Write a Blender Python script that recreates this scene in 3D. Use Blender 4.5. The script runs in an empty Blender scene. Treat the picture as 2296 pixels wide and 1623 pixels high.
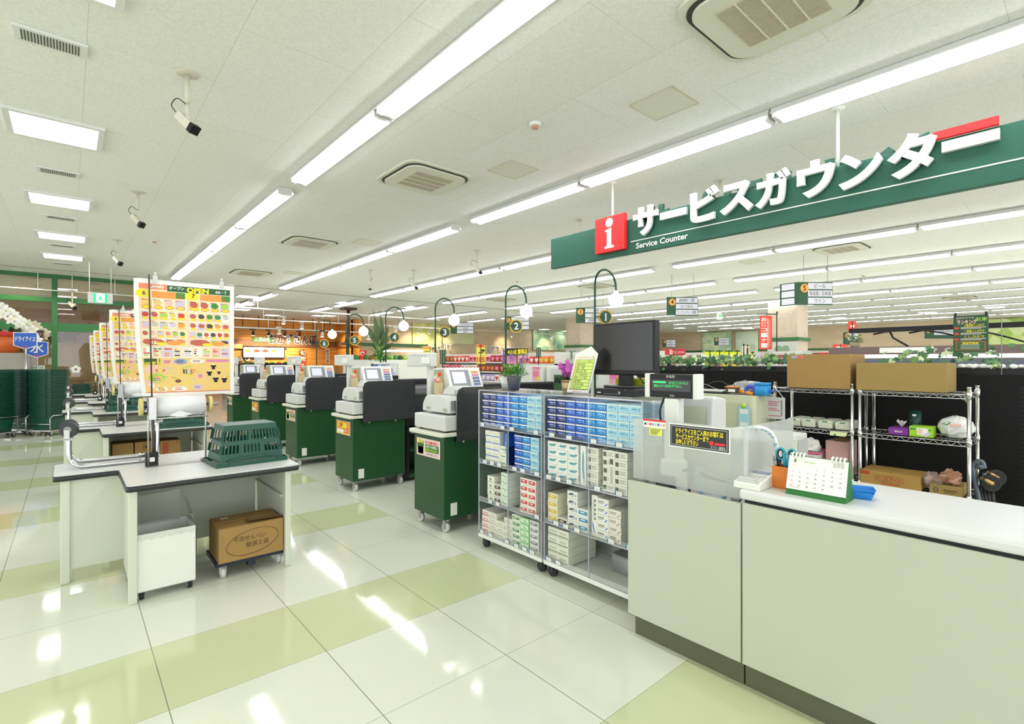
import bpy, math, random
from mathutils import Matrix, Vector
random.seed(7)
S = bpy.context.scene
COL = S.collection
# ------------------------------------------------------------------ camera, world, exposure
CAM_H = 1.5
YAW = math.radians(41.0576)          # the shop's long axis (Y) lies this far left of the view axis
cam_d = bpy.data.cameras.new('camera')
cam_d.sensor_width = 36.0
cam_d.lens = 1140 / 2296 * 36
cam_d.clip_start = 0.05
cam_d.clip_end = 200
cam = bpy.data.objects.new('camera', cam_d)
COL.objects.link(cam)
cam.location = (0, 0, CAM_H)
cam.rotation_euler = (math.radians(90), 0, -YAW)
S.camera = cam
S.view_settings.view_transform = 'Standard'
S.view_settings.look = 'None'
S.view_settings.exposure = 0.36
S.view_settings.gamma = 1.0
S.view_settings.use_curve_mapping = False
w = bpy.data.worlds.new('daylight')
S.world = w
w.use_nodes = True
w.node_tree.nodes['Background'].inputs[0].default_value = (0.93, 0.96, 0.99, 1)
w.node_tree.nodes['Background'].inputs[1].default_value = 2.1
cy = S.cycles
cy.max_bounces = 7
cy.diffuse_bounces = 4
cy.glossy_bounces = 3
cy.transmission_bounces = 4
cy.transparent_max_bounces = 28
cy.sample_clamp_indirect = 3.0
cy.caustics_reflective = False
cy.caustics_refractive = False
cy.use_denoising = True
TUBE = 9.0                           # radiance of the fluorescent tubes
H = 3.9                              # ceiling height

# ------------------------------------------------------------------ photo geometry: a pixel of the photograph to a point of the shop
FPX, CX, CY = 1140.0, 1148.0, 811.5
FW = Vector((math.sin(YAW), math.cos(YAW), 0)); RT = Vector((math.cos(YAW), -math.sin(YAW), 0)); UP = Vector((0, 0, 1))
C0 = Vector((0, 0, CAM_H))
def ray(x, y): return FW + (x - CX) / FPX * RT + (CY - y) / FPX * UP
def atz(x, y, z): d = ray(x, y); return C0 + d * ((z - CAM_H) / d.z)
def atX(x, y, X): d = ray(x, y); return C0 + d * (X / d.x)
def atY(x, y, Y): d = ray(x, y); return C0 + d * (Y / d.y)
def atd(x, y, dep): return C0 + ray(x, y) * dep

# ------------------------------------------------------------------ materials
def lin(c):
    return tuple((v / 12.92 if v <= 0.04045 else ((v + 0.055) / 1.055) ** 2.4) for v in c)
def hx(s): return lin(tuple(int(s[i:i + 2], 16) / 255 for i in (0, 2, 4)))
MATS = {}
def mat(name, col, rough=0.5, metal=0.0, spec=0.5, alpha=1.0, emit=0.0, noise=0.0, nscale=30.0, bump=0.0, trans=0.0, coat=0.0):
    if name in MATS: return MATS[name]
    m = bpy.data.materials.new(name); m.use_nodes = True
    nt = m.node_tree; b = nt.nodes['Principled BSDF']
    c = hx(col) if isinstance(col, str) else col
    b.inputs['Base Color'].default_value = (*c, 1)
    b.inputs['Roughness'].default_value = rough
    b.inputs['Metallic'].default_value = metal
    b.inputs['Specular IOR Level'].default_value = spec
    b.inputs['Alpha'].default_value = alpha
    b.inputs['Coat Weight'].default_value = coat
    if trans: b.inputs['Transmission Weight'].default_value = trans
    if emit:
        b.inputs['Emission Color'].default_value = (*c, 1); b.inputs['Emission Strength'].default_value = emit
    if noise or bump:
        tc = nt.nodes.new('ShaderNodeTexCoord'); n = nt.nodes.new('ShaderNodeTexNoise')
        n.inputs['Scale'].default_value = nscale; n.inputs['Detail'].default_value = 3
        nt.links.new(tc.outputs['Object'], n.inputs['Vector'])
        if noise:
            r = nt.nodes.new('ShaderNodeMapRange'); r.inputs[3].default_value = 1 - noise; r.inputs[4].default_value = 1 + noise * 0.5
            mx = nt.nodes.new('ShaderNodeVectorMath'); mx.operation = 'SCALE'; mx.inputs[0].default_value = c
            nt.links.new(n.outputs[0], r.inputs[0]); nt.links.new(r.outputs[0], mx.inputs['Scale']); nt.links.new(mx.outputs[0], b.inputs['Base Color'])
        if bump:
            bp = nt.nodes.new('ShaderNodeBump'); bp.inputs['Strength'].default_value = bump; bp.inputs['Distance'].default_value = 0.01
            nt.links.new(n.outputs[0], bp.inputs['Height']); nt.links.new(bp.outputs[0], b.inputs['Normal'])
    MATS[name] = m
    return m
def clear(name, col, a, rough=0.05, refl=1.0):
    """thin clear sheet: see-through with a fresnel sheen"""
    if name in MATS: return MATS[name]
    m = bpy.data.materials.new(name); m.use_nodes = True; nt = m.node_tree
    for n in list(nt.nodes): nt.nodes.remove(n)
    o = nt.nodes.new('ShaderNodeOutputMaterial'); t = nt.nodes.new('ShaderNodeBsdfTransparent'); d = nt.nodes.new('ShaderNodeBsdfDiffuse'); g = nt.nodes.new('ShaderNodeBsdfGlossy')
    mx = nt.nodes.new('ShaderNodeMixShader'); my = nt.nodes.new('ShaderNodeMixShader'); fr = nt.nodes.new('ShaderNodeFresnel'); ml = nt.nodes.new('ShaderNodeMath'); ml.operation = 'MULTIPLY'
    c = hx(col); d.inputs[0].default_value = (*c, 1); t.inputs[0].default_value = (*[1 - a * 0.6 * (1 - v) for v in c], 1)
    g.inputs[0].default_value = (1, 1, 1, 1); g.inputs['Roughness'].default_value = rough
    mx.inputs[0].default_value = a; fr.inputs[0].default_value = 1.5; ml.inputs[1].default_value = refl
    L = nt.links.new
    L(t.outputs[0], mx.inputs[1]); L(d.outputs[0], mx.inputs[2]); L(fr.outputs[0], ml.inputs[0]); L(ml.outputs[0], my.inputs[0]); L(mx.outputs[0], my.inputs[1]); L(g.outputs[0], my.inputs[2]); L(my.outputs[0], o.inputs[0])
    MATS[name] = m
    return m

WHITE = mat('white_paint', 'e9eae2', 0.45)
CREAM = mat('cream_panel', 'd3d7c6', 0.4, noise=0.03, nscale=2)
COUNTER = mat('counter_laminate', 'bfc3b1', 0.38, noise=0.03, nscale=1.5)
TOPWHITE = mat('white_laminate', 'dadad8', 0.28, noise=0.02, nscale=4)
BLACK = mat('black_plastic', '121213', 0.45, spec=0.35)
DARK = mat('dark_grey_plastic', '2b2c2e', 0.45)
GREY = mat('light_grey_plastic', 'd3d3d0', 0.4)
MIDGREY = mat('mid_grey_plastic', '8d8f8c', 0.45)
CHROME = mat('chrome', 'd6d6d8', 0.16, 1.0)
STEEL = mat('brushed_steel', 'b9bab8', 0.32, 1.0)
GREEN = mat('register_green', '164722', 0.42, noise=0.05, nscale=3)
BASKET = mat('basket_green', '0f4d3c', 0.35)
SIGNGREEN = mat('sign_green', '1d5a48', 0.5)
FRAMEGREEN = mat('frame_green', '2a6a38', 0.45)
RED = mat('sign_red', 'e8282b', 0.45)
YELLOW = mat('yellow_print', 'f4dd1e', 0.5)
CARD = mat('cardboard', 'a07e49', 0.8, noise=0.08, nscale=14)
CARDD = mat('cardboard_edge', '86683a', 0.85)
PAPER = mat('white_paper', 'f0efea', 0.7)
INK = mat('black_ink', '1c1a19', 0.7)
CASTER = mat('pale_caster', 'cfd0cc', 0.35)
RUBBER = mat('black_rubber', '242424', 0.6)
CLEAR = clear('clear_acrylic', 'e8eef8', 0.045, 0.05, 0.5)
CLEARB = clear('clear_polythene', 'e6e8e4', 0.22, 0.15)
GLASS = clear('window_glass', '6b5f4a', 0.12, 0.02, 1.2)
SMOKE = clear('smoked_acrylic', '434346', 0.80, 0.12, 0.35)
FROST = clear('frosted_acrylic', 'e6e9e2', 0.36, 0.25, 0.4)

# ------------------------------------------------------------------ mesh builder
class MB:
    def __init__(s): s.v = []; s.f = []; s.m = []; s.sm = []; s.mats = []
    def mi(s, m):
        if m not in s.mats: s.mats.append(m)
        return s.mats.index(m)
    def add(s, vs, fs, m, smooth=False, T=None):
        o = len(s.v)
        s.v += [tuple(T @ Vector(p)) if T else tuple(p) for p in vs]
        k = s.mi(m)
        for f in fs: s.f.append([i + o for i in f]); s.m.append(k); s.sm.append(smooth)
        return s
    def box(s, x0, y0, z0, x1, y1, z1, m, T=None):
        v = [(x0, y0, z0), (x1, y0, z0), (x1, y1, z0), (x0, y1, z0), (x0, y0, z1), (x1, y0, z1), (x1, y1, z1), (x0, y1, z1)]
        return s.add(v, [(0, 3, 2, 1), (4, 5, 6, 7), (0, 1, 5, 4), (1, 2, 6, 5), (2, 3, 7, 6), (3, 0, 4, 7)], m, T=T)
    def cbox(s, c, d, m, T=None):
        return s.box(c[0] - d[0] / 2, c[1] - d[1] / 2, c[2] - d[2] / 2, c[0] + d[0] / 2, c[1] + d[1] / 2, c[2] + d[2] / 2, m, T)
    def frustum(s, lo, hi, z0, z1, m, T=None, caps=(1, 1)):
        """lo, hi = (x0, y0, x1, y1)"""
        a, b, c, d = lo; e, f, g, h = hi
        v = [(a, b, z0), (c, b, z0), (c, d, z0), (a, d, z0), (e, f, z1), (g, f, z1), (g, h, z1), (e, h, z1)]
        fs = [(0, 1, 5, 4), (1, 2, 6, 5), (2, 3, 7, 6), (3, 0, 4, 7)]
        if caps[0]: fs.append((0, 3, 2, 1))
        if caps[1]: fs.append((4, 5, 6, 7))
        return s.add(v, fs, m, T=T)
    def quad(s, a, b, c, d, m, T=None): return s.add([a, b, c, d], [(0, 1, 2, 3)], m, T=T)
    def prism(s, poly, lo, hi, m, ax='z', T=None, smooth=False):
        n = len(poly)
        def P(p, h): return {'z': (p[0], p[1], h), 'y': (p[0], h, p[1]), 'x': (h, p[0], p[1])}[ax]
        v = [P(p, lo) for p in poly] + [P(p, hi) for p in poly]
        fs = [tuple(range(n))[::-1], tuple(range(n, 2 * n))]
        o = len(s.v); s.add(v, fs, m, T=T)
        k = s.mi(m)
        for i in range(n):
            j = (i + 1) % n; s.f.append([o + i, o + j, o + n + j, o + n + i]); s.m.append(k); s.sm.append(smooth)
        return s
    def cyl(s, p0, p1, r0, m, r1=None, n=14, caps=True, T=None):
        p0 = Vector(p0); p1 = Vector(p1); r1 = r0 if r1 is None else r1
        d = (p1 - p0).normalized(); a = d.orthogonal().normalized(); b = d.cross(a)
        v = []
        for p, r in ((p0, r0), (p1, r1)):
            for i in range(n):
                t = 2 * math.pi * i / n; v.append(p + (a * math.cos(t) + b * math.sin(t)) * r)
        o = len(s.v); k = s.mi(m)
        s.add(v, [(i, (i + 1) % n, n + (i + 1) % n, n + i) for i in range(n)], m, True, T)
        if caps:
            s.f.append([o + i for i in range(n)][::-1]); s.m.append(k); s.sm.append(False)
            s.f.append([o + n + i for i in range(n)]); s.m.append(k); s.sm.append(False)
        return s
    def tube(s, pts, r, m, n=8, T=None, closed=False, cr=0):
        pts = [Vector(p) for p in pts]
        if cr:      # round the path off with a Catmull-Rom spline
            q = []
            for i in range(len(pts) - 1):
                a, b_, c, d = pts[max(i - 1, 0)], pts[i], pts[i + 1], pts[min(i + 2, len(pts) - 1)]
                for k in range(cr):
                    t = k / cr; q.append(0.5 * (2 * b_ + (c - a) * t + (2 * a - 5 * b_ + 4 * c - d) * t * t + (3 * b_ - a - 3 * c + d) * t ** 3))
            pts = q + [pts[-1]]
        N = len(pts); rs = r if isinstance(r, (list, tuple)) else [r] * N
        v = []; a = None
        for i, p in enumerate(pts):
            if closed: d = pts[(i + 1) % N] - pts[i - 1]
            else: d = pts[min(i + 1, N - 1)] - pts[max(i - 1, 0)]
            d.normalize()
            a = d.orthogonal().normalized() if a is None else (a - d * a.dot(d))
            if a.length < 1e-6: a = d.orthogonal()
            a.normalize(); b = d.cross(a)
            for j in range(n):
                t = 2 * math.pi * j / n; v.append(p + (a * math.cos(t) + b * math.sin(t)) * rs[i])
        fs = []
        for i in range(N if closed else N - 1):
            q = (i + 1) % N
            for j in range(n): fs.append((i * n + j, i * n + (j + 1) % n, q * n + (j + 1) % n, q * n + j))
        s.add(v, fs, m, True, T)
        if not closed:
            o = len(s.v) - N * n; k = s.mi(m)
            s.f.append([o + j for j in range(n)][::-1]); s.m.append(k); s.sm.append(False)
            s.f.append([o + (N - 1) * n + j for j in range(n)]); s.m.append(k); s.sm.append(False)
        return s
    def lathe(s, prof, c, m, n=20, T=None):
        v = []; fs = []
        for (r, z) in prof:
            for j in range(n):
                t = 2 * math.pi * j / n; v.append((c[0] + r * math.cos(t), c[1] + r * math.sin(t), c[2] + z))
        for i in range(len(prof) - 1):
            for j in range(n): fs.append((i * n + j, i * n + (j + 1) % n, (i + 1) * n + (j + 1) % n, (i + 1) * n + j))
        return s.add(v, fs, m, True, T)
    def ball(s, c, r, m, n=16, k=10, sq=(1, 1, 1), T=None):
        v = []; fs = []
        for i in range(k + 1):
            ph = math.pi * i / k
            for j in range(n):
                t = 2 * math.pi * j / n
                v.append((c[0] + r * sq[0] * math.sin(ph) * math.cos(t), c[1] + r * sq[1] * math.sin(ph) * math.sin(t), c[2] - r * sq[2] * math.cos(ph)))
        for i in range(k):
            for j in range(n): fs.append((i * n + j, i * n + (j + 1) % n, (i + 1) * n + (j + 1) % n, (i + 1) * n + j))
        return s.add(v, fs, m, True, T)
    def disc(s, c, r, m, T, n=24, ry=None):
        ry = ry or r
        return s.add([(c[0] + r * math.cos(2 * math.pi * i / n), c[1] + ry * math.sin(2 * math.pi * i / n), c[2] if len(c) > 2 else 0) for i in range(n)], [tuple(range(n))], m, T=T)
    def rect(s, x0, y0, x1, y1, m, T, z=0.0):
        return s.add([(x0, y0, z), (x1, y0, z), (x1, y1, z), (x0, y1, z)], [(0, 1, 2, 3)], m, T=T)
    def text(s, txt, x, y, h, m, T, z=0.001, bold=0.0, width=None, align='CENTER', depth=0.0, res=2):
        """letters in the plane of T; (x, y) is the middle of the baseline box, h the letter height"""
        vs, fs, bb = glyphs(txt, bold, depth, res)
        if not vs: return s
        k = h / 0.72; wd = (bb[1] - bb[0]) * k
        kx = k if not width else k * width / max(wd, 1e-6)
        x0 = bb[0] if align == 'LEFT' else (bb[0] + bb[1]) / 2
        y0 = (bb[2] + bb[3]) / 2 if align == 'CENTER' else 0.36
        return s.add([((p[0] - x0) * kx + x, (p[1] - y0) * k + y, p[2] * k + z) for p in vs], fs, m, T=T)
    def mesh(s, name):
        me = bpy.data.meshes.new(name); me.from_pydata(s.v, [], s.f)
        for m in s.mats: me.materials.append(m)
        me.polygons.foreach_set('material_index', s.m); me.polygons.foreach_set('use_smooth', s.sm)
        me.update(); return me
    def build(s, name, parent=None, bevel=0.0, segs=2, loc=None, label=None):
        o = bpy.data.objects.new(name, s.mesh(name)); COL.objects.link(o)
        if parent: o.parent = parent
        if loc: o.location = loc
        if bevel:
            b = o.modifiers.new('bevel', 'BEVEL'); b.width = bevel; b.segments = segs; b.limit_method = 'ANGLE'; b.angle_limit = math.radians(40)
        if label: o['label'] = label
        return o
_g = {}
def glyphs(txt, bold, depth, res):
    key = (txt, bold, depth, res)
    if key not in _g:
        cu = bpy.data.curves.new('t', 'FONT'); cu.body = txt; cu.offset = bold; cu.resolution_u = res; cu.extrude = depth
        ob = bpy.data.objects.new('t', cu); COL.objects.link(ob)
        me = bpy.data.meshes.new_from_object(ob.evaluated_get(bpy.context.evaluated_depsgraph_get()))
        vs = [tuple(v.co) for v in me.vertices]; fs = [tuple(p.vertices) for p in me.polygons]
        bb = (min(v[0] for v in vs), max(v[0] for v in vs), min(v[1] for v in vs), max(v[1] for v in vs)) if vs else (0, 1, 0, 1)
        bpy.data.objects.remove(ob); bpy.data.curves.remove(cu); bpy.data.meshes.remove(me)
        _g[key] = (vs, fs, bb)
    return _g[key]
def frame(o, xd, yd):
    """matrix of a flat face: origin, its right-hand direction, its up direction"""
    x = Vector(xd).normalized(); y = Vector(yd).normalized(); z = x.cross(y)
    return Matrix(((x.x, y.x, z.x, o[0]), (x.y, y.y, z.y, o[1]), (x.z, y.z, z.z, o[2]), (0, 0, 0, 1)))
def faceX(o): return frame(o, (0, -1, 0), (0, 0, 1))      # a face looking towards -X
def faceY(o): return frame(o, (1, 0, 0), (0, 0, 1))       # a face looking towards -Y
def tag(o, label, cat, group=None, kind=None):
    if label: o['label'] = label
    if cat: o['category'] = cat
    if group: o['group'] = group
    if kind: o['kind'] = kind
    return o
def thing(name, label, cat, loc=(0, 0, 0), rz=0.0, group=None):
    o = bpy.data.objects.new(name, None); COL.objects.link(o); o.empty_display_size = 0.1
    o.location = loc; o.rotation_euler = (0, 0, rz)
    return tag(o, label, cat, group)
def struct(name, mb, bevel=0.0):
    o = mb.build(name, bevel=bevel); o['kind'] = 'structure'; return o
def one(name, mb, label, cat, group=None, loc=None, bevel=0.0):
    return tag(mb.build(name, loc=loc, bevel=bevel), label, cat, group)
def dup(src, loc=None, rz=None, label=None, group=None, parent=None):
    c = src.copy(); COL.objects.link(c)
    if parent: c.parent = parent
    for ch in list(src.children): dup(ch, parent=c)
    if loc is not None: c.location = loc
    if rz is not None: c.rotation_euler = (0, 0, rz)
    if label: c['label'] = label
    if group: c['group'] = group
    return c
ORD = ['first', 'second', 'third', 'fourth', 'fifth', 'sixth', 'seventh', 'eighth', 'ninth', 'tenth', 'eleventh', 'twelfth', 'thirteenth', 'fourteenth', 'fifteenth', 'sixteenth',
       'seventeenth', 'eighteenth', 'nineteenth', 'twentieth'] + ['twenty-' + t for t in ('first', 'second', 'third', 'fourth', 'fifth', 'sixth', 'seventh', 'eighth', 'ninth')] + ['thirtieth', 'thirty-first', 'thirty-second', 'thirty-third']
# ------------------------------------------------------------------ floor
def nodes_floor():
    m = bpy.data.materials.new('polished_floor_tiles'); m.use_nodes = True; nt = m.node_tree; b = nt.nodes['Principled BSDF']; L = nt.links.new
    geo = nt.nodes.new('ShaderNodeNewGeometry'); sp = nt.nodes.new('ShaderNodeSeparateXYZ'); L(geo.outputs['Position'], sp.inputs[0])
    def mth(op, a, bb=None, cc=None):
        n = nt.nodes.new('ShaderNodeMath'); n.operation = op
        for i, q in enumerate((a, bb, cc)):
            if q is None: continue
            if isinstance(q, (int, float)): n.inputs[i].default_value = q
            else: L(q, n.inputs[i])
        return n.outputs[0]
    def line(axis, off, pitch, wid):
        f = mth('FRACT', mth('DIVIDE', mth('SUBTRACT', sp.outputs[axis], off), pitch))
        return mth('LESS_THAN', mth('ABSOLUTE', mth('SUBTRACT', mth('FRACT', mth('ADD', f, 0.5)), 0.5)), wid / pitch)
    ln = mth('MAXIMUM', line(0, 0.325, 0.681, 0.0022), line(1, 2.62, 0.635, 0.0012))
    band = mth('MULTIPLY', mth('LESS_THAN', mth('FRACT', mth('DIVIDE', mth('SUBTRACT', sp.outputs[1], 2.62), 1.905)), 1 / 3), mth('LESS_THAN', sp.outputs[0], 2.36))
    n = nt.nodes.new('ShaderNodeTexNoise'); n.inputs['Scale'].default_value = 1.3; n.inputs['Detail'].default_value = 4; L(geo.outputs['Position'], n.inputs['Vector'])
    def mix(fac, a, c):
        x = nt.nodes.new('ShaderNodeMix'); x.data_type = 'RGBA'
        if isinstance(fac, float): x.inputs[0].default_value = fac
        else: L(fac, x.inputs[0])
        for i, q in ((6, a), (7, c)):
            if isinstance(q, str): x.inputs[i].default_value = (*hx(q), 1)
            else: L(q, x.inputs[i])
        return x.outputs[2]
    cream = mix(n.outputs[0], 'dfe1d0', 'e4e6d7'); green = mix(n.outputs[0], 'cbd0a5', 'd2d7af')
    c = mix(ln, mix(band, cream, green), '8d907f')
    L(c, b.inputs['Base Color'])
    b.inputs['Roughness'].default_value = 0.07; b.inputs['Specular IOR Level'].default_value = 0.55
    return m
FLOORMAT = nodes_floor()
struct('floor', MB().box(-9, -8, -0.1, 39, 40, 0.0, FLOORMAT))

# ------------------------------------------------------------------ ceiling
def nodes_ceiling():
    m = bpy.data.materials.new('ceiling_board'); m.use_nodes = True; nt = m.node_tree; b = nt.nodes['Principled BSDF']; L = nt.links.new
    geo = nt.nodes.new('ShaderNodeNewGeometry')
    br = nt.nodes.new('ShaderNodeTexBrick'); br.offset = 0.5; br.inputs['Scale'].default_value = 1.0
    br.inputs['Brick Width'].default_value = 1.82; br.inputs['Row Height'].default_value = 0.84; br.inputs['Mortar Size'].default_value = 0.0018; br.inputs['Mortar Smooth'].default_value = 0.3
    br.inputs['Color1'].default_value = (*hx('efefe8'), 1); br.inputs['Color2'].default_value = (*hx('f1f1ec'), 1); br.inputs['Mortar'].default_value = (*hx('c6c8ba'), 1)
    mp = nt.nodes.new('ShaderNodeMapping'); mp.inputs['Rotation'].default_value = (0, 0, math.radians(90)); mp.inputs['Location'].default_value = (0.4, -0.1, 0)
    L(geo.outputs['Position'], mp.inputs[0]); L(mp.outputs[0], br.inputs['Vector'])
    n = nt.nodes.new('ShaderNodeTexNoise'); n.inputs['Scale'].default_value = 55; n.inputs['Detail'].default_value = 3; L(geo.outputs['Position'], n.inputs['Vector'])
    r = nt.nodes.new('ShaderNodeMapRange'); r.inputs[1].default_value = 0.35; r.inputs[2].default_value = 0.65; r.inputs[3].default_value = 0.93; r.inputs[4].default_value = 1.02; L(n.outputs[0], r.inputs[0])
    v = nt.nodes.new('ShaderNodeVectorMath'); v.operation = 'SCALE'; L(br.outputs[0], v.inputs[0]); L(r.outputs[0], v.inputs['Scale']); L(v.outputs[0], b.inputs['Base Color'])
    b.inputs['Roughness'].default_value = 0.9; b.inputs['Specular IOR Level'].default_value = 0.1
    return m
CEILMAT = nodes_ceiling()
struct('ceiling', MB().box(-9, -8, H, 39, 40, H + 0.1, CEILMAT))
SEAM = mat('seam_grey', 'a9a895', 0.7)
struct('trim_1', MB().box(-9, 17.68, H - 0.02, 39, 17.74, H + 0.001, SEAM))

# twin-tube fixture, 2.38 m, lying along Y, hanging 0.09 m under the ceiling
LAMP = mat('fluorescent_tube', (0.965, 0.98, 1.0), 0.5, emit=TUBE)
HOUSE = mat('fixture_white', 'e4e4e2', 0.4)
def make_fixture(wd=0.25, L=2.36, k=1.0):
    t = thing('ceiling_light_fixture', 'x', 'ceiling light')
    h = wd / 2; b = MB()
    prof = [(-h, -0.07 * k), (-h * 0.62, -0.004), (h * 0.62, -0.004), (h, -0.07 * k), (h - 0.008, -0.074 * k), (h * 0.6, -0.02 * k), (-h * 0.6, -0.02 * k), (-h + 0.008, -0.074 * k)]
    b.prism(prof, -L / 2, L / 2, HOUSE, 'y'); b.build('reflector_housing', t)
    for s in (-1, 1):
        x = s * h * 0.5
        c = MB().cyl((x, -L / 2 + 0.05, -0.07 * k), (x, L / 2 - 0.05, -0.07 * k), h * 0.36 * k, LAMP, n=6); c.build('fluorescent_tube', t)
    for e in (-1, 1):
        b = MB().box(-h * 0.72, e * (L / 2 - 0.025) - 0.02, -0.1 * k, h * 0.72, e * (L / 2 - 0.025) + 0.02, -0.015 * k, GREY)
        b.build('lamp_socket', t)
    return t
fx = make_fixture()
first = True
fs = make_fixture(0.2, 2.36, 0.4); fs_used = False
NEARROWS = [2.24, 5.08, 8.12, 11.15, 14.35, 17.15, 20.3]
ROWN = ['leftmost', 'second', 'third', 'fourth', 'fifth', 'sixth', 'seventh']
SEGS = [('near', [5.60 - 2.385 * i for i in range(4)]), ('far', [8.50 + 2.405 * i for i in range(4)])]
for ri, X in enumerate(NEARROWS):
    for nm, ys in SEGS:
        for k, Y in enumerate(ys):
            lab = f"twin-tube ceiling light, {ORD[k]} from the gap, {nm} half of the {ROWN[ri]} long row" if ri else f"twin-tube ceiling light, {ORD[k]} from the gap, {nm} half of the leftmost long row"
            if first: fx.location = (X, Y, H); fx['label'] = lab; fx['group'] = 'long rows of twin-tube ceiling lights'; first = False
            else: dup(fx, (X, Y, H), label=lab, group='long rows of twin-tube ceiling lights')
for ri, X in enumerate([23.2, 26.1, 29.0, 32.0, 35.0]):
    for k, Y in enumerate([2.0 + 2.41 * j for j in range(7)]):
        lab = f"slim ceiling light over the far aisles, {ORD[k]} from the right end of far row {ri + 1}"
        if not fs_used: fs.location = (X, Y, H); fs['label'] = lab; fs['group'] = 'rows of ceiling lights over the far aisles'; fs_used = True
        else: dup(fs, (X, Y, H), label=lab, group='rows of ceiling lights over the far aisles')
for ri, X in enumerate([5.3, 8.4, 11.3, 14.5, 17.4]):
    for k, Y in enumerate([19.6, 22.6]):
        dup(fx, (X, Y, H), label=f"ceiling light beyond the ceiling seam, {('nearer', 'farther')[k]} one of the {ORD[ri]} pair from the left", group='ceiling lights beyond the ceiling seam')

# recessed square panels and exhaust grilles along the left
def make_panel(w=0.66, d=0.62):
    t = thing('recessed_panel_light', 'x', 'ceiling light')
    b = MB()
    for x0, y0, x1, y1 in ((-w / 2 - .05, -d / 2 - .05, w / 2 + .05, -d / 2), (-w / 2 - .05, d / 2, w / 2 + .05, d / 2 + .05), (-w / 2 - .05, -d / 2, -w / 2, d / 2), (w / 2, -d / 2, w / 2 + .05, d / 2)):
        b.box(x0, y0, -0.028, x1, y1, 0.0, HOUSE)
    b.build('panel_frame', t)
    MB().box(-w / 2 + .02, -d / 2 + .02, -0.02, w / 2 - .02, d / 2 - .02, -0.004, LAMP).build('diffuser', t)
    return t
pl = make_panel()
for k, Y in enumerate([7.05, 10.1, 12.95, 15.4, 4.0]):
    lab = ['square recessed panel light nearest the camera on the left', 'square panel light between the first two left exhaust grilles and cameras', 'third square panel light along the left of the ceiling', 'farthest square panel light before the ceiling seam', 'square panel light cut off by the top edge at left'][k]
    if k == 0: pl.location = (-0.1, Y, H); pl['label'] = lab; pl['group'] = 'square panel lights along the left'
    else: dup(pl, (-0.1, Y, H), label=lab, group='square panel lights along the left')
for k, (x, y) in enumerate(((555, 664), (548, 681), (541, 693), (776, 678), (735, 707), (700, 718), (925, 688), (716, 707), (610, 706))):
    p = atz(x, y, H)
    if p.y < 29: dup(pl, (p.x, p.y, H), label=f"square panel light over the deli corner, {ORD[k]} of the cluster", group='square panel lights over the deli corner')
SLAT = mat('grille_slot', '55584c', 0.7)
def make_grille():
    t = thing('exhaust_grille', 'x', 'ceiling vent')
    MB().box(-.21, -.11, -.02, .21, .11, 0, HOUSE).build('grille_frame', t, 0.004)
    b = MB()
    for i in range(19): b.box(-.165 + i * .0175, -.075, -.022, -.156 + i * .0175, .075, -.012, SLAT)
    b.build('louvre_slots', t)
    return t
gr = make_grille()
for k, Y in enumerate([5.12, 8.58, 11.28, 13.95, 16.5]):
    lab = f"small slotted exhaust grille, {ORD[k]} from the camera along the left"
    if k == 0: gr.location = (-0.1, Y, H); gr['label'] = lab; gr['group'] = 'slotted exhaust grilles along the left'
    else: dup(gr, (-0.1, Y, H), label=lab, group='slotted exhaust grilles along the left')

# ceiling cassette air conditioners
ACW = mat('cassette_white', 'dcdccb', 0.5); ACG = mat('cassette_grille', 'b3a896', 0.7); ACD = mat('cassette_gap', '34362c', 0.6)
def rrect(w, d, r, n=6):
    pts = []
    for cx_, cy_, a0 in ((w / 2 - r, d / 2 - r, 0), (-w / 2 + r, d / 2 - r, 90), (-w / 2 + r, -d / 2 + r, 180), (w / 2 - r, -d / 2 + r, 270)):
        for i in range(n + 1):
            a = math.radians(a0 + 90 * i / n); pts.append((cx_ + r * math.cos(a), cy_ + r * math.sin(a)))
    return pts
def make_ac():
    t = thing('cassette_air_conditioner', 'x', 'air conditioner')
    MB().prism(rrect(.98, .98, .16), -0.025, 0.0, ACW, smooth=True).build('ceiling_panel', t)
    MB().prism(rrect(.90, .90, .17), -0.032, -0.024, ACD, smooth=True).build('air_outlet', t)
    MB().prism(rrect(.84, .84, .16), -0.05, -0.03, ACW, smooth=True).build('face_panel', t)
    b = MB(); b.box(-.27, -.27, -.054, .27, .27, -.048, ACG)
    for i in range(36): b.box(-.266 + i * .0148, -.268, -.058, -.260 + i * .0148, .268, -.053, mat('cassette_slat', 'cbc1ae', 0.7))
    for i in range(3): b.box(-.27, -.14 + .135 * i, -.06, .27, -.13 + .135 * i, -.053, ACW)
    b.build('intake_grille', t)
    return t
ac = make_ac()
acs = [((3.56, 1.42), 'large cassette air conditioner at the top edge, nearest the camera'), ((3.5, 5.75), 'cassette air conditioner between the two nearest light rows'),
       ((3.62, 10.3), 'cassette air conditioner behind the second one, left of the camera trio'), ((3.65, 14.8), 'cassette air conditioner nearest the ceiling seam, above the poster stand'),
       ((12.2, 3.5), 'cassette air conditioner seen below the green hanging sign'), ((12.5, 10.3), 'thin-looking cassette air conditioner behind the lane one lamp'), ((12.4, 14.9), 'thin-looking cassette air conditioner behind the lane two lamp'), ((24.8, 3.3), 'far cassette air conditioner above the freezer cases')]
for k, ((X, Y), lab) in enumerate(acs):
    if k == 0: ac.location = (X, Y, H); ac['label'] = lab; ac['group'] = 'cassette air conditioners'
    else: dup(ac, (X, Y, H), label=lab, group='cassette air conditioners')
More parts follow.
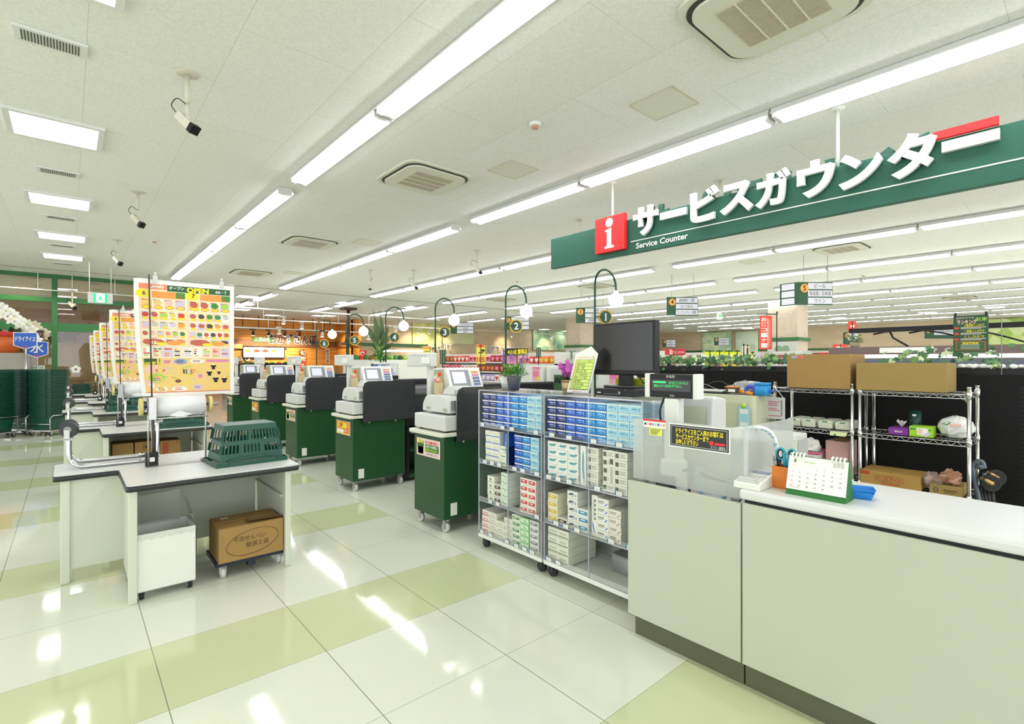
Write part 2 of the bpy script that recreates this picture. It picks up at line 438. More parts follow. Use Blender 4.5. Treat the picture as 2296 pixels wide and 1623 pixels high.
# access hatches
HT = mat('hatch_board', 'dedfcf', 0.85); HTE = mat('hatch_rim', 'c9b8a2', 0.6)
def make_hatch():
    t = thing('ceiling_hatch', 'x', 'ceiling hatch')
    b = MB()
    for q in ((-.23, -.23, .23, -.222), (-.23, .222, .23, .23), (-.23, -.222, -.222, .222), (.222, -.222, .23, .222)): b.box(q[0], q[1], -.006, q[2], q[3], 0, HTE)
    b.build('hatch_rim', t); MB().box(-.222, -.222, -.003, .222, .222, 0, HT).build('hatch_lid', t); return t
ha = make_hatch()
for k, (X, Y, lab) in enumerate(((4.17, 2.64, 'square ceiling hatch nearest the camera, below the large air conditioner'), (4.18, 4.78, 'square ceiling hatch beside the second air conditioner'), (4.5, 9.6, 'square ceiling hatch between the two left air conditioners'), (4.6, 14.2, 'square ceiling hatch right of the farthest left air conditioner'), (12.3, 5.4, 'square ceiling hatch partly behind the bottom edge of the green sign'))):
    if k == 0: ha.location = (X, Y, H); ha['label'] = lab; ha['group'] = 'square ceiling hatches'
    else: dup(ha, (X, Y, H), label=lab, group='square ceiling hatches')
# smoke detectors
def make_det():
    t = thing('smoke_detector', 'x', 'smoke detector')
    MB().lathe([(0, 0), (.06, 0), (.06, -.02), (.052, -.03), (0, -.03)], (0, 0, 0), HOUSE, 20).build('detector_base', t)
    MB().lathe([(.035, -.03), (.035, -.05), (.028, -.058), (0, -.058)], (0, 0, 0), mat('detector_red', 'b98d78', 0.5), 16).build('sensor_head', t)
    return t
de = make_det(); de.location = (3.53, 3.7, H); de['label'] = 'round smoke detector between the two nearest light rows'; de['group'] = 'smoke detectors'
for x, y, lab in ((346, 538, 'flat round smoke detector left of the leftmost light row'), (1160, 629, 'small smoke detector above the lane two lamp'), (1936, 616, 'small smoke detector above the number five aisle sign')):
    p = atz(x, y, H); dup(de, (p.x, p.y, H), label=lab, group='smoke detectors')

# security cameras on ceiling stems
CAMB = mat('camera_body', 'cfcbbb', 0.4)
def make_cam(aim=-60):
    t = thing('security_camera', 'x', 'security camera')
    MB().lathe([(0, 0), (.085, 0), (.085, -.006), (.03, -.014), (0, -.014)], (0, 0, 0), CAMB).build('ceiling_flange', t)
    b = MB(); b.cyl((0, 0, -.01), (0, 0, -.25), .02, CAMB); b.cyl((0, 0, -.25), (0, 0, -.36), .012, CAMB); b.ball((0, 0, -.37), .018, CAMB, 10, 6); b.build('ceiling_stem', t)
    a = math.radians(aim); d = Vector((math.cos(a) * .75, math.sin(a) * .75, -.66)).normalized(); p = Vector((0, 0, -.41))
    T = frame(p, d.orthogonal() if False else Vector((-d.y, d.x, 0)).normalized(), d)
    bd = MB().box(-.035, -.12, -.035, .035, .07, .035, CAMB, T).build('camera_body', t, 0.005)
    MB().box(-.037, .07, -.037, .037, .12, .037, BLACK, T).cyl(tuple(T @ Vector((0, .12, 0))), tuple(T @ Vector((0, .135, 0))), .024, BLACK).build('lens', bd)
    q = T @ Vector((0, -.12, 0)); side = Vector((-.1, .1, .06))
    MB().tube([q, q + Vector((-.03, .03, .04)), Vector((-.10, .08, -.26)), Vector((-.07, .05, -.21)), Vector((-.03, .01, -.24)), Vector((0, 0, -.27))], .004, RUBBER, 6, cr=5).build('cable', t)
    return t
sc_ = make_cam()
cams = [(420, 165, 'security camera on a ceiling stem nearest the camera'), (309, 430, 'second security camera on the left, above the panel lights'), (264, 538, 'farthest of the three security cameras on the left'),
        (1070, 562, 'security camera left of the green hanging sign'), (928, 605, 'security camera hanging over the third light row'), (830, 605, 'security camera above the lane five lamp')]
for k, (x, y, lab) in enumerate(cams):
    p = atz(x, y, H)
    if k == 0: sc_.location = p; sc_['label'] = lab; sc_['group'] = 'security cameras on stems'
    else: dup(sc_, p, [0, 0, 0, 0.2, 0.1, 2.2][k], label=lab, group='security cameras on stems')

# ------------------------------------------------------------------ walls
def nodes_wood(name, c1, c2, axis='x'):
    m = bpy.data.materials.new(name); m.use_nodes = True; nt = m.node_tree; b = nt.nodes['Principled BSDF']; L = nt.links.new
    geo = nt.nodes.new('ShaderNodeNewGeometry'); mp = nt.nodes.new('ShaderNodeMapping'); mp.inputs['Scale'].default_value = (0.35, 0.35, 6.6); L(geo.outputs['Position'], mp.inputs[0])
    wn = nt.nodes.new('ShaderNodeTexNoise'); wn.inputs['Scale'].default_value = 1.6; wn.inputs['Detail'].default_value = 4; L(mp.outputs[0], wn.inputs['Vector'])
    sp = nt.nodes.new('ShaderNodeSeparateXYZ'); L(geo.outputs['Position'], sp.inputs[0])
    d = nt.nodes.new('ShaderNodeMath'); d.operation = 'MULTIPLY'; d.inputs[1].default_value = 1 / 0.15; L(sp.outputs[2], d.inputs[0])
    f = nt.nodes.new('ShaderNodeMath'); f.operation = 'FRACT'; L(d.outputs[0], f.inputs[0])
    g = nt.nodes.new('ShaderNodeMath'); g.operation = 'GREATER_THAN'; g.inputs[1].default_value = 0.08; L(f.outputs[0], g.inputs[0])
    cr = nt.nodes.new('ShaderNodeValToRGB'); cr.color_ramp.elements[0].position = 0.3; cr.color_ramp.elements[1].position = 0.7
    cr.color_ramp.elements[0].color = (*hx(c1), 1); cr.color_ramp.elements[1].color = (*hx(c2), 1); L(wn.outputs[0], cr.inputs[0])
    v = nt.nodes.new('ShaderNodeMix'); v.data_type = 'RGBA'; v.inputs[6].default_value = (*[q * 0.55 for q in hx(c1)], 1); L(g.outputs[0], v.inputs[0]); L(cr.outputs[0], v.inputs[7]); L(v.outputs[2], b.inputs['Base Color'])
    b.inputs['Roughness'].default_value = 0.55
    return m
WOOD = nodes_wood('pine_boards', 'd9832f', 'f2b154')
WOODD = mat('dark_wood_band', '8a5a35', 0.55, noise=0.2, nscale=8)
def nodes_brick(name, c1, c2, mort, bw, rh, ms):
    m = bpy.data.materials.new(name); m.use_nodes = True; nt = m.node_tree; b = nt.nodes['Principled BSDF']; L = nt.links.new
    geo = nt.nodes.new('ShaderNodeNewGeometry'); sp = nt.nodes.new('ShaderNodeSeparateXYZ'); cb = nt.nodes.new('ShaderNodeCombineXYZ'); L(geo.outputs['Position'], sp.inputs[0])
    a = nt.nodes.new('ShaderNodeMath'); L(sp.outputs[0], a.inputs[0]); L(sp.outputs[1], a.inputs[1]); L(a.outputs[0], cb.inputs[0]); L(sp.outputs[2], cb.inputs[1])
    br = nt.nodes.new('ShaderNodeTexBrick'); br.inputs['Scale'].default_value = 1; br.inputs['Brick Width'].default_value = bw; br.inputs['Row Height'].default_value = rh; br.inputs['Mortar Size'].default_value = ms
    for k, c in (('Color1', c1), ('Color2', c2), ('Mortar', mort)): br.inputs[k].default_value = (*hx(c), 1)
    L(cb.outputs[0], br.inputs['Vector']); L(br.outputs[0], b.inputs['Base Color']); b.inputs['Roughness'].default_value = 0.8
    return m
BRICK = nodes_brick('red_brick', '8a4f35', '9c5f40', '7a5a45', 0.4, 0.10, 0.012)
BEIGEB = nodes_brick('beige_tile_wall', 'dcc4a2', 'e4d0b2', 'cdb696', 0.9, 0.3, 0.006)
BEIGE = mat('beige_plaster', 'd8c6a4', 0.8, noise=0.05, nscale=1)
struct('wall_back_deli', MB().box(1.9, 30.0, 0, 12.3, 30.2, H, WOOD))
struct('wall_deli_return', MB().box(12.1, 26.9, 0, 12.3, 30.0, H, WOOD))
struct('wall_back', MB().box(12.1, 27.6, 0, 39, 27.8, H, BEIGEB))
struct('wall_far', MB().box(38.2, -8, 0, 38.4, 27.8, H, BEIGEB))
struct('trim_2', MB().box(1.9, 29.9, 2.36, 12.1, 30.0, 2.72, WOODD).box(12.0, 26.6, 2.36, 12.1, 29.9, 2.72, WOODD))
struct('trim_3', MB().box(12.4, 27.5, 2.42, 18.0, 27.6, 2.54, FRAMEGREEN).box(38.1, -8, 2.30, 38.2, 27.5, 2.42, FRAMEGREEN))
# glazed front to the arcade: green frames, panes, and the brick hall behind it
GY = 18.8
b = MB()
for X in (-8.5, -5.2, -2.3, -0.30, 1.82): b.box(X - .06, GY - .06, 0, X + .06, GY + .06, H, FRAMEGREEN)
for z0, z1 in ((3.8, 3.9), (3.14, 3.27), (2.34, 2.57), (0, .12)): b.box(-8.5, GY - .05, z0, 1.88, GY + .05, z1, FRAMEGREEN)
win = struct('window_1', b)
MB().box(-8.44, GY - .005, .12, 1.82, GY + .005, 3.8, GLASS).build('glass_pane', win)
HALL = mat('hall_beige', '9b8460', 0.8)
struct('wall_arcade', MB().box(-9, 26.8, 0, 1.9, 27.0, 2.35, HALL).box(-9, 26.7, 2.35, 1.9, 27.0, 3.55, BRICK).box(-9, 26.75, 3.55, 1.9, 27, H, HALL))
def make_down():
    t = thing('downlight', 'x', 'ceiling light')
    MB().lathe([(.12, 0), (.13, -.012), (.10, -.016), (.10, 0)], (0, 0, 0), HOUSE, 18).build('trim_ring', t); MB().disc((0, 0, -.006), .10, mat('downlight_glow', (1, .93, .8), .4, emit=9), frame((0, 0, 0), (1, 0, 0), (0, -1, 0)), 16).build('lens', t)
    ld = bpy.data.lights.new('downlight_beam', 'SPOT'); ld.energy = 75; ld.color = (1, .86, .62); ld.spot_size = math.radians(130); ld.spot_blend = .6; ld.shadow_soft_size = .1
    lo = bpy.data.objects.new('downlight_beam', ld); COL.objects.link(lo); lo.parent = t; lo.location = (0, 0, -.04); return t
dl = make_down()
for k, (x, y) in enumerate(((36, 597), (48, 617), (78, 623), (84, 640), (90, 652), (94, 664), (195, 612), (212, 636), (216, 650))):
    p = atz(x, y, H - .001)
    if k == 0: dl.location = (p.x, 18.3, H); dl['label'] = 'small round downlight just before the glazed front'
    else: dup(dl, (p.x, min(p.y, 19.4 + (k % 6) * 1.15), H), label=f"small round downlight seen through the glazed front, {ORD[k - 1]} of the cluster", group='downlights behind the glazed front')
struct('wall_side', MB().box(1.84, 18.86, 0, 1.96, 30, H, HALL))
# ------------------------------------------------------------------ bagging tables
EDGE = mat('black_table_edge', '2a2a2b', 0.45)
def rounded(poly, r=0.03, n=4):
    out = []
    N = len(poly)
    for i in range(N):
        a, b, c = Vector(poly[i - 1]), Vector(poly[i]), Vector(poly[(i + 1) % N])
        u = (a - b).normalized(); v = (c - b).normalized()
        for k in range(n + 1):
            t = k / n; p = b + u * r * (1 - t) ** 2 + v * r * t ** 2; out.append((p.x, p.y))
    return out
def make_table():
    t = thing('bagging_table', 'x', 'table')
    out = [(0, .66), (.345, .66), (.345, 0), (1.37, 0), (1.37, 1.14), (0, 1.14)]
    top = rounded(out, .035)
    MB().prism(top, .735, .745, TOPWHITE).build('table_top', t)
    MB().prism(rounded([(x + (.004 if x < .5 else -.004) * -1, y) for x, y in out], .038), .70, .7352, EDGE, smooth=True).build('edge_band', t)
    b = MB(); b.box(.085, .70, .09, .375, .72, .70, CREAM); b.build('front_panel', t)
    b = MB(); b.box(.375, .05, .05, .395, .72, .70, CREAM); b.build('side_panel', t)
    MB().box(.40, .80, .10, 1.27, .82, .70, CREAM).build('back_panel', t)
    MB().box(1.285, .05, .05, 1.305, 1.06, .70, CREAM).build('end_panel', t)
    for x0, y0, x1, y1 in ((.035, .68, .085, .74), (.355, .025, .40, .075), (1.275, .02, 1.315, .07), (1.275, 1.04, 1.315, 1.10), (.035, 1.04, .085, 1.10)):
        MB().box(x0, y0, 0, x1, y1, .70, CREAM).build('leg', t, 0.006)
    b = MB(); b.box(1.262, .10, .50, 1.285, 1.0, .515, CREAM).box(1.262, .10, .22, 1.285, 1.0, .235, CREAM); b.build('shelf_rail', t)
    return t
TY = [3.88, 6.88, 9.55, 12.1, 14.6]
TX = -0.08
TN = ['nearest', 'second', 'third', 'fourth', 'farthest']
tb = make_table()
tl = ['cream stepped bagging table nearest the camera, with the upturned green basket', 'cream stepped bagging table behind the nearest, brown cartons under it', 'third cream stepped bagging table in the line', 'fourth cream stepped bagging table in the line', 'farthest cream stepped bagging table before the glazed front']
for k, Y in enumerate(TY):
    if k == 0: tb.location = (TX, Y, 0); tb['label'] = tl[0]; tb['group'] = 'line of bagging tables'
    else: dup(tb, (TX, Y, 0), label=tl[k], group='line of bagging tables')

# flyer posters on stands
PINKH = mat('flyer_salmon', 'ef8d6d', 0.6); FG = mat('flyer_green', '3f8a3a', 0.6); FDG = mat('flyer_dark_green', '2f5d38', 0.6); FR = mat('flyer_red', 'd8402f', 0.6); FO = mat('flyer_orange', 'eb9a4a', 0.6)
FSAND = mat('flyer_sand', 'ecc878', 0.6); FPINK = mat('flyer_pink', 'f0bfb4', 0.6); FMAG = mat('flyer_magenta', 'd984b0', 0.6); FBLUE = mat('flyer_blue', '86a4d2', 0.6); FLIME = mat('flyer_lime', 'a3cf4f', 0.6)
FGREY = mat('flyer_grey', 'c9c7bd', 0.6); FDK = mat('flyer_dark', '4a423a', 0.6); FCR = mat('flyer_cream', 'f2e2bf', 0.6); FLIL = mat('flyer_lilac', 'd5c6dc', 0.6); FMEAT = mat('flyer_meat', 'c2604e', 0.6)
PW, PH = .66, .87
def make_poster(y0=0.0):
    b = MB()
    def w_(p):
        u, v, d = p; k = (1 - max(0, min(1, v / PH)))
        sh = .055 * k ** 2.2 * (1 - u / PW)
        return (u + sh, y0 - d + 0.35 * max(0, .13 - u) * k ** 2, v)
    def put(vs, fs, m): b.add([w_(p) for p in vs], fs, m)
    nu, nv = 8, 10
    put([(PW * i / nu, PH * j / nv, 0) for j in range(nv + 1) for i in range(nu + 1)], [(j * (nu + 1) + i, j * (nu + 1) + i + 1, (j + 1) * (nu + 1) + i + 1, (j + 1) * (nu + 1) + i) for j in range(nv) for i in range(nu)], PAPER)
    def R(x0, y0_, x1, y1, m, d=.001):
        n = max(1, int((x1 - x0) / .09)); q = max(1, int((y1 - y0_) / .09))
        put([(x0 + (x1 - x0) * i / n, y0_ + (y1 - y0_) * j / q, d) for j in range(q + 1) for i in range(n + 1)], [(j * (n + 1) + i, j * (n + 1) + i + 1, (j + 1) * (n + 1) + i + 1, (j + 1) * (n + 1) + i) for j in range(q) for i in range(n)], m)
    def E(cx, cy_, rx, ry, m, d=.002): put([(cx + rx * math.cos(a * .3927), cy_ + ry * math.sin(a * .3927), d) for a in range(16)], [tuple(range(16))], m)
    def Tx(s, x, y, h, m, d=.003, wd=None, bold=0.03):
        q = MB(); q.text(s, x, y, h, m, Matrix.Identity(4), 0, bold, wd); put([(p[0], p[1], d) for p in q.v], q.f, m)
    rnd = random.Random(11)
    R(.03, .022, .63, .835, FPINK, .0005)
    R(.03, .03, .63, .285, FSAND); R(.03, .285, .63, .372, FCR); R(.035, .375, .335, .80, FCR); R(.34, .375, .628, .80, FCR)
    R(.03, .798, .205, .838, PINKH, .0015); Tx('Lovely', .14, .818, .026, PAPER)
    R(.205, .79, .63, .836, FDG, .0015); Tx('OPEN', .405, .812, .036, YELLOW, wd=.15, bold=.05); Tx('オープン', .265, .818, .018, PAPER); Tx('6/6・7', .565, .812, .02, PAPER)
    for x0 in (.035, .345):
        E(x0 + .02, .765, .045, .032, YELLOW); R(x0 + .075, .735, x0 + .285, .785, FO, .0015); R(x0 + .225, .74, x0 + .285, .785, FG, .002)
    Tx('6', .06, .768, .03, mat('flyer_purple', '5a3c86', 0.6)); Tx('7', .375, .768, .03, FDK); Tx('5', .285, .757, .026, FR); Tx('5', .585, .757, .026, FR)
    cols = [FR, FO, FG, FMEAT, FGREY, FLIME, FLIL, FPINK, FSAND, FDK, PINKH]
    for half in (0, 1):
        bx = .04 + half * .305
        for row, y in enumerate((.655, .575, .505, .44, .385)):
            nn = (4, 5, 5, 6, 4)[row]
            for i in range(nn):
                x = bx + i * (.285 / nn); wd = .285 / nn - .006; hh = (.075, .06, .055, .05, .045)[row]
                R(x, y, x + wd, y + hh * .95, rnd.choice([FCR, PAPER, FPINK, FSAND, FLIL]), .0018)
                E(x + wd * .5, y + hh * .58, wd * .42, hh * .30, rnd.choice(cols), .0022)
                R(x + .004, y + hh * .82, x + wd * .7, y + hh * .9, rnd.choice([FDK, FR, FBLUE]), .0022)
                if rnd.random() < .75:
                    E(x + wd * .55, y + hh * .14, wd * .42, hh * .17, rnd.choice([FR, FO]) if row == 0 else FSAND, .0024); E(x + wd * .55, y + hh * .14, wd * .36, hh * .13, YELLOW, .0028)
        E(bx + .07, .405, .07, .024, FMEAT, .003); E(bx + .2, .40, .05, .018, FO, .003); E(bx + .12, .392, .035, .011, YELLOW, .0034)
    for i in range(9):
        x = .036 + i * .066
        R(x, .293, x + .06, .366, rnd.choice([PAPER, FPINK, FLIL, FCR]), .0018)
        for j in range(4): R(x + .005, .30 + j * .016, x + .02 + rnd.random() * .035, .31 + j * .016, rnd.choice(cols), .0022)
    R(.04, .235, .14, .28, FDG, .002); Tx('10の魅力', .09, .245, .02, YELLOW, .0026); R(.455, .255, .62, .275, FMAG, .002)
    for cx, cy_, rx, ry, m in ((.19, .255, .042, .02, FPINK), (.275, .258, .045, .021, FBLUE), (.39, .262, .052, .02, PAPER), (.14, .19, .055, .02, FPINK), (.11, .135, .052, .035, FLIME), (.415, .145, .035, .022, FPINK), (.255, .05, .055, .018, PAPER), (.385, .06, .038, .024, FLIL), (.135, .05, .04, .022, PAPER), (.25, .11, .02, .014, FDK)):
        E(cx, cy_, rx, ry, m)
        for j in range(3): R(cx - rx * .6, cy_ - ry * .5 + j * ry * .4, cx + rx * (.2 + .4 * rnd.random()), cy_ - ry * .5 + j * ry * .4 + .004, rnd.choice([FR, FDK, FO]), .0026)
    for i in range(7): R(.255 + i * .017, .165, .266 + i * .017, .20, rnd.choice(cols), .002)
    for x, y, s in ((.505, .215, 1), (.475, .165, 1), (.52, .115, 1.1), (.585, .11, 1.1), (.545, .17, .7)):
        R(x - .012 * s, y - .018 * s, x + .012 * s, y + .014 * s, INK, .0022); R(x - .02 * s, y + .002, x + .02 * s, y + .014 * s, INK, .0022); E(x, y + .023 * s, .006 * s, .008 * s, FCR, .0024)
    for i in range(26):
        x = .06 + rnd.random() * .54; y = .04 + rnd.random() * .19; R(x, y, x + .02 + rnd.random() * .03, y + .006, rnd.choice([FO, YELLOW, FPINK, FLIME, FGREY]), .0015)
    R(.03, .026, .63, .029, FR, .003)
    return b
FLY = make_poster().mesh('flyer')
POLE = mat('stand_pole', '4b4038', 0.4)
def make_stand():
    t = thing('flyer_stand', 'x', 'poster stand')
    fl = bpy.data.objects.new('flyer', FLY); COL.objects.link(fl); fl.parent = t; fl.location = (0.0, 0, .50); fl['label'] = 'printed sale flyer with white border'
    MB().cyl((.115, -.10, -.0), (.10, -.10, .5), .010, POLE).cyl((.10, -.10, .5), (.09, -.02, 1.40), .005, POLE).build('pole', t)
    MB().tube([(.02, .006, 1.375), (.33, .006, 1.385), (.66, .006, 1.375)], .006, CLEAR, 6).build('hanging_bar', t)
    for x in (.13, .57):
        MB().box(x - .014, -.012, 1.35, x + .014, .014, 1.40, GREY).cyl((x, 0, 1.40), (x, 0, 1.425), .008, GREY).build('clip', t)
    h = MB(); h.box(.06, -.14, 0, .135, -.075, .10, BLACK); h.build('pole_base', t, 0.004)
    MB().box(.083, -.1415, .035, .113, -.1395, .065, PAPER).build('base_label', t)
    return t
st = make_stand()
for k, Y in enumerate(TY):
    l = f"hanging sale flyer on a thin pole above the {TN[k]} bagging table"
    if k == 0: st.location = (.355, Y + .74, .745); st['label'] = l; st['group'] = 'sale flyers over the bagging tables'
    else: dup(st, (.355, Y + .74, .745), label=l, group='sale flyers over the bagging tables')

# bag roll dispenser
ROLL = mat('bag_roll_white', 'ecebec', 0.3, noise=0.05, nscale=6); TAPEY = mat('tape_yellow', 'd9c77a', 0.4); TAPEB = mat('tape_blue', '2c4a9a', 0.4)
def make_disp():
    t = thing('bag_roll_dispenser', 'x', 'bag dispenser')
    b = MB()
    for x in (0, .36): b.tube([(x, 0, 0), (x, 0, .34), (x, .05, .50)], .006, STEEL, 8)
    b.tube([(-.01, -.02, .345), (.37, -.02, .345)], .007, STEEL, 6); b.box(-.02, -.04, 0, .38, .04, .012, CLEAR); b.box(.33, -.03, 0, .37, .03, .02, mat('brass_foot', '9a8f6c', 0.4, .8))
    b.build('wire_stand', t)
    b = MB(); b.box(.0, -.03, .34, .045, .0, .50, STEEL); b.build('side_bracket', t)
    r = MB().cyl((.03, .06, .43), (.36, .06, .43), .078, ROLL, n=24); r.build('plastic_bag_roll', t)
    MB().quad((.12, -.021, .365), (.19, -.0215, .395), (.27, -.021, .365), (.19, -.022, .345), ROLL).build('torn_bag_end', t)
    for x, m in ((-.04, TAPEY), (.395, TAPEY)):
        MB().cyl((x - .012, .04, .43), (x + .012, .04, .43), .062, m, n=20).cyl((x + .012, .04, .43), (x + .018, .04, .43), .045, TAPEB, n=18).build('tape_reel', t)
    MB().cyl((-.06, .04, .43), (.45, .04, .43), .010, STEEL, n=8).build('reel_axle', t)
    return t
dp = make_disp()
for k, Y in enumerate(TY[:4]):
    l = f"white plastic bag roll on a wire stand on the {TN[k]} bagging table"
    if k == 0: dp.location = (.43, Y + .60, .745); dp['label'] = l; dp['group'] = 'bag roll dispensers'
    else: dup(dp, (.43, Y + .60, .745), label=l, group='bag roll dispensers')

# upside-down chrome trolley frame with grey casters
def make_trolley():
    t = thing('chrome_trolley_frame', 'x', 'trolley')
    b = MB()
    for y in (0, .27): b.tube([(0, y * .9 + .02, .23), (0, y * .9 + .02, .10), (.015, y * .9 + .02, .05), (.05, y, .022), (.12, y, .016), (.46, y, .016)], .015, CHROME, 10, cr=4)
    b.tube([(.46, 0, .016), (.47, .13, .016), (.46, .27, .016)], .013, CHROME, 8)
    b.tube([(.52, .08, .02), (.52, .08, .17), (.52, .10, .30)], .012, CHROME, 8, cr=4); b.tube([(.50, .16, .02), (.49, .17, .22), (.52, .1, .30)], .008, CHROME, 6)
    b.build('tube_frame', t)
    for x, y, z in ((0, .02, .26), (.0, .263, .26), (.52, .10, .34)):
        R_ = Matrix.Translation((x, y, z)) @ Matrix.Rotation(math.radians(62 if x == 0 else 20), 4, 'Z')
        w_ = MB().cyl((-.018, 0, .02), (.018, 0, .02), .052, DARK, n=20, T=R_).cyl((-.021, 0, .02), (.021, 0, .02), .024, MIDGREY, n=14, T=R_)
        w_.box(-.03, -.016, -.05, -.02, .016, .02, GREY, R_).box(.02, -.016, -.05, .03, .016, .02, GREY, R_).box(-.03, -.018, -.055, .03, .018, -.04, GREY, R_)
        w_.build('caster', t)
    return t
tr = make_trolley()
for k, Y in enumerate(TY[:4]):
    l = f"upturned chrome trolley frame with grey casters on the {TN[k]} bagging table"
    if k == 0: tr.location = (.0, Y + .83, .745); tr['label'] = l; tr['group'] = 'upturned chrome trolley frames'
    else: dup(tr, (.0, Y + .83, .745), label=l, group='upturned chrome trolley frames')

# shopping basket (opening up when z is up)
def basket_mesh(holes=True):
    b = MB(); L0, W0, L1, W1, hh = .36, .25, .45, .33, .29      # bottom and rim size
    def sec(z): t = z / hh; return (L0 + (L1 - L0) * t) / 2, (W0 + (W1 - W0) * t) / 2
    b.box(-L0 / 2, -W0 / 2, 0, L0 / 2, W0 / 2, .008, BASKET)
    def band(z0, z1, o=0.0):
        a0, c0 = sec(z0); a1, c1 = sec(z1)
        b.frustum((-a0 - o, -c0 - o, a0 + o, c0 + o), (-a1 - o, -c1 - o, a1 + o, c1 + o), z0, z1, BASKET, caps=(0, 0))
    band(0, .035); band(.035, .04); band(.115, .145); band(.205, .262)
    b.frustum((-L1 / 2 - .02, -W1 / 2 - .02, L1 / 2 + .02, W1 / 2 + .02), (-L1 / 2 - .022, -W1 / 2 - .022, L1 / 2 + .022, W1 / 2 + .022), hh - .03, hh, BASKET, caps=(0, 0))
    for s in (-1, 1): b.box(-L1 / 2 - .02, s * (W1 / 2 + .01) - .012, hh - .008, L1 / 2 + .02, s * (W1 / 2 + .01) + .012, hh, BASKET); b.box(s * (L1 / 2 + .01) - .012, -W1 / 2 - .02, hh - .008, s * (L1 / 2 + .01) + .012, W1 / 2 + .02, hh, BASKET)
    for z0, z1 in ((.04, .115), (.145, .205)):
        a0, c0 = sec(z0); a1, c1 = sec(z1)
        n = 17
        for i in range(n + 1):
            t0 = -1 + 2 * i / n
            solid = i in (0, 8, n) or (6 <= i <= 11 and z0 > .1)
            hw = (.011 if solid else .0045) + (.008 if 6 <= i <= 11 and z0 > .1 else 0)
            for s in (-1, 1):
                b.quad((t0 * a0 - hw, s * c0, z0), (t0 * a0 + hw, s * c0, z0), (t0 * a1 + hw, s * c1, z1), (t0 * a1 - hw, s * c1, z1), BASKET)
        n = 11
        for i in range(n + 1):
            t0 = -1 + 2 * i / n; hw = .01 if i in (0, n) else .0045
            for s in (-1, 1):
                b.quad((s * a0, t0 * c0 - hw, z0), (s * a0, t0 * c0 + hw, z0), (s * a1, t0 * c1 + hw, z1), (s * a1, t0 * c1 - hw, z1), BASKET)
    return b
BM = basket_mesh().mesh('basket_body')
def make_basket():
    t = thing('shopping_basket', 'x', 'basket')
    o = bpy.data.objects.new('basket_body', BM); COL.objects.link(o); o.parent = t
    for s in (-1, 1):
        MB().tube([(-.17, s * .178, .285), (-.165, s * .185, .25), (-.10, s * .19, .235), (.10, s * .19, .235), (.165, s * .185, .25), (.17, s * .178, .285)], .007, BASKET, 6).build('carry_handle', t)
    return t
bk = make_basket(); bk.location = (1.02, 4.28, 1.036); bk.rotation_euler = (math.pi, 0, math.radians(3)); bk['label'] = 'dark green shopping basket upside down on the nearest bagging table'
b2 = dup(bk, (1.02, 7.12, 1.036), label='dark green shopping basket upside down on the second bagging table, seen below the bag roll')
b2.rotation_euler = (math.pi, 0, math.radians(-2))
b3 = dup(bk, (0.66, 10.0, 1.036), label='dark green shopping basket upside down on the third bagging table')

# waste bin with a clear liner, under the nearest table
t = thing('waste_bin', 'cream square waste bin with a clear liner under the nearest bagging table', 'bin', (.315, 3.93, 0))
b = MB(); h0, h1 = .05, .415
b.box(0, 0, h0, .32, .012, h1, WHITE).box(0, .29, h0, .32, .30, h1, WHITE).box(0, .012, h0, .01, .29, h1, WHITE).box(.31, .012, h0, .32, .29, h1, WHITE).box(0, 0, h0, .32, .30, h0 + .01, WHITE)
b.build('bin_body', t, 0.004)
b = MB(); b.quad((-.004, .29, .40), (.27, .29, .40), (.27, .27, .615), (-.004, .27, .60), CLEARB); b.quad((.325, -.005, .40), (.33, .28, .40), (.275, .27, .61), (.29, .02, .56), CLEARB)
b.add([(.0 + .32 * i / 12, -.006 - .004 * (i % 2), .415) for i in range(13)] + [(.0 + .32 * i / 12, -.004 - .003 * (i % 3), .385 - .012 * (i % 2)) for i in range(13)], [(i, i + 1, 14 + i, 13 + i) for i in range(12)], CLEARB)
b.quad((.325, 0, .10), (.345, .15, .06), (.335, .2, .40), (.325, 0, .40), CLEARB); b.build('bin_liner', t)
def caster_mb(x, y, r=.025, tyre=RUBBER, hub=MIDGREY, top=.055, w2=.012):
    q = MB(); q.cyl((x - w2, y, r), (x + w2, y, r), r, tyre, n=16).cyl((x - w2 - .002, y, r), (x + w2 + .002, y, r), r * .5, hub, n=12)
    q.box(x - w2 - .006, y - r * .5, r * .9, x - w2 - .002, y + r * .5, top, hub).box(x + w2 + .002, y - r * .5, r * .9, x + w2 + .006, y + r * .5, top, hub).box(x - w2 - .006, y - r * .6, top - .006, x + w2 + .006, y + r * .6, top, hub)
    return q
for x in (.03, .29):
    for y in (.035, .265): caster_mb(x, y).build('caster', t)

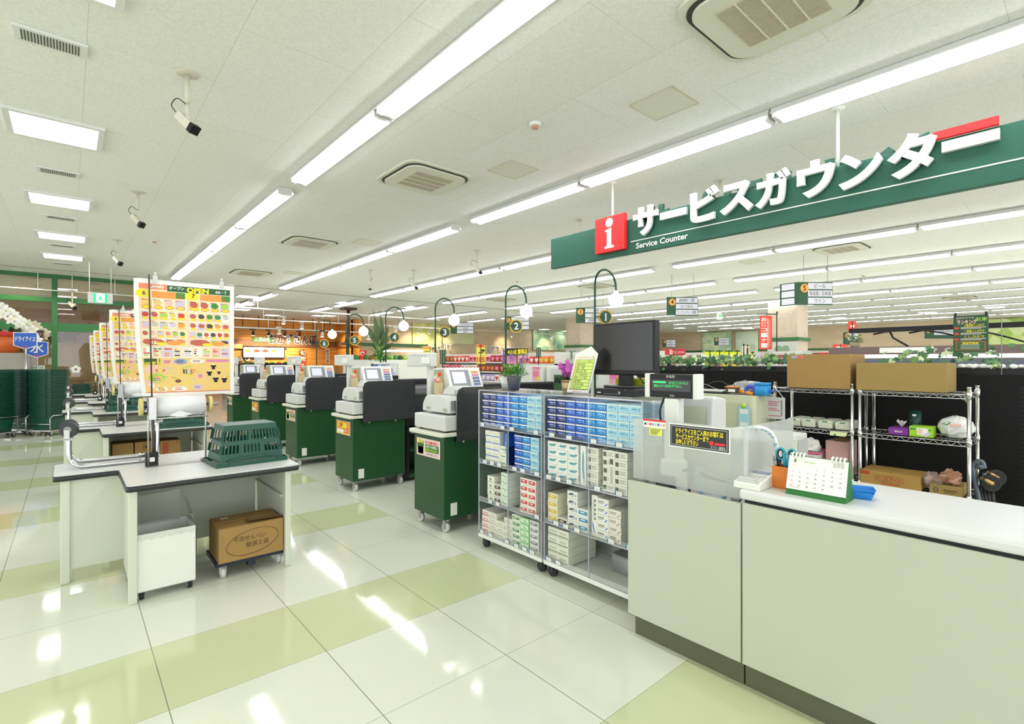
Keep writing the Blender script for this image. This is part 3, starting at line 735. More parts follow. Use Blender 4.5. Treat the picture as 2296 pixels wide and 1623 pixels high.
# carton on a dolly under the nearest table
NAVY = mat('dolly_navy', '20283c', 0.5)
t = thing('box_dolly', 'navy four-wheeled dolly under the handwritten carton', 'dolly', (.76, 3.96, 0))
b = MB(); b.box(0, 0, .085, .47, .04, .115, NAVY).box(0, .30, .085, .47, .34, .115, NAVY).box(0, .04, .085, .04, .30, .115, NAVY).box(.43, .04, .085, .47, .30, .115, NAVY).box(.18, .04, .085, .24, .30, .115, NAVY); b.box(.2, .0, .05, .25, .05, .085, NAVY); b.build('dolly_frame', t)
for x, y in ((.045, .03), (.42, .06), (.045, .30), (.42, .30)): caster_mb(x, y, .036, CASTER, GREY, .085, .014).build('caster', t)
INKB = mat('marker_ink', '4a3a26', 0.8)
def carton(name, label, loc, d, flaps=True, mt=CARD, rz=0, write=None, group=None):
    t = thing(name, label, 'cardboard box', loc, rz, group); w_, l_, h_ = d
    MB().box(0, 0, 0, w_, l_, h_, mt).build('carton_body', t, 0.003)
    if flaps:
        MB().box(.004, .004, h_, w_ - .004, l_ / 2 - .002, h_ + .004, mt).build('top_flap', t)
        MB().box(.004, l_ / 2 + .002, h_, w_ - .004, l_ - .004, h_ + .005, mt).build('top_flap', t)
    return t
t = carton('cardboard_box', 'brown carton with handwritten Japanese in a ring, on the dolly', (.77, 3.93, .116), (.42, .32, .235))
MB().add([(.19, .004, .262), (.41, -.006, .258), (.415, .11, .245), (.20, .12, .25)], [(0, 1, 2, 3)], CARDD).build('raised_flap', t)
b = MB(); T = faceY((.215, -.0015, .115))
ring = [(.17 * math.cos(i * .2618), .0, .085 * math.sin(i * .2618)) for i in range(24)]
b.tube([(.215 + p[0], -.001, .115 + p[2] + p[0] * .12) for p in ring], .0016, INKB, 4, closed=True)
b.text('平治せんべい', -.02, .032, .03, INKB, T, 0, .0, .21); b.text('紙袋と袋', .03, -.018, .03, INKB, T, 0, .0, .15); b.build('handwriting', t)
MB().rect(.06, .24, .11, .27, PAPER, Matrix.Translation((0, 0, .241))).build('shipping_label', t)
for k, (x, wd, lab) in enumerate(((.36, .19, 'open brown carton at left under the second bagging table'), (.56, .19, 'brown carton with a black print frame under the second table'), (.80, .20, 'brown carton right of the pole under the second table'))):
    t = carton('cardboard_box', lab, (x, 7.15, 0), (wd, .28, .585 if k < 2 else .575))
    if k == 1:
        b = MB(); T = faceY((.11, -.001, .53)); b.rect(-.03, -.04, .03, .04, INKB, T); b.rect(-.025, -.035, .025, .035, CARD, T, .0005); b.rect(-.014, -.02, .014, .02, INKB, T, .001); b.build('printed_mark', t)
    if k == 2: MB().rect(.02, .40, .08, .56, mat('red_print', 'a5502f', .7), faceY((0, -.001, 0))).build('printed_mark', t)

# ------------------------------------------------------------------ basket stacks at the far left
def stack_basket_mesh():
    b = MB(); m = BASKET; L1, W1 = .50, .37
    b.frustum((-.2, -.14, .2, .14), (-.232, -.168, .232, .168), 0, .25, m, caps=(1, 0))
    b.frustum((-L1 / 2, -W1 / 2, L1 / 2, W1 / 2), (-L1 / 2, -W1 / 2, L1 / 2, W1 / 2), .238, .26, m, caps=(0, 0))
    for s in (-1, 1):
        b.box(-L1 / 2, s * W1 / 2 - .012, .252, L1 / 2, s * W1 / 2 + .012, .26, m); b.box(s * L1 / 2 - .012, -W1 / 2, .252, s * L1 / 2 + .012, W1 / 2, .26, m)
        b.tube([(-.15, s * .19, .256), (-.14, s * .2, .235), (.14, s * .2, .235), (.15, s * .19, .256)], .006, m, 5)
    return b.mesh('shopping_basket')
SBM = stack_basket_mesh()
def basket_stack(x, y, z0, n, where, rz):
    for i in range(n):
        o = bpy.data.objects.new('shopping_basket', SBM); COL.objects.link(o); o.location = (x + random.uniform(-.004, .004), y, z0 + i * .0335); o.rotation_euler = (0, 0, rz)
        tag(o, f"green basket nested in the {where}, {ORD[n - 1 - i]} from its top", 'basket', 'nested green baskets in the ' + where)
def dolly(loc, label, L=.52, W=.40):
    t = thing('basket_dolly', label, 'dolly', loc)
    b = MB(); b.box(-L / 2, -W / 2, .09, L / 2, W / 2, .115, STEEL); b.build('dolly_deck', t)
    for s in (-1, 1):
        MB().tube([(s * (L / 2 + .01), -W / 2 - .02, .10), (s * (L / 2 + .01), -W / 2 - .02, .36), (s * (L / 2 + .01), -W / 2 + .03, .41), (s * (L / 2 + .01), W / 2, .41), (s * (L / 2 + .01), W / 2, .10)], .009, CHROME, 6).build('guard_rail', t)
    MB().tube([(-L / 2, -W / 2 - .02, .24), (L / 2, -W / 2 - .02, .24)], .007, CHROME, 6).build('front_wire', t)
    for x in (-1, 1):
        for y in (-1, 1): caster_mb(x * (L / 2 - .04), y * (W / 2 - .04), .04, DARK, STEEL, .09, .015).build('caster', t)
    return t
for (px_, y_, n, wh) in ((-12, 14.3, 30, 'leftmost basket stack at the frame edge'), (56, 14.75, 30, 'dark middle basket stack'), (110, 14.2, 30, 'tall basket stack beside the bagging tables')):
    p = atY(px_, 960, y_); dolly((p.x, y_, 0), f"wire-guarded dolly under the {wh}").rotation_euler = (0, 0, -0.82); basket_stack(p.x, y_, .116, n, wh, -0.82)
p = atY(185, 900, 17.2); basket_stack(p.x - .12, 17.2, .10, 18, 'low basket stack near the glazed front', .3); dolly((p.x - .12, 17.2, -.016), 'wire-guarded dolly under the low basket stack near the glazed front')
# shopping carts behind the stacks
CARTW = mat('cart_wire', '4a3f44', 0.35, 0.6)
def make_cart():
    t = thing('shopping_cart', 'x', 'shopping cart')
    b = MB()
    for s in (-1, 1):
        b.tube([(s * .22, -.35, .12), (s * .22, .30, .14), (s * .22, .38, .60), (s * .24, .42, 1.0)], .011, CARTW, 6)
        for z in (.55, .70, .85): b.tube([(s * .2, -.36, z - .02), (s * .24, .36, z)], .006, CARTW, 5)
    for z in (.55, .85):
        b.tube([(-.2, -.36, z - .02), (.2, -.36, z - .02)], .006, CARTW, 5)
    for i in range(7): b.tube([(-.2 + .066 * i, -.36, .53), (-.2 + .066 * i, .36, .55)], .004, CARTW, 4); b.tube([(-.2 + .066 * i, -.36, .53), (-.21 + .07 * i, -.38, .85)], .004, CARTW, 4)
    b.build('wire_frame', t)
    MB().tube([(-.24, .42, 1.0), (.24, .42, 1.0)], .016, mat('cart_handle', '6b4a38', .5), 8).build('push_handle', t)
    for x in (-1, 1):
        for y in (-.33, .28): caster_mb(x * .22, y, .05, DARK, STEEL, .12, .014).build('caster', t)
    return t
ct = make_cart()
for k, (x, y) in enumerate(((.0, 17.95), (.52, 18.0), (1.04, 18.05))):
    l = f"dark wire shopping cart parked against the glazed front, {ORD[k]} from the left"
    if k == 0: ct.location = (x, y, 0); ct['label'] = l; ct['group'] = 'parked shopping carts'
    else: dup(ct, (x, y, 0), label=l, group='parked shopping carts')

# dry-ice machine, signs, flowers
IRON = mat('machine_grey', 'a9a298', 0.4, noise=0.1, nscale=5)
p = atY(14, 800, 15.9)
t = thing('dry_ice_machine', 'grey steel dry ice machine behind the leftmost basket stack', 'machine', (p.x, 15.9, 0))
MB().box(-.6, -.3, .1, .46, .3, 1.70, IRON).build('machine_body', t, 0.01)
MB().box(-.55, -.31, .9, .40, -.30, 1.62, IRON).build('machine_door', t, 0.004)
for x in (-.5, .36): MB().box(x - .03, -.25, 0, x + .03, .25, .1, BLACK).build('foot', t)
SBLUE = mat('sign_blue', '2a5fc4', 0.45)
def shield(name, label, px_, y_, wpx, cyp, txt, hpx, th):
    c = atY(px_, cyp, y_); k = (FW.dot(c - C0)) / FPX; w2 = wpx / 2 * k; h2 = hpx / 2 * k
    t = thing(name, label, 'sign', (c.x, y_, c.z))
    T = frame((0, 0, 0), (1, -.15, 0), (0, 0, 1))
    def sh(s, z0, z1, m):
        pts = [(-w2 * s, h2 * s), (w2 * s, h2 * s), (w2 * s, -h2 * .55 * s), (0, -h2 * s), (-w2 * s, -h2 * .55 * s)]
        return MB().prism(pts[::-1], z0, z1, m, 'z', T)
    sh(1, -.01, 0, PAPER).build('sign_back', t); b = sh(.92, 0, .004, SBLUE); b.text(txt, 0, h2 * .22, th * k, PAPER, T, .006, .02, w2 * 1.65 if len(txt) > 1 else None)
    b.rect(-w2 * .25, -h2 * .78, w2 * .25, -h2 * .68, RED, T, .006); b.build('sign_face', t)
    MB().cyl((0, .03, -h2), (0.0, .03, -c.z + 0.0), .022, CHROME).build('post', t)
    MB().lathe([(0, 0), (.16, 0), (.16, .015), (0, .02)], (0, .03, -c.z), CHROME, 16).build('post_foot', t)
    return t
shield('dry_ice_sign', 'blue pentagon sign reading ドライアイス on a chrome post', 57, 15.2, 40, 764, 'ドライアイス', 38, 9)
shield('ice_sign', 'blue pentagon sign with one white character for ice', 83, 15.5, 38, 784, '氷', 37, 17)
p = atY(78, 750, 16.2)
t = thing('framed_notice', 'dark framed notice behind the blue signs', 'notice', (p.x, 16.2, p.z)); MB().box(-.19, -.01, -.3, .17, .01, .12, MIDGREY).build('notice_frame', t)
b = MB(); b.rect(-.17, -.28, .15, .10, FDK, faceY((0, -.012, 0))); b.rect(-.05, -.2, .13, -.13, YELLOW, faceY((0, -.013, 0))); b.text('オープン', .04, 0, .06, FSAND, faceY((0, -.014, 0)), 0); b.build('notice_print', t)
MB().cyl((0, .02, -.3), (0, .02, -p.z), .015, STEEL).build('notice_post', t)
p = atY(82, 832, 15.6)
t = thing('small_notice_card', 'small pale green notice card standing behind the basket stacks', 'notice', (p.x, 15.6, 0)); MB().box(-.14, 0, p.z - .13, .14, .012, p.z + .13, mat('card_green', 'c6d8bd', .6)).text('お知らせ', 0, p.z + .08, .04, INK, faceY((0, -.001, 0)), 0).build('card', t); MB().cyl((0, .02, 0), (0, .02, p.z - .1), .015, STEEL).build('card_post', t)
# orchid in an orange wrapped pot on the machine
PETW = mat('orchid_white', 'f2f0ea', 0.6); PETP = mat('orchid_pink', 'd566c8', 0.6); STEM = mat('plant_stem', '4c6b33', 0.6); LEAFD = mat('leaf_dark', '2c4a2b', 0.5); WRAP = mat('orange_wrap', 'd9682a', 0.4); WRAPY = mat('ribbon_red', 'c22c22', 0.4)
def petal_flower(b, c, r, m, nrm=(0, -1, 0)):
    T = frame(c, Vector((0, 0, 1)).cross(Vector(nrm)) if abs(nrm[2]) < .9 else (1, 0, 0), (0, 0, 1))
    for i in range(5):
        a = math.radians(90 + 72 * i + random.uniform(-6, 6)); u = Vector((math.cos(a), math.sin(a), 0)); v = Vector((-math.sin(a), math.cos(a), 0))
        pts = [u * 0, u * r * .45 + v * r * .36 + Vector((0, 0, .12 * r)), u * r * .95 + v * r * .2, u * r, u * r * .95 - v * r * .2, u * r * .45 - v * r * .36 + Vector((0, 0, .12 * r))]
        b.add(pts, [tuple(range(6))], m, T=T)
def orchid(name, label, base, pot_r, pot_h, sprays, m, potm, fr, lipm=YELLOW):
    t = thing(name, label, 'potted plant', base)
    pot = MB().lathe([(0, 0), (pot_r * .75, 0), (pot_r, pot_h), (pot_r * .9, pot_h), (pot_r * .85, pot_h * .92), (0, pot_h * .92)], (0, 0, 0), potm, 18).build('pot', t)
    for sp in sprays:
        pts = [Vector(q) for q in sp]
        MB().tube(pts, .006, STEM, 5).build('flower_stem', t)
        b = MB(); n = 9
        for i in range(n):
            f = .35 + .65 * i / (n - 1); k = f * (len(pts) - 1); j = min(int(k), len(pts) - 2); q = pts[j].lerp(pts[j + 1], k - j)
            c = q + Vector((random.uniform(-.03, .03), -.02, -.01 + random.uniform(-.03, .03)))
            petal_flower(b, c, fr * random.uniform(.85, 1.1), m, (random.uniform(-.4, .4), -1, random.uniform(-.2, .2))); b.ball(c + Vector((0, -.008, 0)), fr * .14, lipm, 6, 4)
        b.build('blossoms', t)
    b = MB()
    for i in range(6):
        a = i * 1.05; d = Vector((math.cos(a), math.sin(a) * .8, 0)); s = Vector((-d.y, d.x, 0)); L = pot_r * 1.9
        p0 = Vector((0, 0, pot_h * .95)); p1 = p0 + d * L * .6 + Vector((0, 0, L * .35)); p2 = p0 + d * L + Vector((0, 0, L * .05))
        b.add([p0 - s * .01, p0 + s * .01, p1 + s * pot_r * .35, p2, p1 - s * pot_r * .35], [(0, 1, 2, 3, 4)], LEAFD)
    b.build('leaves', t)
    return t
p = atY(12, 785, 15.85)
random.seed(3)
t = orchid('white_orchid', 'white orchid with drooping sprays in an orange wrapped pot', (p.x, 15.85, 1.70), .30, .40, [[(-.1, 0, .35), (-.2, 0, .8), (-.12, -.05, 1.02), (.22, -.1, .72), (.50, -.1, .28)], [(-.15, 0, .35), (-.28, .05, .9), (-.15, 0, 1.08), (.1, -.05, .92), (.42, -.12, .52)], [(-.15, 0, .35), (-.25, .05, .8), (-.12, -.1, .95), (.2, -.15, .62), (.46, -.15, .40)]], PETW, WRAP, .11)
MB().lathe([(.31, .36), (.36, .44), (.30, .47), (.25, .40)], (0, 0, 0), WRAPY, 14).build('ribbon', t)
p = atY(58, 735, 16.6)
t = orchid('cream_orchid', 'cream flower stand arrangement behind the white orchid', (p.x, 16.6, 0), .22, 1.75, [[(0, 0, 1.7), (-.1, 0, 2.1), (-.05, 0, 2.45), (.15, 0, 2.4), (.35, -.05, 2.2)], [(0, 0, 1.7), (.05, 0, 2.2), (.15, 0, 2.3), (.3, 0, 2.1)]], mat('petal_cream', 'e3d9bd', .6), MIDGREY, .10)
# hanging exit sign, white rail, bank lettering on the arcade wall, window sticker
p = atY(225, 668, 15.5)
t = thing('exit_sign', 'hanging green running-man exit sign at left', 'exit sign', (p.x, 15.5, p.z))
EXG = mat('exit_green', '18b56c', 0.4, emit=0.9)
MB().box(-.23, -.05, -.13, .23, .05, .12, GREY).build('sign_box', t, 0.006)
b = MB(); T = faceY((0, -.052, -.005)); b.rect(-.13, -.11, .13, .11, EXG, T); b.rect(-.08, -.1, .08, .1, mat('exit_white', 'f4f8f4', .4, emit=.8), T, .001)
b.disc((.0, .05, .002), .018, EXG, T, 10); b.add([(-.03, .03, .002), (.03, .02, .002), (.02, -.02, .002), (.045, -.07, .002), (.025, -.075, .002), (.0, -.035, .002), (-.045, -.06, .002), (-.05, -.04, .002), (-.02, -.01, .002)], [tuple(range(9))], EXG, T=T); b.build('sign_face', t)
for x in (-.2, .2): MB().cyl((x, 0, .12), (x, 0, H - p.z), .008, GREY).build('hanger_rod', t)
p0 = atz(0, 644, H - .55); 
t = thing('white_hanging_rail', 'thin white rail hung across the ceiling before the glazed front', 'rail', (0, 0, 0))
z = 3.45; pa = atz(-40, 640, z); pb = atz(312, 670, z)
MB().cyl((pa.x, pa.y, z), (pb.x + .4, pa.y, z), .018, WHITE, n=8).build('rail', t)
for px_ in (4, 86, 162, 264): q = atz(px_, 651, z); MB().cyl((q.x, pa.y, z), (q.x, pa.y, H), .010, WHITE, n=6).build('hanger', t)
sp = dup(sc_, (atz(162, 651, z).x, pa.y - .1, z + .02), 0.3, label='small dark camera hung from the white rail at left')
p = atY(140, 757, 26.7)
one('bank_lettering', MB().text('百五銀行', 0, 0, .32, INK, faceY((p.x, 26.66, p.z + .0)), 0, .03, 66 / FPX * FW.dot(p - C0), depth=.02), 'dark wall letters 百五銀行 seen through the glazed front', 'sign')
p = atY(170, 828, GY - .02)
b = MB(); T = faceY((p.x, GY - .012, p.z)); r = 7 / FPX * FW.dot(p - C0)
for i in range(5): b.disc((r * .75 * math.cos(1.2566 * i + .3), r * .75 * math.sin(1.2566 * i + .3), .001 * (i + 1)), r * .55, PAPER, T, 14)
b.disc((0, 0, .007), r * .32, FDK, T, 12); one('flower_sticker', b, 'white flower sticker on the glass pane', 'sticker')
# ------------------------------------------------------------------ checkout lanes
BEIGETOP = mat('register_top_beige', 'dcdccb', 0.4); SCREEN = mat('screen_pale', 'c9cbe8', 0.2, emit=.35); KEYB = mat('key_blue', '3f5c9a', .5); BEZ = mat('bezel_white', 'ecece8', .35)
VENT = mat('vent_slot', 'aeb09c', .6)
RX = 2.46
RY = [3.73, 5.62, 7.52, 9.42, 11.3]
LN = ['nearest checkout lane', 'second checkout lane', 'third checkout lane', 'fourth checkout lane', 'fifth checkout lane']
def make_cab():
    t = thing('register_cabinet', 'x', 'checkout cabinet')
    b = MB(); b.box(0, 0, .115, .68, .50, .845, GREEN); b.build('cabinet_body', t, 0.006)
    MB().prism(rounded([(-.05, -.035), (.72, -.035), (.72, .54), (-.05, .54)], .05), .845, .878, BEIGETOP, smooth=True).build('cabinet_top', t, 0.006)
    b = MB(); b.box(.13, -.012, .755, .62, 0, .82, GREEN); b.cyl((.20, -.013, .79), (.20, -.019, .79), .008, WHITE, n=12).cyl((.54, -.013, .79), (.54, -.019, .79), .008, WHITE, n=12); b.build('panel_clamp', t)
    # smoked panel standing on the near side
    pts = [(.11, .80), (.80, .80), (.80, 1.22), (.79, 1.255), (.755, 1.275), (.175, 1.275), (.13, 1.255), (.11, 1.21)]
    MB().prism(pts, -.040, -.034, SMOKE, 'y').build('smoked_panel', t)
    b = MB(); b.box(.10, -.02, .80, .68, -.012, .86, BLACK); b.build('panel_shoe', t)
    b = MB(); T = faceY((.105, -.001, .20)); b.rect(-.035, -.055, .035, .055, WHITE, T, .002); b.rect(-.02, .005, .02, .04, GREY, T, .001); b.rect(-.02, -.04, .02, -.005, GREY, T, .001); b.build('socket_plate', t)
    for x, y in ((.05, .04), (.05, .46), (.63, .04), (.63, .46)): caster_mb(x, y, .042, CASTER, STEEL, .115, .016).build('caster', t)
    return t
def sign_sheet(kind):
    b = MB(); T = faceX((-.004, .25, .72)) @ Matrix.Diagonal((1, 1, 2.5, 1)); b.rect(-.20, -.08, .20, .08, mat('sheet_pink', 'f2d9d0', .6), T)
    if kind:
        b.rect(-.17, -.065, -.08, .0, INK, T, .001); b.add([(-.19, .035, .001), (-.07, .035, .001), (-.09, -.06, .001), (-.165, -.06, .001)], [(0, 1, 2, 3)], FDG, T=T); b.disc((-.15, .05, .002), .022, YELLOW, T, 12); b.disc((-.085, .045, .002), .016, FLIME, T, 10)
        b.text('セルフの買い物カゴ', .06, .05, .022, FR, T, .002, .03, .21); b.rect(-.04, -.035, .18, .03, FG, T, .0015); b.text('店内での買物は', .07, .014, .018, PAPER, T, .003, .02, .18); b.text('お断りいたします。', .07, -.016, .018, YELLOW, T, .003, .02, .18); b.text('ご協力お願いします', .07, -.055, .014, INK, T, .002, .0, .2)
    else:
        b.rect(-.19, -.07, .19, .075, FO, T, .001); b.rect(-.15, .0, .1, .06, YELLOW, T, .002); b.disc((.09, -.03, .002), .03, FR, T, 12); b.disc((.09, -.03, .003), .018, PAPER, T, 12); b.text('お得', -.06, .03, .04, FR, T, .003, .03); b.rect(-.17, -.06, .02, -.02, PAPER, T, .002); b.rect(-.19, -.07, .19, -.06, YELLOW, T, .003)
    return b
def make_drawer():
    t = thing('cash_drawer', 'x', 'cash drawer')
    MB().box(0, -.015, .012, .42, .50, .145, GREY).build('drawer_body', t, 0.012, 3)
    for y in (.0, .42): MB().box(.03, y, 0, .06, y + .04, .014, BLACK).box(.35, y, 0, .38, y + .04, .014, BLACK).build('drawer_foot', t)
    return t
def make_printer():
    t = thing('change_machine', 'x', 'change machine')
    prof = [(.0, .015), (.0, .085), (.02, .125), (.06, .155), (.12, .17), (.34, .17), (.40, .15), (.44, .10), (.45, .06), (.45, .015)]
    b = MB(); b.prism(prof, .0, .40, GREY, 'x', smooth=False)
    b.build('machine_body', t, 0.012, 3)
    b = MB()
    for i in range(5): b.box(-.003, .03 + i * .014, .03, .001, .037 + i * .014, .06, VENT); b.box(-.003, .30 + i * .017, .035, .001, .31 + i * .017, .062, VENT)
    b.build('vents', t)
    MB().box(.02, -.002, .04, .38, .0, .13, MIDGREY).build('side_window', t, 0.0)
    b = MB(); b.prism([(.10, .17), (.10, .22), (.13, .25), (.20, .25), (.26, .22), (.30, .17)], .12, .34, GREY, 'x'); b.build('coin_tray', t, 0.01)
    return t
def make_display():
    t = thing('customer_display', 'x', 'customer display')
    MB().prism(rounded([(.0, -.03), (.055, -.03), (.055, .03), (.0, .03)], .012), 0, .36, GREY, smooth=True).build('display_pole', t)
    b = MB(); b.box(-.01, -.075, .355, .055, .39, .49, GREY); b.build('display_head', t, 0.012, 3)
    MB().box(-.045, -.06, .38, -.01, .06, .44, WHITE).build('hinge_block', t, 0.008)
    b = MB()
    for i in range(5): b.box(-.012, .02 + i * .065, .462, -.009, .055 + i * .065, .467, MIDGREY)
    b.build('vent_slots', t)
    return t
def make_terminal():
    t = thing('register_terminal', 'x', 'register terminal')
    # wedge body seen from its side, screen tilted towards the cashier
    side = [(.10, .0), (.30, .0), (.30, .20), (.05, .215), (-.02, .05), (-.02, .0)]
    MB().prism([(-.03, .03), (.06, .245), (.09, .245), (.36, .235), (.36, .03)], .0, .40, BEZ, 'x').build('terminal_body', t, 0.008)
    MB().prism([(.09, .045), (.10, .225), (.345, .22), (.345, .045)], -.004, .0, mat('side_grey', 'b4b69e', .5), 'x').build('side_cover', t)
    MB().box(.10, .12, 0, .30, .28, .03, GREY).build('terminal_base', t)
    T = frame((.20, .015, .137), (1, 0, 0), (0, .09, .215)); b = MB(); b.rect(-.17, -.08, .05, .09, mat('screen_grey', '8f9196', .3), T, .003); b.rect(-.15, -.05, .0, .07, SCREEN, T, .004); b.build('screen', t)
    b = MB(); b.rect(.075, -.085, .175, .095, PAPER, T, .003)
    for i in range(4):
        for j in range(5): b.rect(.085 + i * .021, -.075 + j * .032, .102 + i * .021, -.05 + j * .032, [KEYB, KEYB, KEYB, FMAG, FO][j], T, .005)
    b.build('keypad', t)
    return t
cb, dr, pr, ds, tm = make_cab(), make_drawer(), make_printer(), make_display(), make_terminal()
def put(src, k, loc, lab, grp):
    if k == 0: src.location = loc; src['label'] = lab; src['group'] = grp; return src
    return dup(src, loc, label=lab, group=grp)
SH = [sign_sheet(1), sign_sheet(0)]
cabs = []
for k, y in enumerate(RY):
    c = put(cb, k, (RX, y, 0), f"dark green wheeled register cabinet of the {LN[k]}", 'green register cabinets')
    cabs.append(c); put(dr, k, (RX, y, .88), f"white cash drawer box on the green cabinet of the {LN[k]}", 'cash drawers')
    put(pr, k, (RX + .07, y + .02, 1.025), f"rounded white change machine on the drawer of the {LN[k]}", 'change machines')
    put(ds, k, (RX + .15, y + .50, 1.10), f"white customer display on a pole at the {LN[k]}", 'customer displays')
    put(tm, k, (RX + .29, y + .34, 1.20), f"white register terminal with wedge screen at the {LN[k]}", 'register terminals')
for k, c in enumerate(cabs): SH[k % 2].build('notice_sheet', c)
# things behind the smoked panels: dark counters
def make_counter():
    t = thing('checkout_counter', 'x', 'checkout counter')
    b = MB(); b.box(.70, .02, .70, 2.75, .62, .84, BLACK); b.build('counter_top', t, 0.01)
    b = MB(); b.box(.72, .04, .04, .76, .6, .70, BLACK).box(2.69, .04, 0, 2.73, .6, .70, BLACK).box(.76, .56, .04, 2.69, .6, .70, GREEN).box(.76, .04, .05, 2.69, .56, .09, GREEN).box(.76, .04, .38, 2.69, .56, .40, GREEN); b.build('counter_frame', t)
    b = MB(); b.box(.80, .04, .60, 1.25, .5, .64, mat('tray_violet', 'a4a3c4', .4)); b.build('pull_out_tray', t)
    b = MB(); b.prism([(.05, .84), (.05, 1.10), (.12, 1.16), (.50, 1.20), (.56, 1.10), (.56, .84)], .80, 1.35, DARK, 'x'); b.build('scanner_housing', t, 0.02)
    b = MB(); b.box(.82, .50, .84, 1.9, .58, 1.27, BLACK); b.build('rear_screen', t, 0.02)
    return t
co = make_counter()
for k, y in enumerate(RY): put(co, k, (RX, y, 0), f"black checkout counter with scanner behind the smoked panel, {LN[k]}", 'black checkout counters')
# small gift boxes by the poles
def make_gum():
    t = thing('snack_box', 'x', 'snack box')
    MB().box(0, 0, 0, .06, .07, .11, mat('tan_box', 'c6b48a', .7)).build('box_body', t)
    b = MB(); rnd = random.Random(5)
    for i in range(12): b.cbox((.01 + rnd.random() * .04, rnd.random() * .07, .12 + rnd.random() * .07), (.03, .012, .03), rnd.choice([FR, FO, YELLOW, FPINK, FMAG, PAPER]))
    b.build('sweets', t); return t
gm = make_gum()
for k, y in enumerate(RY[:4]): put(gm, k, (RX + .17, y + .36, 1.195), f"tan box of sweets on the change machine of the {LN[k]}", 'boxes of sweets')
# lane lamps with number discs
GLOBE = mat('globe_glass', (1.0, .97, .92), .3, emit=4.0); DISCG = mat('disc_green', '2c5044', .5); DISCY = mat('disc_rim', 'e2b128', .5); POLEG = mat('lamp_pole_green', '1f4630', .4)
def make_lamp(num, pole_px, top_y, Y, gx, gy, dx, dyc, k):
    p = atY(pole_px, top_y, Y); X = p.x; dep = FW.dot(p - C0); pxm = dep / FPX
    t = thing('lane_lamp', f"arched lane lamp with a glowing globe and number {num} disc", 'lamp', (X, Y, 0), group='arched lane lamps')
    ztop = p.z; w_ = atY(gx, gy, Y).x - X; r = w_ / 2; gp = FW.dot(atY(gx, gy, Y) - C0) / FPX
    pts = [(0, 0, 0), (0, 0, ztop - r)] + [(r - r * math.cos(a * math.pi / 10), 0, ztop - r + r * math.sin(a * math.pi / 10)) for a in range(1, 10)] + [(w_, 0, ztop - r), (w_, 0, ztop - r - .18)]
    MB().tube(pts, .016, POLEG, 8).build('arched_pole', t)
    MB().lathe([(0, 0), (.10, 0), (.10, .02), (.03, .03), (0, .03)], (0, 0, 0), POLEG, 14).build('pole_foot', t)
    gz = atY(gx, gy, Y).z
    MB().ball((w_, 0, gz), [16.5, 14, 12.5, 11, 10.5, 9.5][k] * gp, GLOBE, 20, 12).build('globe', t)
    MB().cyl((w_, 0, gz + [15.5, 13, 11.5, 10, 9.5, 8.5][k] * gp), (w_, 0, gz + [22, 18, 15, 14, 13, 12][k] * gp), .03, WHITE).build('globe_cap', t)
    q_ = atY(dx, dyc, Y); c = (q_.x - X, 0, q_.z); rr = [16.5, 15, 13.2, 11.8, 10.8, 9.8][k] * FW.dot(q_ - C0) / FPX
    nv = Vector((-math.sin(.42), -math.cos(.42), 0)); T = frame(Vector(c) + nv * .02, (math.cos(.42), -math.sin(.42), 0), (0, 0, 1)); d = MB().cyl(Vector(c) - nv * .015, Vector(c) + nv * .015, rr, DISCY, n=28); d.disc((0, 0, -.004), rr * .84, DISCG, T, 28); d.text(str(num), 0, 0, rr * 1.05, PAPER, T, -.002, .02); d.build('number_disc', t)
    MB().cyl((0, 0, c[2]), (c[0], 0, c[2]), .008, POLEG, n=6).build('disc_arm', t)
    return t
LY = [4.75, 6.7, 8.65, 10.55, 12.5, 14.4]
for k, (num, pp, ty, gx, gy, dx, dy) in enumerate(((1, 1334, 600, 1381, 673, 1357, 711), (2, 1134, 638, 1180, 699, 1157, 731), (3, 976, 667, 1018, 718, 997, 745), (4, 865, 687, 905, 731, 884, 756), (5, 777, 703, 815, 743, 795, 763), (6, 710, 716, 745, 750, 727, 770))):
    make_lamp(num, pp, ty, LY[k], gx, gy, dx, dy, k)
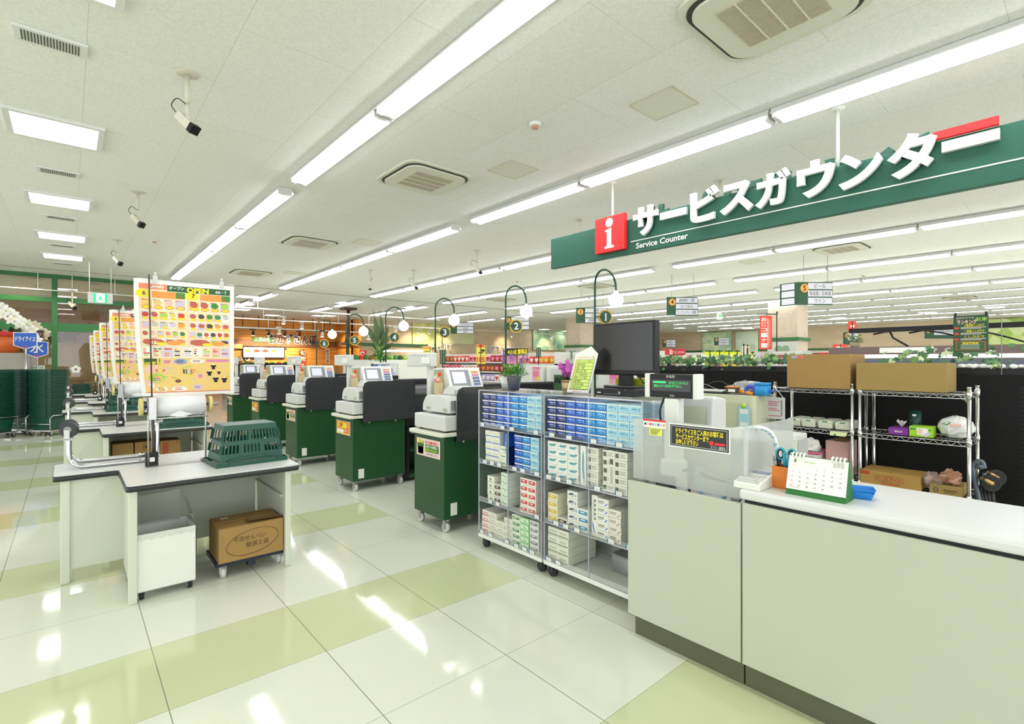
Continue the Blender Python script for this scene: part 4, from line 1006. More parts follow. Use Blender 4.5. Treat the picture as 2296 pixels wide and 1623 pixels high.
# ------------------------------------------------------------------ hanging service counter sign
t = thing('service_counter_sign', 'long green hanging sign reading サービスカウンター Service Counter', 'sign', (5.44, 0, 0))
MB().box(0, -.9, 2.89, .07, 5.36, 3.335, SIGNGREEN).build('sign_board', t, 0.006)
b = MB(); b.box(-.004, -.9, 3.036, .0, 3.92, 3.048, PAPER); b.text('Service Counter', 3.48, 2.975, .07, PAPER, faceX((-.004, 0, 0)) @ Matrix.Diagonal((-1, 1, 1, 1)) @ Matrix.Diagonal((-1, 1, 1, 1)) if False else frame((-.004, 0, 0), (0, -1, 0), (0, 0, 1)) @ Matrix.Translation((-6.96, 0, 0)), .0, .025, .72); b.build('small_lettering', t)
LW = mat('letter_white', 'eeeeec', .45)
for ch, yc, z0, z1, wd in (('サ', 3.665, 3.07, 3.43, .35), ('ー', 3.29, 3.215, 3.30, .35), ('ビ', 2.89, 3.08, 3.46, .34), ('ス', 2.525, 3.09, 3.42, .36), ('ガ', 2.155, 3.08, 3.44, .34), ('ウ', 1.76, 3.08, 3.43, .33), ('ン', 1.395, 3.08, 3.40, .34), ('タ', 1.025, 3.07, 3.44, .34)):
    b = MB(); T = faceX((-.05, yc, (z0 + z1) / 2))
    if ch == 'ー': b.box(-.05, yc - wd / 2, z0, -.005, yc + wd / 2, z1, LW)
    else:
        vs, fs, bb = glyphs(ch, .045, .02, 4); k = (z1 - z0) / (bb[3] - bb[2]); kx = wd / (bb[1] - bb[0])
        b.add([((p[0] - (bb[0] + bb[1]) / 2) * kx, (p[1] - (bb[2] + bb[3]) / 2) * k, p[2]) for p in vs], fs, LW, T=T)
        q = MB(); T2 = frame((.085, yc - .07, (z0 + z1) / 2 + .02), (0, -1, 0), (0, 0, 1))
        q.add([((p[0] - (bb[0] + bb[1]) / 2) * -kx, (p[1] - (bb[2] + bb[3]) / 2) * k, p[2]) for p in vs], fs, mat('letter_back_green', '1d5140', .6), T=T2); q.build('rear_letter', t)
    b.build('letter', t)
MB().box(-.05, .485, 3.215, -.005, .83, 3.30, LW).build('letter', t)
MB().box(-.045, .49, 3.335, -.005, .885, 3.40, RED).build('red_bar', t)
b = MB(); b.box(-.075, 3.97, 2.955, -.01, 4.45, 3.42, RED); b.build('info_plate', t, 0.004)
b = MB(); T = faceX((-.076, 4.21, 3.19)); b.ball((-.076, 4.21, 3.335), .062, LW, 16, 10, (.15, 1, 1)); b.add([(-.07, .055, 0), (.035, .075, 0), (.035, -.155, 0), (.075, -.16, 0), (.075, -.19, 0), (-.075, -.19, 0), (-.075, -.16, 0), (-.04, -.155, 0), (-.04, .03, 0), (-.07, .035, 0)], [tuple(range(10))[::-1]], LW, T=T); b.build('info_letter', t)
for y in (4.24, 1.6, -.4):
    MB().cyl((.04, y, 3.3), (.04, y, H), .015, WHITE).lathe([(0, H - .02), (.06, H - .012), (.06, H), (0, H)], (.04, y, 0), WHITE, 14).build('hanger_rod', t)
for k, (x, y) in enumerate(((1301, 492), (1615, 405))):
    p = atz(x, y, H); dup(sc_, p, 2.4, label=('security camera peeking over the left end of the green sign', 'security camera half hidden behind the middle of the green sign')[k], group='security cameras on stems')

# ------------------------------------------------------------------ service counter
KICK = mat('toe_kick', '5b5d45', .6)
XC = 2.33
t = thing('service_counter', 'long cream service counter with a white top, running out of frame', 'counter', (XC, 0, 0))
MB().box(0, -1.6, .115, .02, 1.066, .855, COUNTER).build('front_panel', t, 0.002)
MB().box(.02, -1.6, .115, .54, 1.066, .84, COUNTER).build('counter_body', t)
MB().box(.035, -1.6, 0, .52, 1.066, .115, KICK).build('toe_kick', t)
MB().box(.012, -1.6, .855, .53, 1.06, .873, BLACK).build('shadow_gap', t)
MB().box(-.02, -1.62, .873, .57, 1.075, .92, TOPWHITE).build('counter_top', t, 0.016, 4)
t = thing('bagging_counter', 'cream front cabinet at the left end of the service counter', 'counter', (XC, 1.074, 0))
MB().box(0, 0, .115, .02, .625, .848, COUNTER).build('front_panel', t, 0.002)
MB().box(.02, .02, .115, .62, .62, .70, COUNTER).build('cabinet_body', t)
MB().box(.035, .0, 0, .60, .60, .115, KICK).build('toe_kick', t)
MB().box(.02, .0, .70, .66, .625, .72, TOPWHITE).build('work_top', t)

# frosted screen standing on it
t = thing('frosted_screen', 'frosted acrylic corner screen standing on the left counter end', 'screen', (2.40, 1.08, .85))
MB().box(-.004, .005, -.0, .004, .63, .335, FROST).build('front_sheet', t)
MB().box(-.004, -.004, .07, .56, .004, .345, FROST).build('side_sheet', t)
MB().box(-.008, -.008, -.0, .008, .008, .335, clear('acrylic_edge', 'eef0ee', .6)).build('corner_edge', t)
for yy in (.05, .58): MB().box(-.008, yy - .02, -.13, .008, yy + .02, .0, MIDGREY).build('clamp_foot', t)
t = thing('black_notice_panel', 'black notice on the frosted screen, yellow Japanese text about dry ice', 'sign', (2.393, 1.315, 1.118))
b = MB(); T = faceX((-.004, 0, 0)); Sk = Matrix(((1, 0, 0, 0), (-.0, 1, 0, 0), (0, 0, 1, 0), (0, 0, 0, 1)))
b.box(-.004, -.165, -.062, .001, .165, .062, PAPER); b.rect(-.158, -.055, .158, .055, mat('notice_black', '1f2320', .45), T, .001); b.rect(-.151, -.049, .151, .049, PAPER, T, .002); b.rect(-.149, -.047, .149, .047, mat('notice_black', '1f2320', .45), T, .003)
b.text('ドライアイスをご入用のお客様は', .005, .026, .021, YELLOW, T, .004, .03, .255); b.text('サービスカウンターまで', -.032, -.002, .021, YELLOW, T, .004, .03, .18); b.text('お申し付け下さい', -.06, -.03, .021, YELLOW, T, .004, .03, .125)
b.rect(.062, -.028, .082, -.008, RED, T, .004); b.rect(.088, -.026, .14, -.014, RED, T, .004); b.text('ラブリー嬉野店', .105, -.038, .012, PAPER, T, .004, .0, .075); b.build('notice_sheet', t)
t = thing('payment_card_sticker', 'white sticker with red header and card marks on the frosted screen', 'sticker', (2.394, 1.573, 1.165))
b = MB(); T = faceX((0, 0, 0)); b.rect(-.07, -.022, .07, .022, PAPER, T); b.rect(-.07, .012, .07, .022, RED, T, .001)
for i, m in enumerate((INK, FGREY, RED, FBLUE, FGREY, KEYB, FGREY, FO)): b.rect(-.062 + i * .0165, -.01, -.051 + i * .0165, .002, m, T, .001)
b.build('sticker_sheet', t)
t = thing('yellow_label', 'small yellow label stuck below the card sticker', 'sticker', (2.394, 1.565, 1.122))
b = MB(); b.rect(-.04, -.02, .04, .02, mat('label_yellow', 'e3ea62', .5), faceX((0, 0, 0)))
for i in range(4): b.rect(-.033, -.013 + i * .008, .01 + .007 * i, -.010 + i * .008, FDK, faceX((-.001, 0, 0)))
b.build('label_sheet', t)
# cables and little machine behind the frosted sheet
b = MB(); b.tube([(2.62, 1.62, .73), (2.60, 1.60, .80), (2.62, 1.56, .87), (2.65, 1.50, .89), (2.68, 1.42, .87)], .008, DARK, 6, cr=5); one('power_cable', b, 'dark cable curling behind the frosted screen at left', 'cable')
b = MB(); b.tube([(2.60, 1.48, .73), (2.58, 1.47, .84), (2.60, 1.44, .88), (2.66, 1.30, .855), (2.68, 1.20, .85), (2.64, 1.24, .76), (2.6, 1.36, .735)], .007, DARK, 6, cr=5); one('looped_cable', b, 'grey looped cable lying behind the frosted screen', 'cable')
t = thing('card_reader', 'dark card reader blurred behind the frosted screen', 'card reader', (2.55, 1.56, .72)); MB().box(0, 0, 0, .14, .11, .13, DARK).build('reader_body', t, .01); MB().box(-.002, .02, .07, 0, .09, .11, FDK).build('reader_display', t)
b = MB(); pts = [(2.50, 1.25, .74), (2.50, 1.30, .78), (2.50, 1.31, .88), (2.47, 1.24, 1.02), (2.46, 1.20, 1.12)]
b.tube([(2.47, 1.36, .95), (2.47, 1.35, .84), (2.48, 1.28, .77), (2.49, 1.22, .84), (2.48, 1.18, .98), (2.47, 1.13, 1.13)], .012, mat('hose_blue', '9cc0d4', .35), 8, cr=5); one('coiled_hose', b, 'pale blue hose curving behind the frosted screen', 'hose')
b = MB(); pts = [(2.45, 1.12, 1.16), (2.47, 1.10, 1.178), (2.50, 1.06, 1.185), (2.53, 1.03, 1.17), (2.55, 1.01, 1.13), (2.56, 1.00, 1.05), (2.56, 1.0, .98), (2.56, .985, .93)]
b.tube(pts, .0095, mat('hose_white', 'e2e8ec', .35), 8, cr=5)
for i in range(len(pts) - 1):
    for f in (.2, .6):
        q0 = Vector(pts[i]).lerp(Vector(pts[i + 1]), f); q1 = Vector(pts[i]).lerp(Vector(pts[i + 1]), f + .15); b.tube([q0, q1], .0102, mat('hose_blue', '9cc0d4', .35), 8)
one('spiral_cord', b, 'white and pale blue spiral cord arching over the frosted screen corner', 'cord')
t = thing('drawer_unit', 'white plastic drawer unit behind the frosted side sheet', 'drawers', (2.92, 1.18, .72))
MB().box(.0, 0, 0, .55, .42, .34, GREY).build('unit_body', t, .008)
for z in (.02, .125, .23):
    MB().box(.03, -.012, z, .36, 0, z + .095, CREAM).build('drawer_front', t, .004); 
MB().box(.37, -.01, .03, .53, 0, .31, mat('drawer_panel', 'b9bab6', .4)).build('door_panel', t)

# POS customer display on a pole
t = thing('customer_display', 'black customer display with green text on a white pole', 'customer display', (2.63, 1.60, .72))
b = MB(); b.box(-.03, -.14, .575, .03, .14, .71, BLACK); b.build('display_head', t, .006)
for s in (-1, 1): MB().box(-.038, s * .155 - .016, .57, .03, s * .155 + .016, .713, WHITE).build('side_cheek', t, .006)
LED = mat('led_green', '22d35a', .4, emit=1.2); b = MB(); T = faceX((-.031, 0, .642)); b.rect(-.125, -.03, .125, .035, mat('display_glass', '1c2010', .15), T, .0005)
b.rect(-.115, .016, -.03, .026, LED, T, .001); b.text('ありがとうございました', .05, .02, .012, LED, T, .001, 0, .12); b.text('他のレジへおまわり下さい。', -.02, -.0, .014, LED, T, .001, 0, .18); b.text('お会計', 0, .055, .014, GREY, T, .001, .01); b.text('POS', .01, -.055, .011, GREY, T, .001, .01); b.build('display_text', t)
MB().prism([(-.03, -.045), (.04, -.045), (.04, .045), (-.03, .045)], .20, .57, WHITE).prism([(-.045, -.06), (.05, -.06), (.05, .06), (-.045, .06)], .0, .22, WHITE).build('display_pole', t, .008)
MB().tube([(.0, .06, .57), (-.02, .075, .5), (.0, .08, .4), (.01, .07, .3)], .006, RUBBER, 6, cr=5).build('cable', t)
t = thing('register_terminal', 'pale grey register terminal seen from behind, right of the pole', 'register terminal', (2.95, 1.50, .72))
MB().prism([(.0, .12), (.05, .555), (.09, .565), (.22, .545), (.22, .10)], .05, .42, GREY, 'y').build('terminal_body', t, .012)
MB().box(.05, .13, 0, .25, .34, .14, GREY).build('terminal_foot', t, .006)
MB().prism([(-.012, .16), (.028, .50), (.032, .50), (-.006, .16)], .09, .38, mat('back_cover', 'c3c5ad', .5), 'y').build('back_cover', t)

# ------------------------------------------------------------------ carton racks
TAGB = mat('tag_blue', '2a7fc0', .5)
SHZ = [.118, .385, .69, .985]
def make_rack(name, label, y_hi, y_lo, tags):
    t = thing(name, label, 'display rack', (2.52, y_lo, 0)); w_ = y_hi - y_lo; D = .40
    b = MB(); b.box(-.012, 0, .085, D, w_, .113, WHITE); b.build('base_board', t, .004)
    for i, z in enumerate((.376, .681, .976, 1.268)):
        MB().box(.004, .008, z, D, w_ - .008, z + .007, CLEAR).build('shelf' if i < 3 else 'top_sheet', t)
    for y in (.0, w_ - .006): MB().box(.0, y, .113, D, y + .006, 1.275, CLEAR).build('side_sheet', t)
    MB().box(D - .006, .006, .113, D, w_ - .006, 1.268, CLEAR).build('back_sheet', t)
    for z0, z1 in ((.113, .15), (.383, .415), (.688, .72), (.983, 1.015)):
        MB().box(-.006, .004, z0, -.002, w_ - .004, z1, CLEAR).build('front_lip', t)
    EDGEC = clear('bright_edge', 'e8eefc', .55)
    b = MB()
    for y in (.003, w_ - .003, w_ / 2): b.box(-.008, y - .0025, .113, -.002, y + .0025, 1.275, EDGEC)
    for z in (.380, .685, .980, 1.272): b.box(-.008, 0, z - .003, -.003, w_, z + .003, EDGEC)
    b.build('edge_strips', t)
    for x in (.04, .35):
        for y in (.045, w_ - .045): caster_mb(x, y, .036, RUBBER, DARK, .085, .013).build('caster', t)
    for z, ys in tags:
        for y in ys:
            q = MB(); T = faceX((-.0095, y - y_lo, z + .012)); q.box(-.009, y - y_lo - .026, z, -.0065, y - y_lo + .026, z + .024, PAPER); q.rect(-.027, -.013, -.018, .013, TAGB, T, .0005)
            for i in range(2): q.rect(-.012, -.006 + i * .008, .02, -.003 + i * .008, FGREY, T, .0005)
            q.build('price_tag', t)
    return t
YA = [3.27, 3.02, 2.87, 2.63]; 
make_rack('carton_rack', 'left clear acrylic wheeled rack full of cartons', 3.30, 2.565, [(.985, (3.25, 3.0, 2.89, 2.63)), (.69, (3.22, 3.13, 3.04, 2.86, 2.77, 2.62)), (.385, (3.15, 3.06, 2.62)), (.118, (3.26, 3.15, 2.95, 2.84, 2.75, 2.67))])
make_rack('carton_rack', 'right clear acrylic wheeled rack beside the service counter', 2.545, 1.73, [(.985, (2.47, 2.31, 2.10, 1.90)), (.69, (2.5, 2.41, 2.31, 2.07, 1.90)), (.385, (2.43, 2.34, 2.24, 1.96, 1.82)), (.118, (2.5, 2.41))])
CN = {}
def cm(n, c): return mat('carton_' + n, c, .35)
CW = cm('white', 'eceae4')
# body colour, print colour, second print colour, layout
ST = {'navy': ('1d2b63', '2f52c0', 'd8dcea', 'wave'), 'royal': ('1f55b8', '2f78dc', 'c3d6f0', 'wave'), 'azure': ('2182c8', '3fa8e6', 'cbe5f6', 'wave'), 'pale': ('a9d3e4', '7fc0d8', '4c8fb4', 'wave'),
      'white and blue': ('eceae4', '4f7fc0', 'cfd77c', 'low'), 'white and green': ('e8ebe0', '4f9a6a', 'b5d0b0', 'leaf'), 'white and teal': ('eaeae4', '86c3cc', '3f6a78', 'oval'), 'white with a dark square': ('e4e4d6', '5e6052', '8b8d7c', 'square'),
      'cream diamond': ('e6e6d8', '3c3f50', '8b8d7c', 'dia'), 'charcoal label': ('dcdccf', '3c3a38', 'b05a50', 'block'), 'mint': ('dfe8da', '86c8a4', 'a5bfa8', 'leaf'), 'red label': ('e9e6de', 'cf4a4a', 'cf4a4a', 'block'),
      'white and red': ('ebe6de', 'd55a55', 'd55a55', 'low'), 'plain white': ('e6e6d8', 'c3c5b4', 'aeb09e', 'low'), 'green label': ('dfe6d6', '6a9a76', '3f6a50', 'block'), 'light green': ('a5d3a0', 'e6efe0', '5f9a66', 'block'), 'grey label': ('e1e1da', '8f9096', '5f6066', 'block'),
      'yellow': ('e4e3c8', 'e0b648', 'c3c04a', 'block'), 'white with a slate stripe': ('e6e6e0', '5f6f86', '3f4a5c', 'wave'), 'blue label': ('e6e8e2', '4f93b4', '4f93b4', 'block'), 'blue slash': ('e8e8dc', '4a7ad0', '4f4f5c', 'slash'), 'white with faint red marks': ('e6e4d6', 'd08a80', '8b7d74', 'slash'), 'large plain white': ('dfe1d0', '8b8d7c', 'a9ab98', 'low')}
def carton_mesh(style, w_, h_, D=.285, upright=False):
    key = (style, w_, h_, D)
    if key in CN: return CN[key]
    bc, pc, qc, lay = ST[style]; A = cm(style + '_body', bc); P = cm(style + '_print', pc); Q = cm(style + '_second', qc)
    b = MB(); b.box(0, -w_ / 2, 0, D, w_ / 2, h_, A)
    T = faceX((-.0006, 0, h_ / 2)); a, c = w_ / 2, h_ / 2; E_ = .0004
    wv = style in ('navy', 'royal', 'azure', 'pale')
    if wv: b.rect(-a * .98, c * .62, a * .98, c * .98, CW if style != 'pale' else cm('pale_top', 'd3e6dc'), T, E_)
    if lay == 'wave':
        b.add([(-a * .8, -c * .1, E_), (-a * .45, c * .45, E_), (a * .25, c * .5, E_), (a * .1, c * .05, E_), (-a * .55, -c * .25, E_)], [(0, 4, 3, 2, 1)], P, T=T); b.rect(-a * .5, -c * .02, a * .5, c * .14, Q, T, E_ * 2); b.rect(a * .62, -c * .5, a * .72, c * .25, Q, T, E_ * 2); b.rect(-a * .3, -c * .45, a * .3, -c * .36, Q, T, E_ * 2)
    elif lay == 'low':
        b.rect(-a * .98, -c * .75, a * .9, -c * .45, P, T, E_)
        for i in range(4): b.rect(-a * .6 + i * a * .35, -c * .1, -a * .42 + i * a * .35, c * .4, Q, T, E_)
    elif lay == 'leaf':
        b.disc((-a * .45, c * .2, E_), c * .5, Q, T, 10, c * .3); b.rect(-a * .2, -c * .1, a * .7, c * .2, P, T, E_); b.rect(-a * .2, -c * .5, a * .5, -c * .35, Q, T, E_)
    elif lay == 'oval':
        b.disc((-a * .05, 0, E_), a * .72, P, T, 18, c * .42); b.rect(-a * .6, -c * .1, a * .35, c * .08, Q, T, E_ * 2); b.rect(a * .3, c * .2, a * .8, c * .42, Q, T, E_ * 2)
    elif lay == 'square':
        b.rect(-a * .9, -c * .55, -a * .35, c * .55, P, T, E_)
        for i in range(3): b.rect(-a * .2, c * .35 - i * c * .35, a * (.8 - .2 * (i % 2)), c * .47 - i * c * .35, Q, T, E_)
    elif lay == 'dia':
        b.add([(0, c * .45, E_), (a * .22, 0, E_), (0, -c * .45, E_), (-a * .22, 0, E_)], [(0, 3, 2, 1)], P, T=T); b.rect(-a * .5, -c * .75, a * .5, -c * .62, Q, T, E_)
    elif lay == 'block':
        b.rect(-a * .82, -c * .45, a * .82, c * .55, P, T, E_); b.rect(-a * .5, c * .0, a * .3, c * .3, A, T, E_ * 2); b.rect(-a * .2, -c * .3, a * .6, -c * .08, Q if Q != P else A, T, E_ * 2)
    elif lay == 'slash':
        b.add([(a * .3, -c * .6, E_), (a * .5, -c * .7, E_), (a * .85, -c * .05, E_), (a * .8, c * .15, E_)], [(0, 1, 2, 3)], P, T=T)
        for i in range(5): b.rect(-a * .8 + i * a * .22, -c * .0, -a * .68 + i * a * .22, c * .42, Q, T, E_)
        b.rect(-a * .8, -c * .3, a * .1, -c * .2, Q, T, E_)
    for i in range(3): b.rect(-D * .4 + i * .0, -h_ * .0, -D * .4, 0, Q, T, E_)
    me = b.mesh('carton'); CN[key] = me; return me
RKN = {0: 'left rack', 1: 'right rack'}
SHN_ = {3: 'top shelf', 2: 'second shelf', 1: 'third shelf', 0: 'bottom shelf'}
def fill(rack, shelf, y, cols, w_=.088, h_=.0495, x=2.535):
    """cols: (style, how many high, gap before)"""
    for ci, (style, n, gap) in enumerate(cols):
        y -= gap
        big = style.startswith('large'); ww = .098 if big else w_; hh = .058 if big else h_
        me = carton_mesh(style, ww - .002, hh - .0015)
        for r in range(n):
            o = bpy.data.objects.new('carton', me); COL.objects.link(o); o.location = (x + random.uniform(0, .006), y - ww / 2, SHZ[shelf] + .0005 + r * hh)
            od = 'topmost' if r == n - 1 else 'bottom' if r == 0 else ORD[n - 1 - r] + ' down'
            tag(o, f"{style} carton, {od}, column {ci + 1}, {SHN_[shelf]}, {RKN[rack]}", 'carton', f"cartons on the {SHN_[shelf]} of the {RKN[rack]}")
        y -= ww
A_ = 3.285
fill(0, 3, A_ - .005, [('navy', 5, 0), ('navy', 5, 0), ('royal', 5, 0), ('royal', 5, 0), ('azure', 5, 0), ('azure', 5, 0), ('pale', 5, 0), ('pale', 5, 0)], .089, .0525)
fill(0, 2, 3.24, [('white and blue', 5, 0), ('white and blue', 5, 0), ('white and green', 3, 0), ('royal', 5, .09), ('azure', 5, 0), ('pale', 5, 0)], .088, .0525)
fill(0, 1, 3.215, [('cream diamond', 4, 0), ('charcoal label', 3, 0), ('mint', 5, 0), ('red label', 5, .14), ('red label', 5, 0)], .085, .0515)
fill(0, 0, 3.285, [('white and red', 4, 0), ('plain white', 4, 0), ('plain white', 3, 0), ('plain white', 4, 0), ('green label', 5, 0), ('light green', 5, 0), ('grey label', 5, 0.01)], .093, .046)
B_ = 2.53
fill(1, 3, B_, [('navy', 5, 0), ('navy', 5, 0), ('royal', 5, 0), ('royal', 5, 0), ('azure', 5, 0), ('azure', 5, 0), ('pale', 5, 0), ('pale', 5, 0), ('pale', 5, 0)], .0865, .0515)
fill(1, 2, B_, [('white and teal', 5, 0), ('white and teal', 5, 0), ('white and teal', 5, 0), ('white with a dark square', 5, .075), ('white with a dark square', 5, .035), ('white with a dark square', 5, 0)], .0945, .0520)
fill(1, 1, B_, [('yellow', 4, 0), ('charcoal label', 1, 0), ('white with a slate stripe', 5, 0), ('blue label', 3, 0), ('blue slash', 5, .07), ('white with faint red marks', 4, 0)], .093, .0505)
fill(1, 0, B_, [('large plain white', 4, 0), ('large plain white', 4, 0)], .098, .058)
# two cartons standing on end
for (y, z, st_, lab) in ((2.205, .69, 'white and teal', 'white and teal carton standing on end, middle of the second shelf, right rack'), (2.11, .385, 'blue slash', 'blue-slash white carton standing on end, third shelf, right rack'), (2.985, .69, 'royal', 'royal blue carton standing on end between stacks, second shelf, left rack'), (1.975, .69, 'white with a dark square', 'slim white carton on end between dark-square stacks, right rack')):
    me = carton_mesh(st_, .26, .046 if st_ != 'royal' else .03, .085); o = bpy.data.objects.new('carton', me); COL.objects.link(o); o.location = (2.538, y + .022, z + .131); o.rotation_euler = (math.radians(90), 0, 0); tag(o, lab, 'carton')
t = thing('storage_box', 'empty clear plastic box at the back of the right rack bottom shelf', 'box', (2.72, 1.85, .1135)); MB().box(0, 0, 0, .16, .26, .11, CLEARB).build('box_body', t); MB().box(-.005, -.005, .11, .165, .265, .12, CLEARB).build('box_lid', t)

# ------------------------------------------------------------------ things on top of the racks
TOPZ = 1.2755
t = thing('dvr_recorder', 'black video recorder lying on the right rack under the monitor', 'recorder', (2.64, 1.885, TOPZ)); MB().box(0, 0, .005, .26, .31, .05, BLACK).build('recorder_body', t, .004)
b = MB(); T = faceX((-.001, .155, .028)); b.rect(-.13, -.008, -.10, .0, GREY, T)
for i in range(9): b.rect(-.075 + i * .014, -.012, -.067 + i * .014, -.008, MIDGREY, T)
b.disc((.05, .0, .001), .014, DARK, T, 18); b.disc((.05, 0, .0015), .009, MIDGREY, T, 16); b.rect(.09, .02, .1, .022, GREY, T); b.build('front_controls', t)
t = thing('monitor', 'large black monitor standing on the recorder', 'monitor', (2.84, 2.10, TOPZ + .05), math.radians(-4))
MB().box(-.02, -.265, .085, .035, .265, .445, BLACK).build('monitor_housing', t, .008); MB().box(-.0215, -.25, .12, -.0195, .25, .43, mat('screen_black', '202021', .22)).build('screen', t)
MB().box(-.004, -.05, .005, .04, .05, .10, BLACK).build('stand_neck', t, .004); MB().prism(rounded([(-.09, -.13), (.12, -.13), (.12, .13), (-.09, .13)], .05), .0, .015, DARK, smooth=True).build('stand_base', t)
b = MB(); b.tube([(.03, -.06, .10), (.05, -.1, .06), (.02, -.14, .04), (.05, -.18, .02)], .005, RUBBER, 6, cr=5); b.build('cable', t)
t = thing('yellow_bag', 'lime yellow wrapped bag behind the recorder', 'bag', (2.94, 1.96, TOPZ)); MB().box(0, 0, 0, .07, .30, .115, mat('lime_wrap', 'c3cc2a', .5, noise=.2, nscale=20)).build('bag_body', t, .02)
# menu board leaning on a stand
t = thing('menu_board', 'white leaning stand board listing services in yellow-green bars', 'notice board', (2.70, 2.415, TOPZ), 0)
T = frame((0, 0, 0), (.10, -1, 0), (.16, -.18, 1)); b = MB()
b.prism([(-.085, .005), (.105, .005), (.105, .29), (.03, .345), (-.085, .29)], -.012, 0, WHITE, 'z', T); b.build('board_body', t, .006)
b = MB(); b.text('サービスカウンター業務', .012, .262, .018, FSAND, T, .001, .03, .15)
LMB = mat('menu_lime', 'd3ea7a', .5)
names = ['ポイントカード受付け', '商品の返品', '返金・交換', '商品の取り寄せ', 'ギフト包装の受付', '宅配サービス受付', '商品券販売', 'お米の取り寄せ', 'お問い合わせ']
b.rect(-.066, .03, .093, .248, INK, T, .0008)
for i, s in enumerate(names):
    y = .225 - i * .0238; b.rect(-.064, y, .091, y + .0215, LMB, T, .0016); b.text(s, -.045, y + .0108, .0125, INK, T, .0024, 0, min(.125, .0135 * len(s)), 'LEFT'); b.disc((-.055, y + .011, .0024), .004, RED, T, 8)
b.text('お気軽にお申し付け下さい', .01, .017, .008, FR, T, .0014, 0, .08); b.build('board_print', t)
MB().quad((.05, -.06, 0), (.11, -.04, 0), (.075, -.1, .25), (.055, -.1, .25), WHITE).tube([(.1, -.05, .004), (.055, -.06, .26)], .005, WHITE, 6).build('back_strut', t)
# lavender planter
LAV = mat('lavender', '8a72b0', .6); LG = mat('leaf_mid', '4e8a3c', .55); LG2 = mat('leaf_light', '93b84a', .55); POTG = mat('pot_grey', '5c5d66', .4)
def leaf(b, p, d, L, wd, m, up=.25):
    d = Vector(d).normalized(); s = d.cross(Vector((0, 0, 1)));
    s = s.normalized() if s.length > 1e-4 else Vector((1, 0, 0)); n = s.cross(d); p = Vector(p)
    b.add([p, p + d * L * .45 + s * wd + n * L * up * .3, p + d * L + n * L * -.05, p + d * L * .45 - s * wd + n * L * up * .3], [(0, 1, 2, 3)], m)
t = thing('potted_plant', 'grey pot of lavender and green leaves on the left rack', 'potted plant', (2.66, 3.03, TOPZ))
MB().lathe([(0, 0), (.042, 0), (.058, .10), (.062, .115), (.054, .115), (.05, .10), (0, .10)], (0, 0, 0), POTG, 18).build('pot', t)
b = MB(); rnd = random.Random(4)
for i in range(230):
    a = rnd.random() * 6.283; e = rnd.uniform(.2, 1.3); d = Vector((math.cos(a) * math.cos(e), math.sin(a) * math.cos(e) + .15, math.sin(e) * .8)); r = rnd.uniform(.02, .11)
    leaf(b, Vector((0, 0, .11)) + d * r, d + Vector((rnd.uniform(-.4, .4), rnd.uniform(-.4, .4), rnd.uniform(-.6, .3))), rnd.uniform(.03, .06), .007, LG if rnd.random() < .75 else LG2)
b.build('foliage', t)
b = MB()
for i in range(9):
    a = rnd.uniform(-1.2, 1.4); q = Vector((.0, math.sin(a) * -.09, .11)); e = q + Vector((rnd.uniform(-.03, .03), -math.sin(a) * .05, rnd.uniform(.07, .14))); b.tube([q * .3, q, e], .0015, LG, 4)
    for k in range(7): b.ball(e + Vector((rnd.uniform(-.006, .006), rnd.uniform(-.006, .006), k * .008)), .006, LAV, 6, 4)
b.build('lavender_spikes', t)
t = thing('trailing_plant', 'small trailing green plant in a white pot left of the lavender', 'potted plant', (2.78, 3.24, TOPZ)); MB().lathe([(0, 0), (.05, 0), (.075, .1), (.07, .1), (0, .09)], (0, 0, 0), WHITE, 18).build('pot', t)
b = MB()
for i in range(26): a = rnd.random() * 6.283; d = Vector((math.cos(a), math.sin(a), rnd.uniform(-.1, .9))); leaf(b, Vector((0, 0, .10)) + d * rnd.uniform(.03, .08), d, .05, .02, LEAFD if i % 2 else LG2)
b.build('leaves', t)
random.seed(9)
t = orchid('pink_orchid', 'pink orchid in a pale wooden tub on the right rack', (2.74, 2.525, TOPZ), .05, .095, [[(0, 0, .09), (-.01, .02, .16), (-.02, .05, .21), (-.02, .06, .17)], [(0, 0, .09), (0, 0, .15), (-.01, .0, .22), (-.02, .03, .19)], [(0, 0, .09), (0, -.02, .15), (-.02, -.01, .20), (-.03, .02, .14)]], PETP, mat('tub_wood', 'cbb27e', .6, noise=.1, nscale=20), .026, FMAG)
b = MB(); b.lathe([(.0445, .02), (.0465, .03), (.046, .035)], (0, 0, 0), mat('hoop', '8a6a3c', .6), 18).lathe([(.0485, .075), (.0505, .085), (.05, .09)], (0, 0, 0), mat('hoop', '8a6a3c', .6), 18); b.build('hoops', t)
t = thing('low_cabinet', 'white topped low cabinet standing behind the carton racks', 'cabinet', (3.02, 1.95, 0)); MB().box(0, 0, 0, .42, 1.35, 1.17, CREAM).build('cabinet_body', t, .004); MB().box(-.02, -.02, 1.17, .44, 1.37, 1.20, WHITE).build('cabinet_top', t, .006)

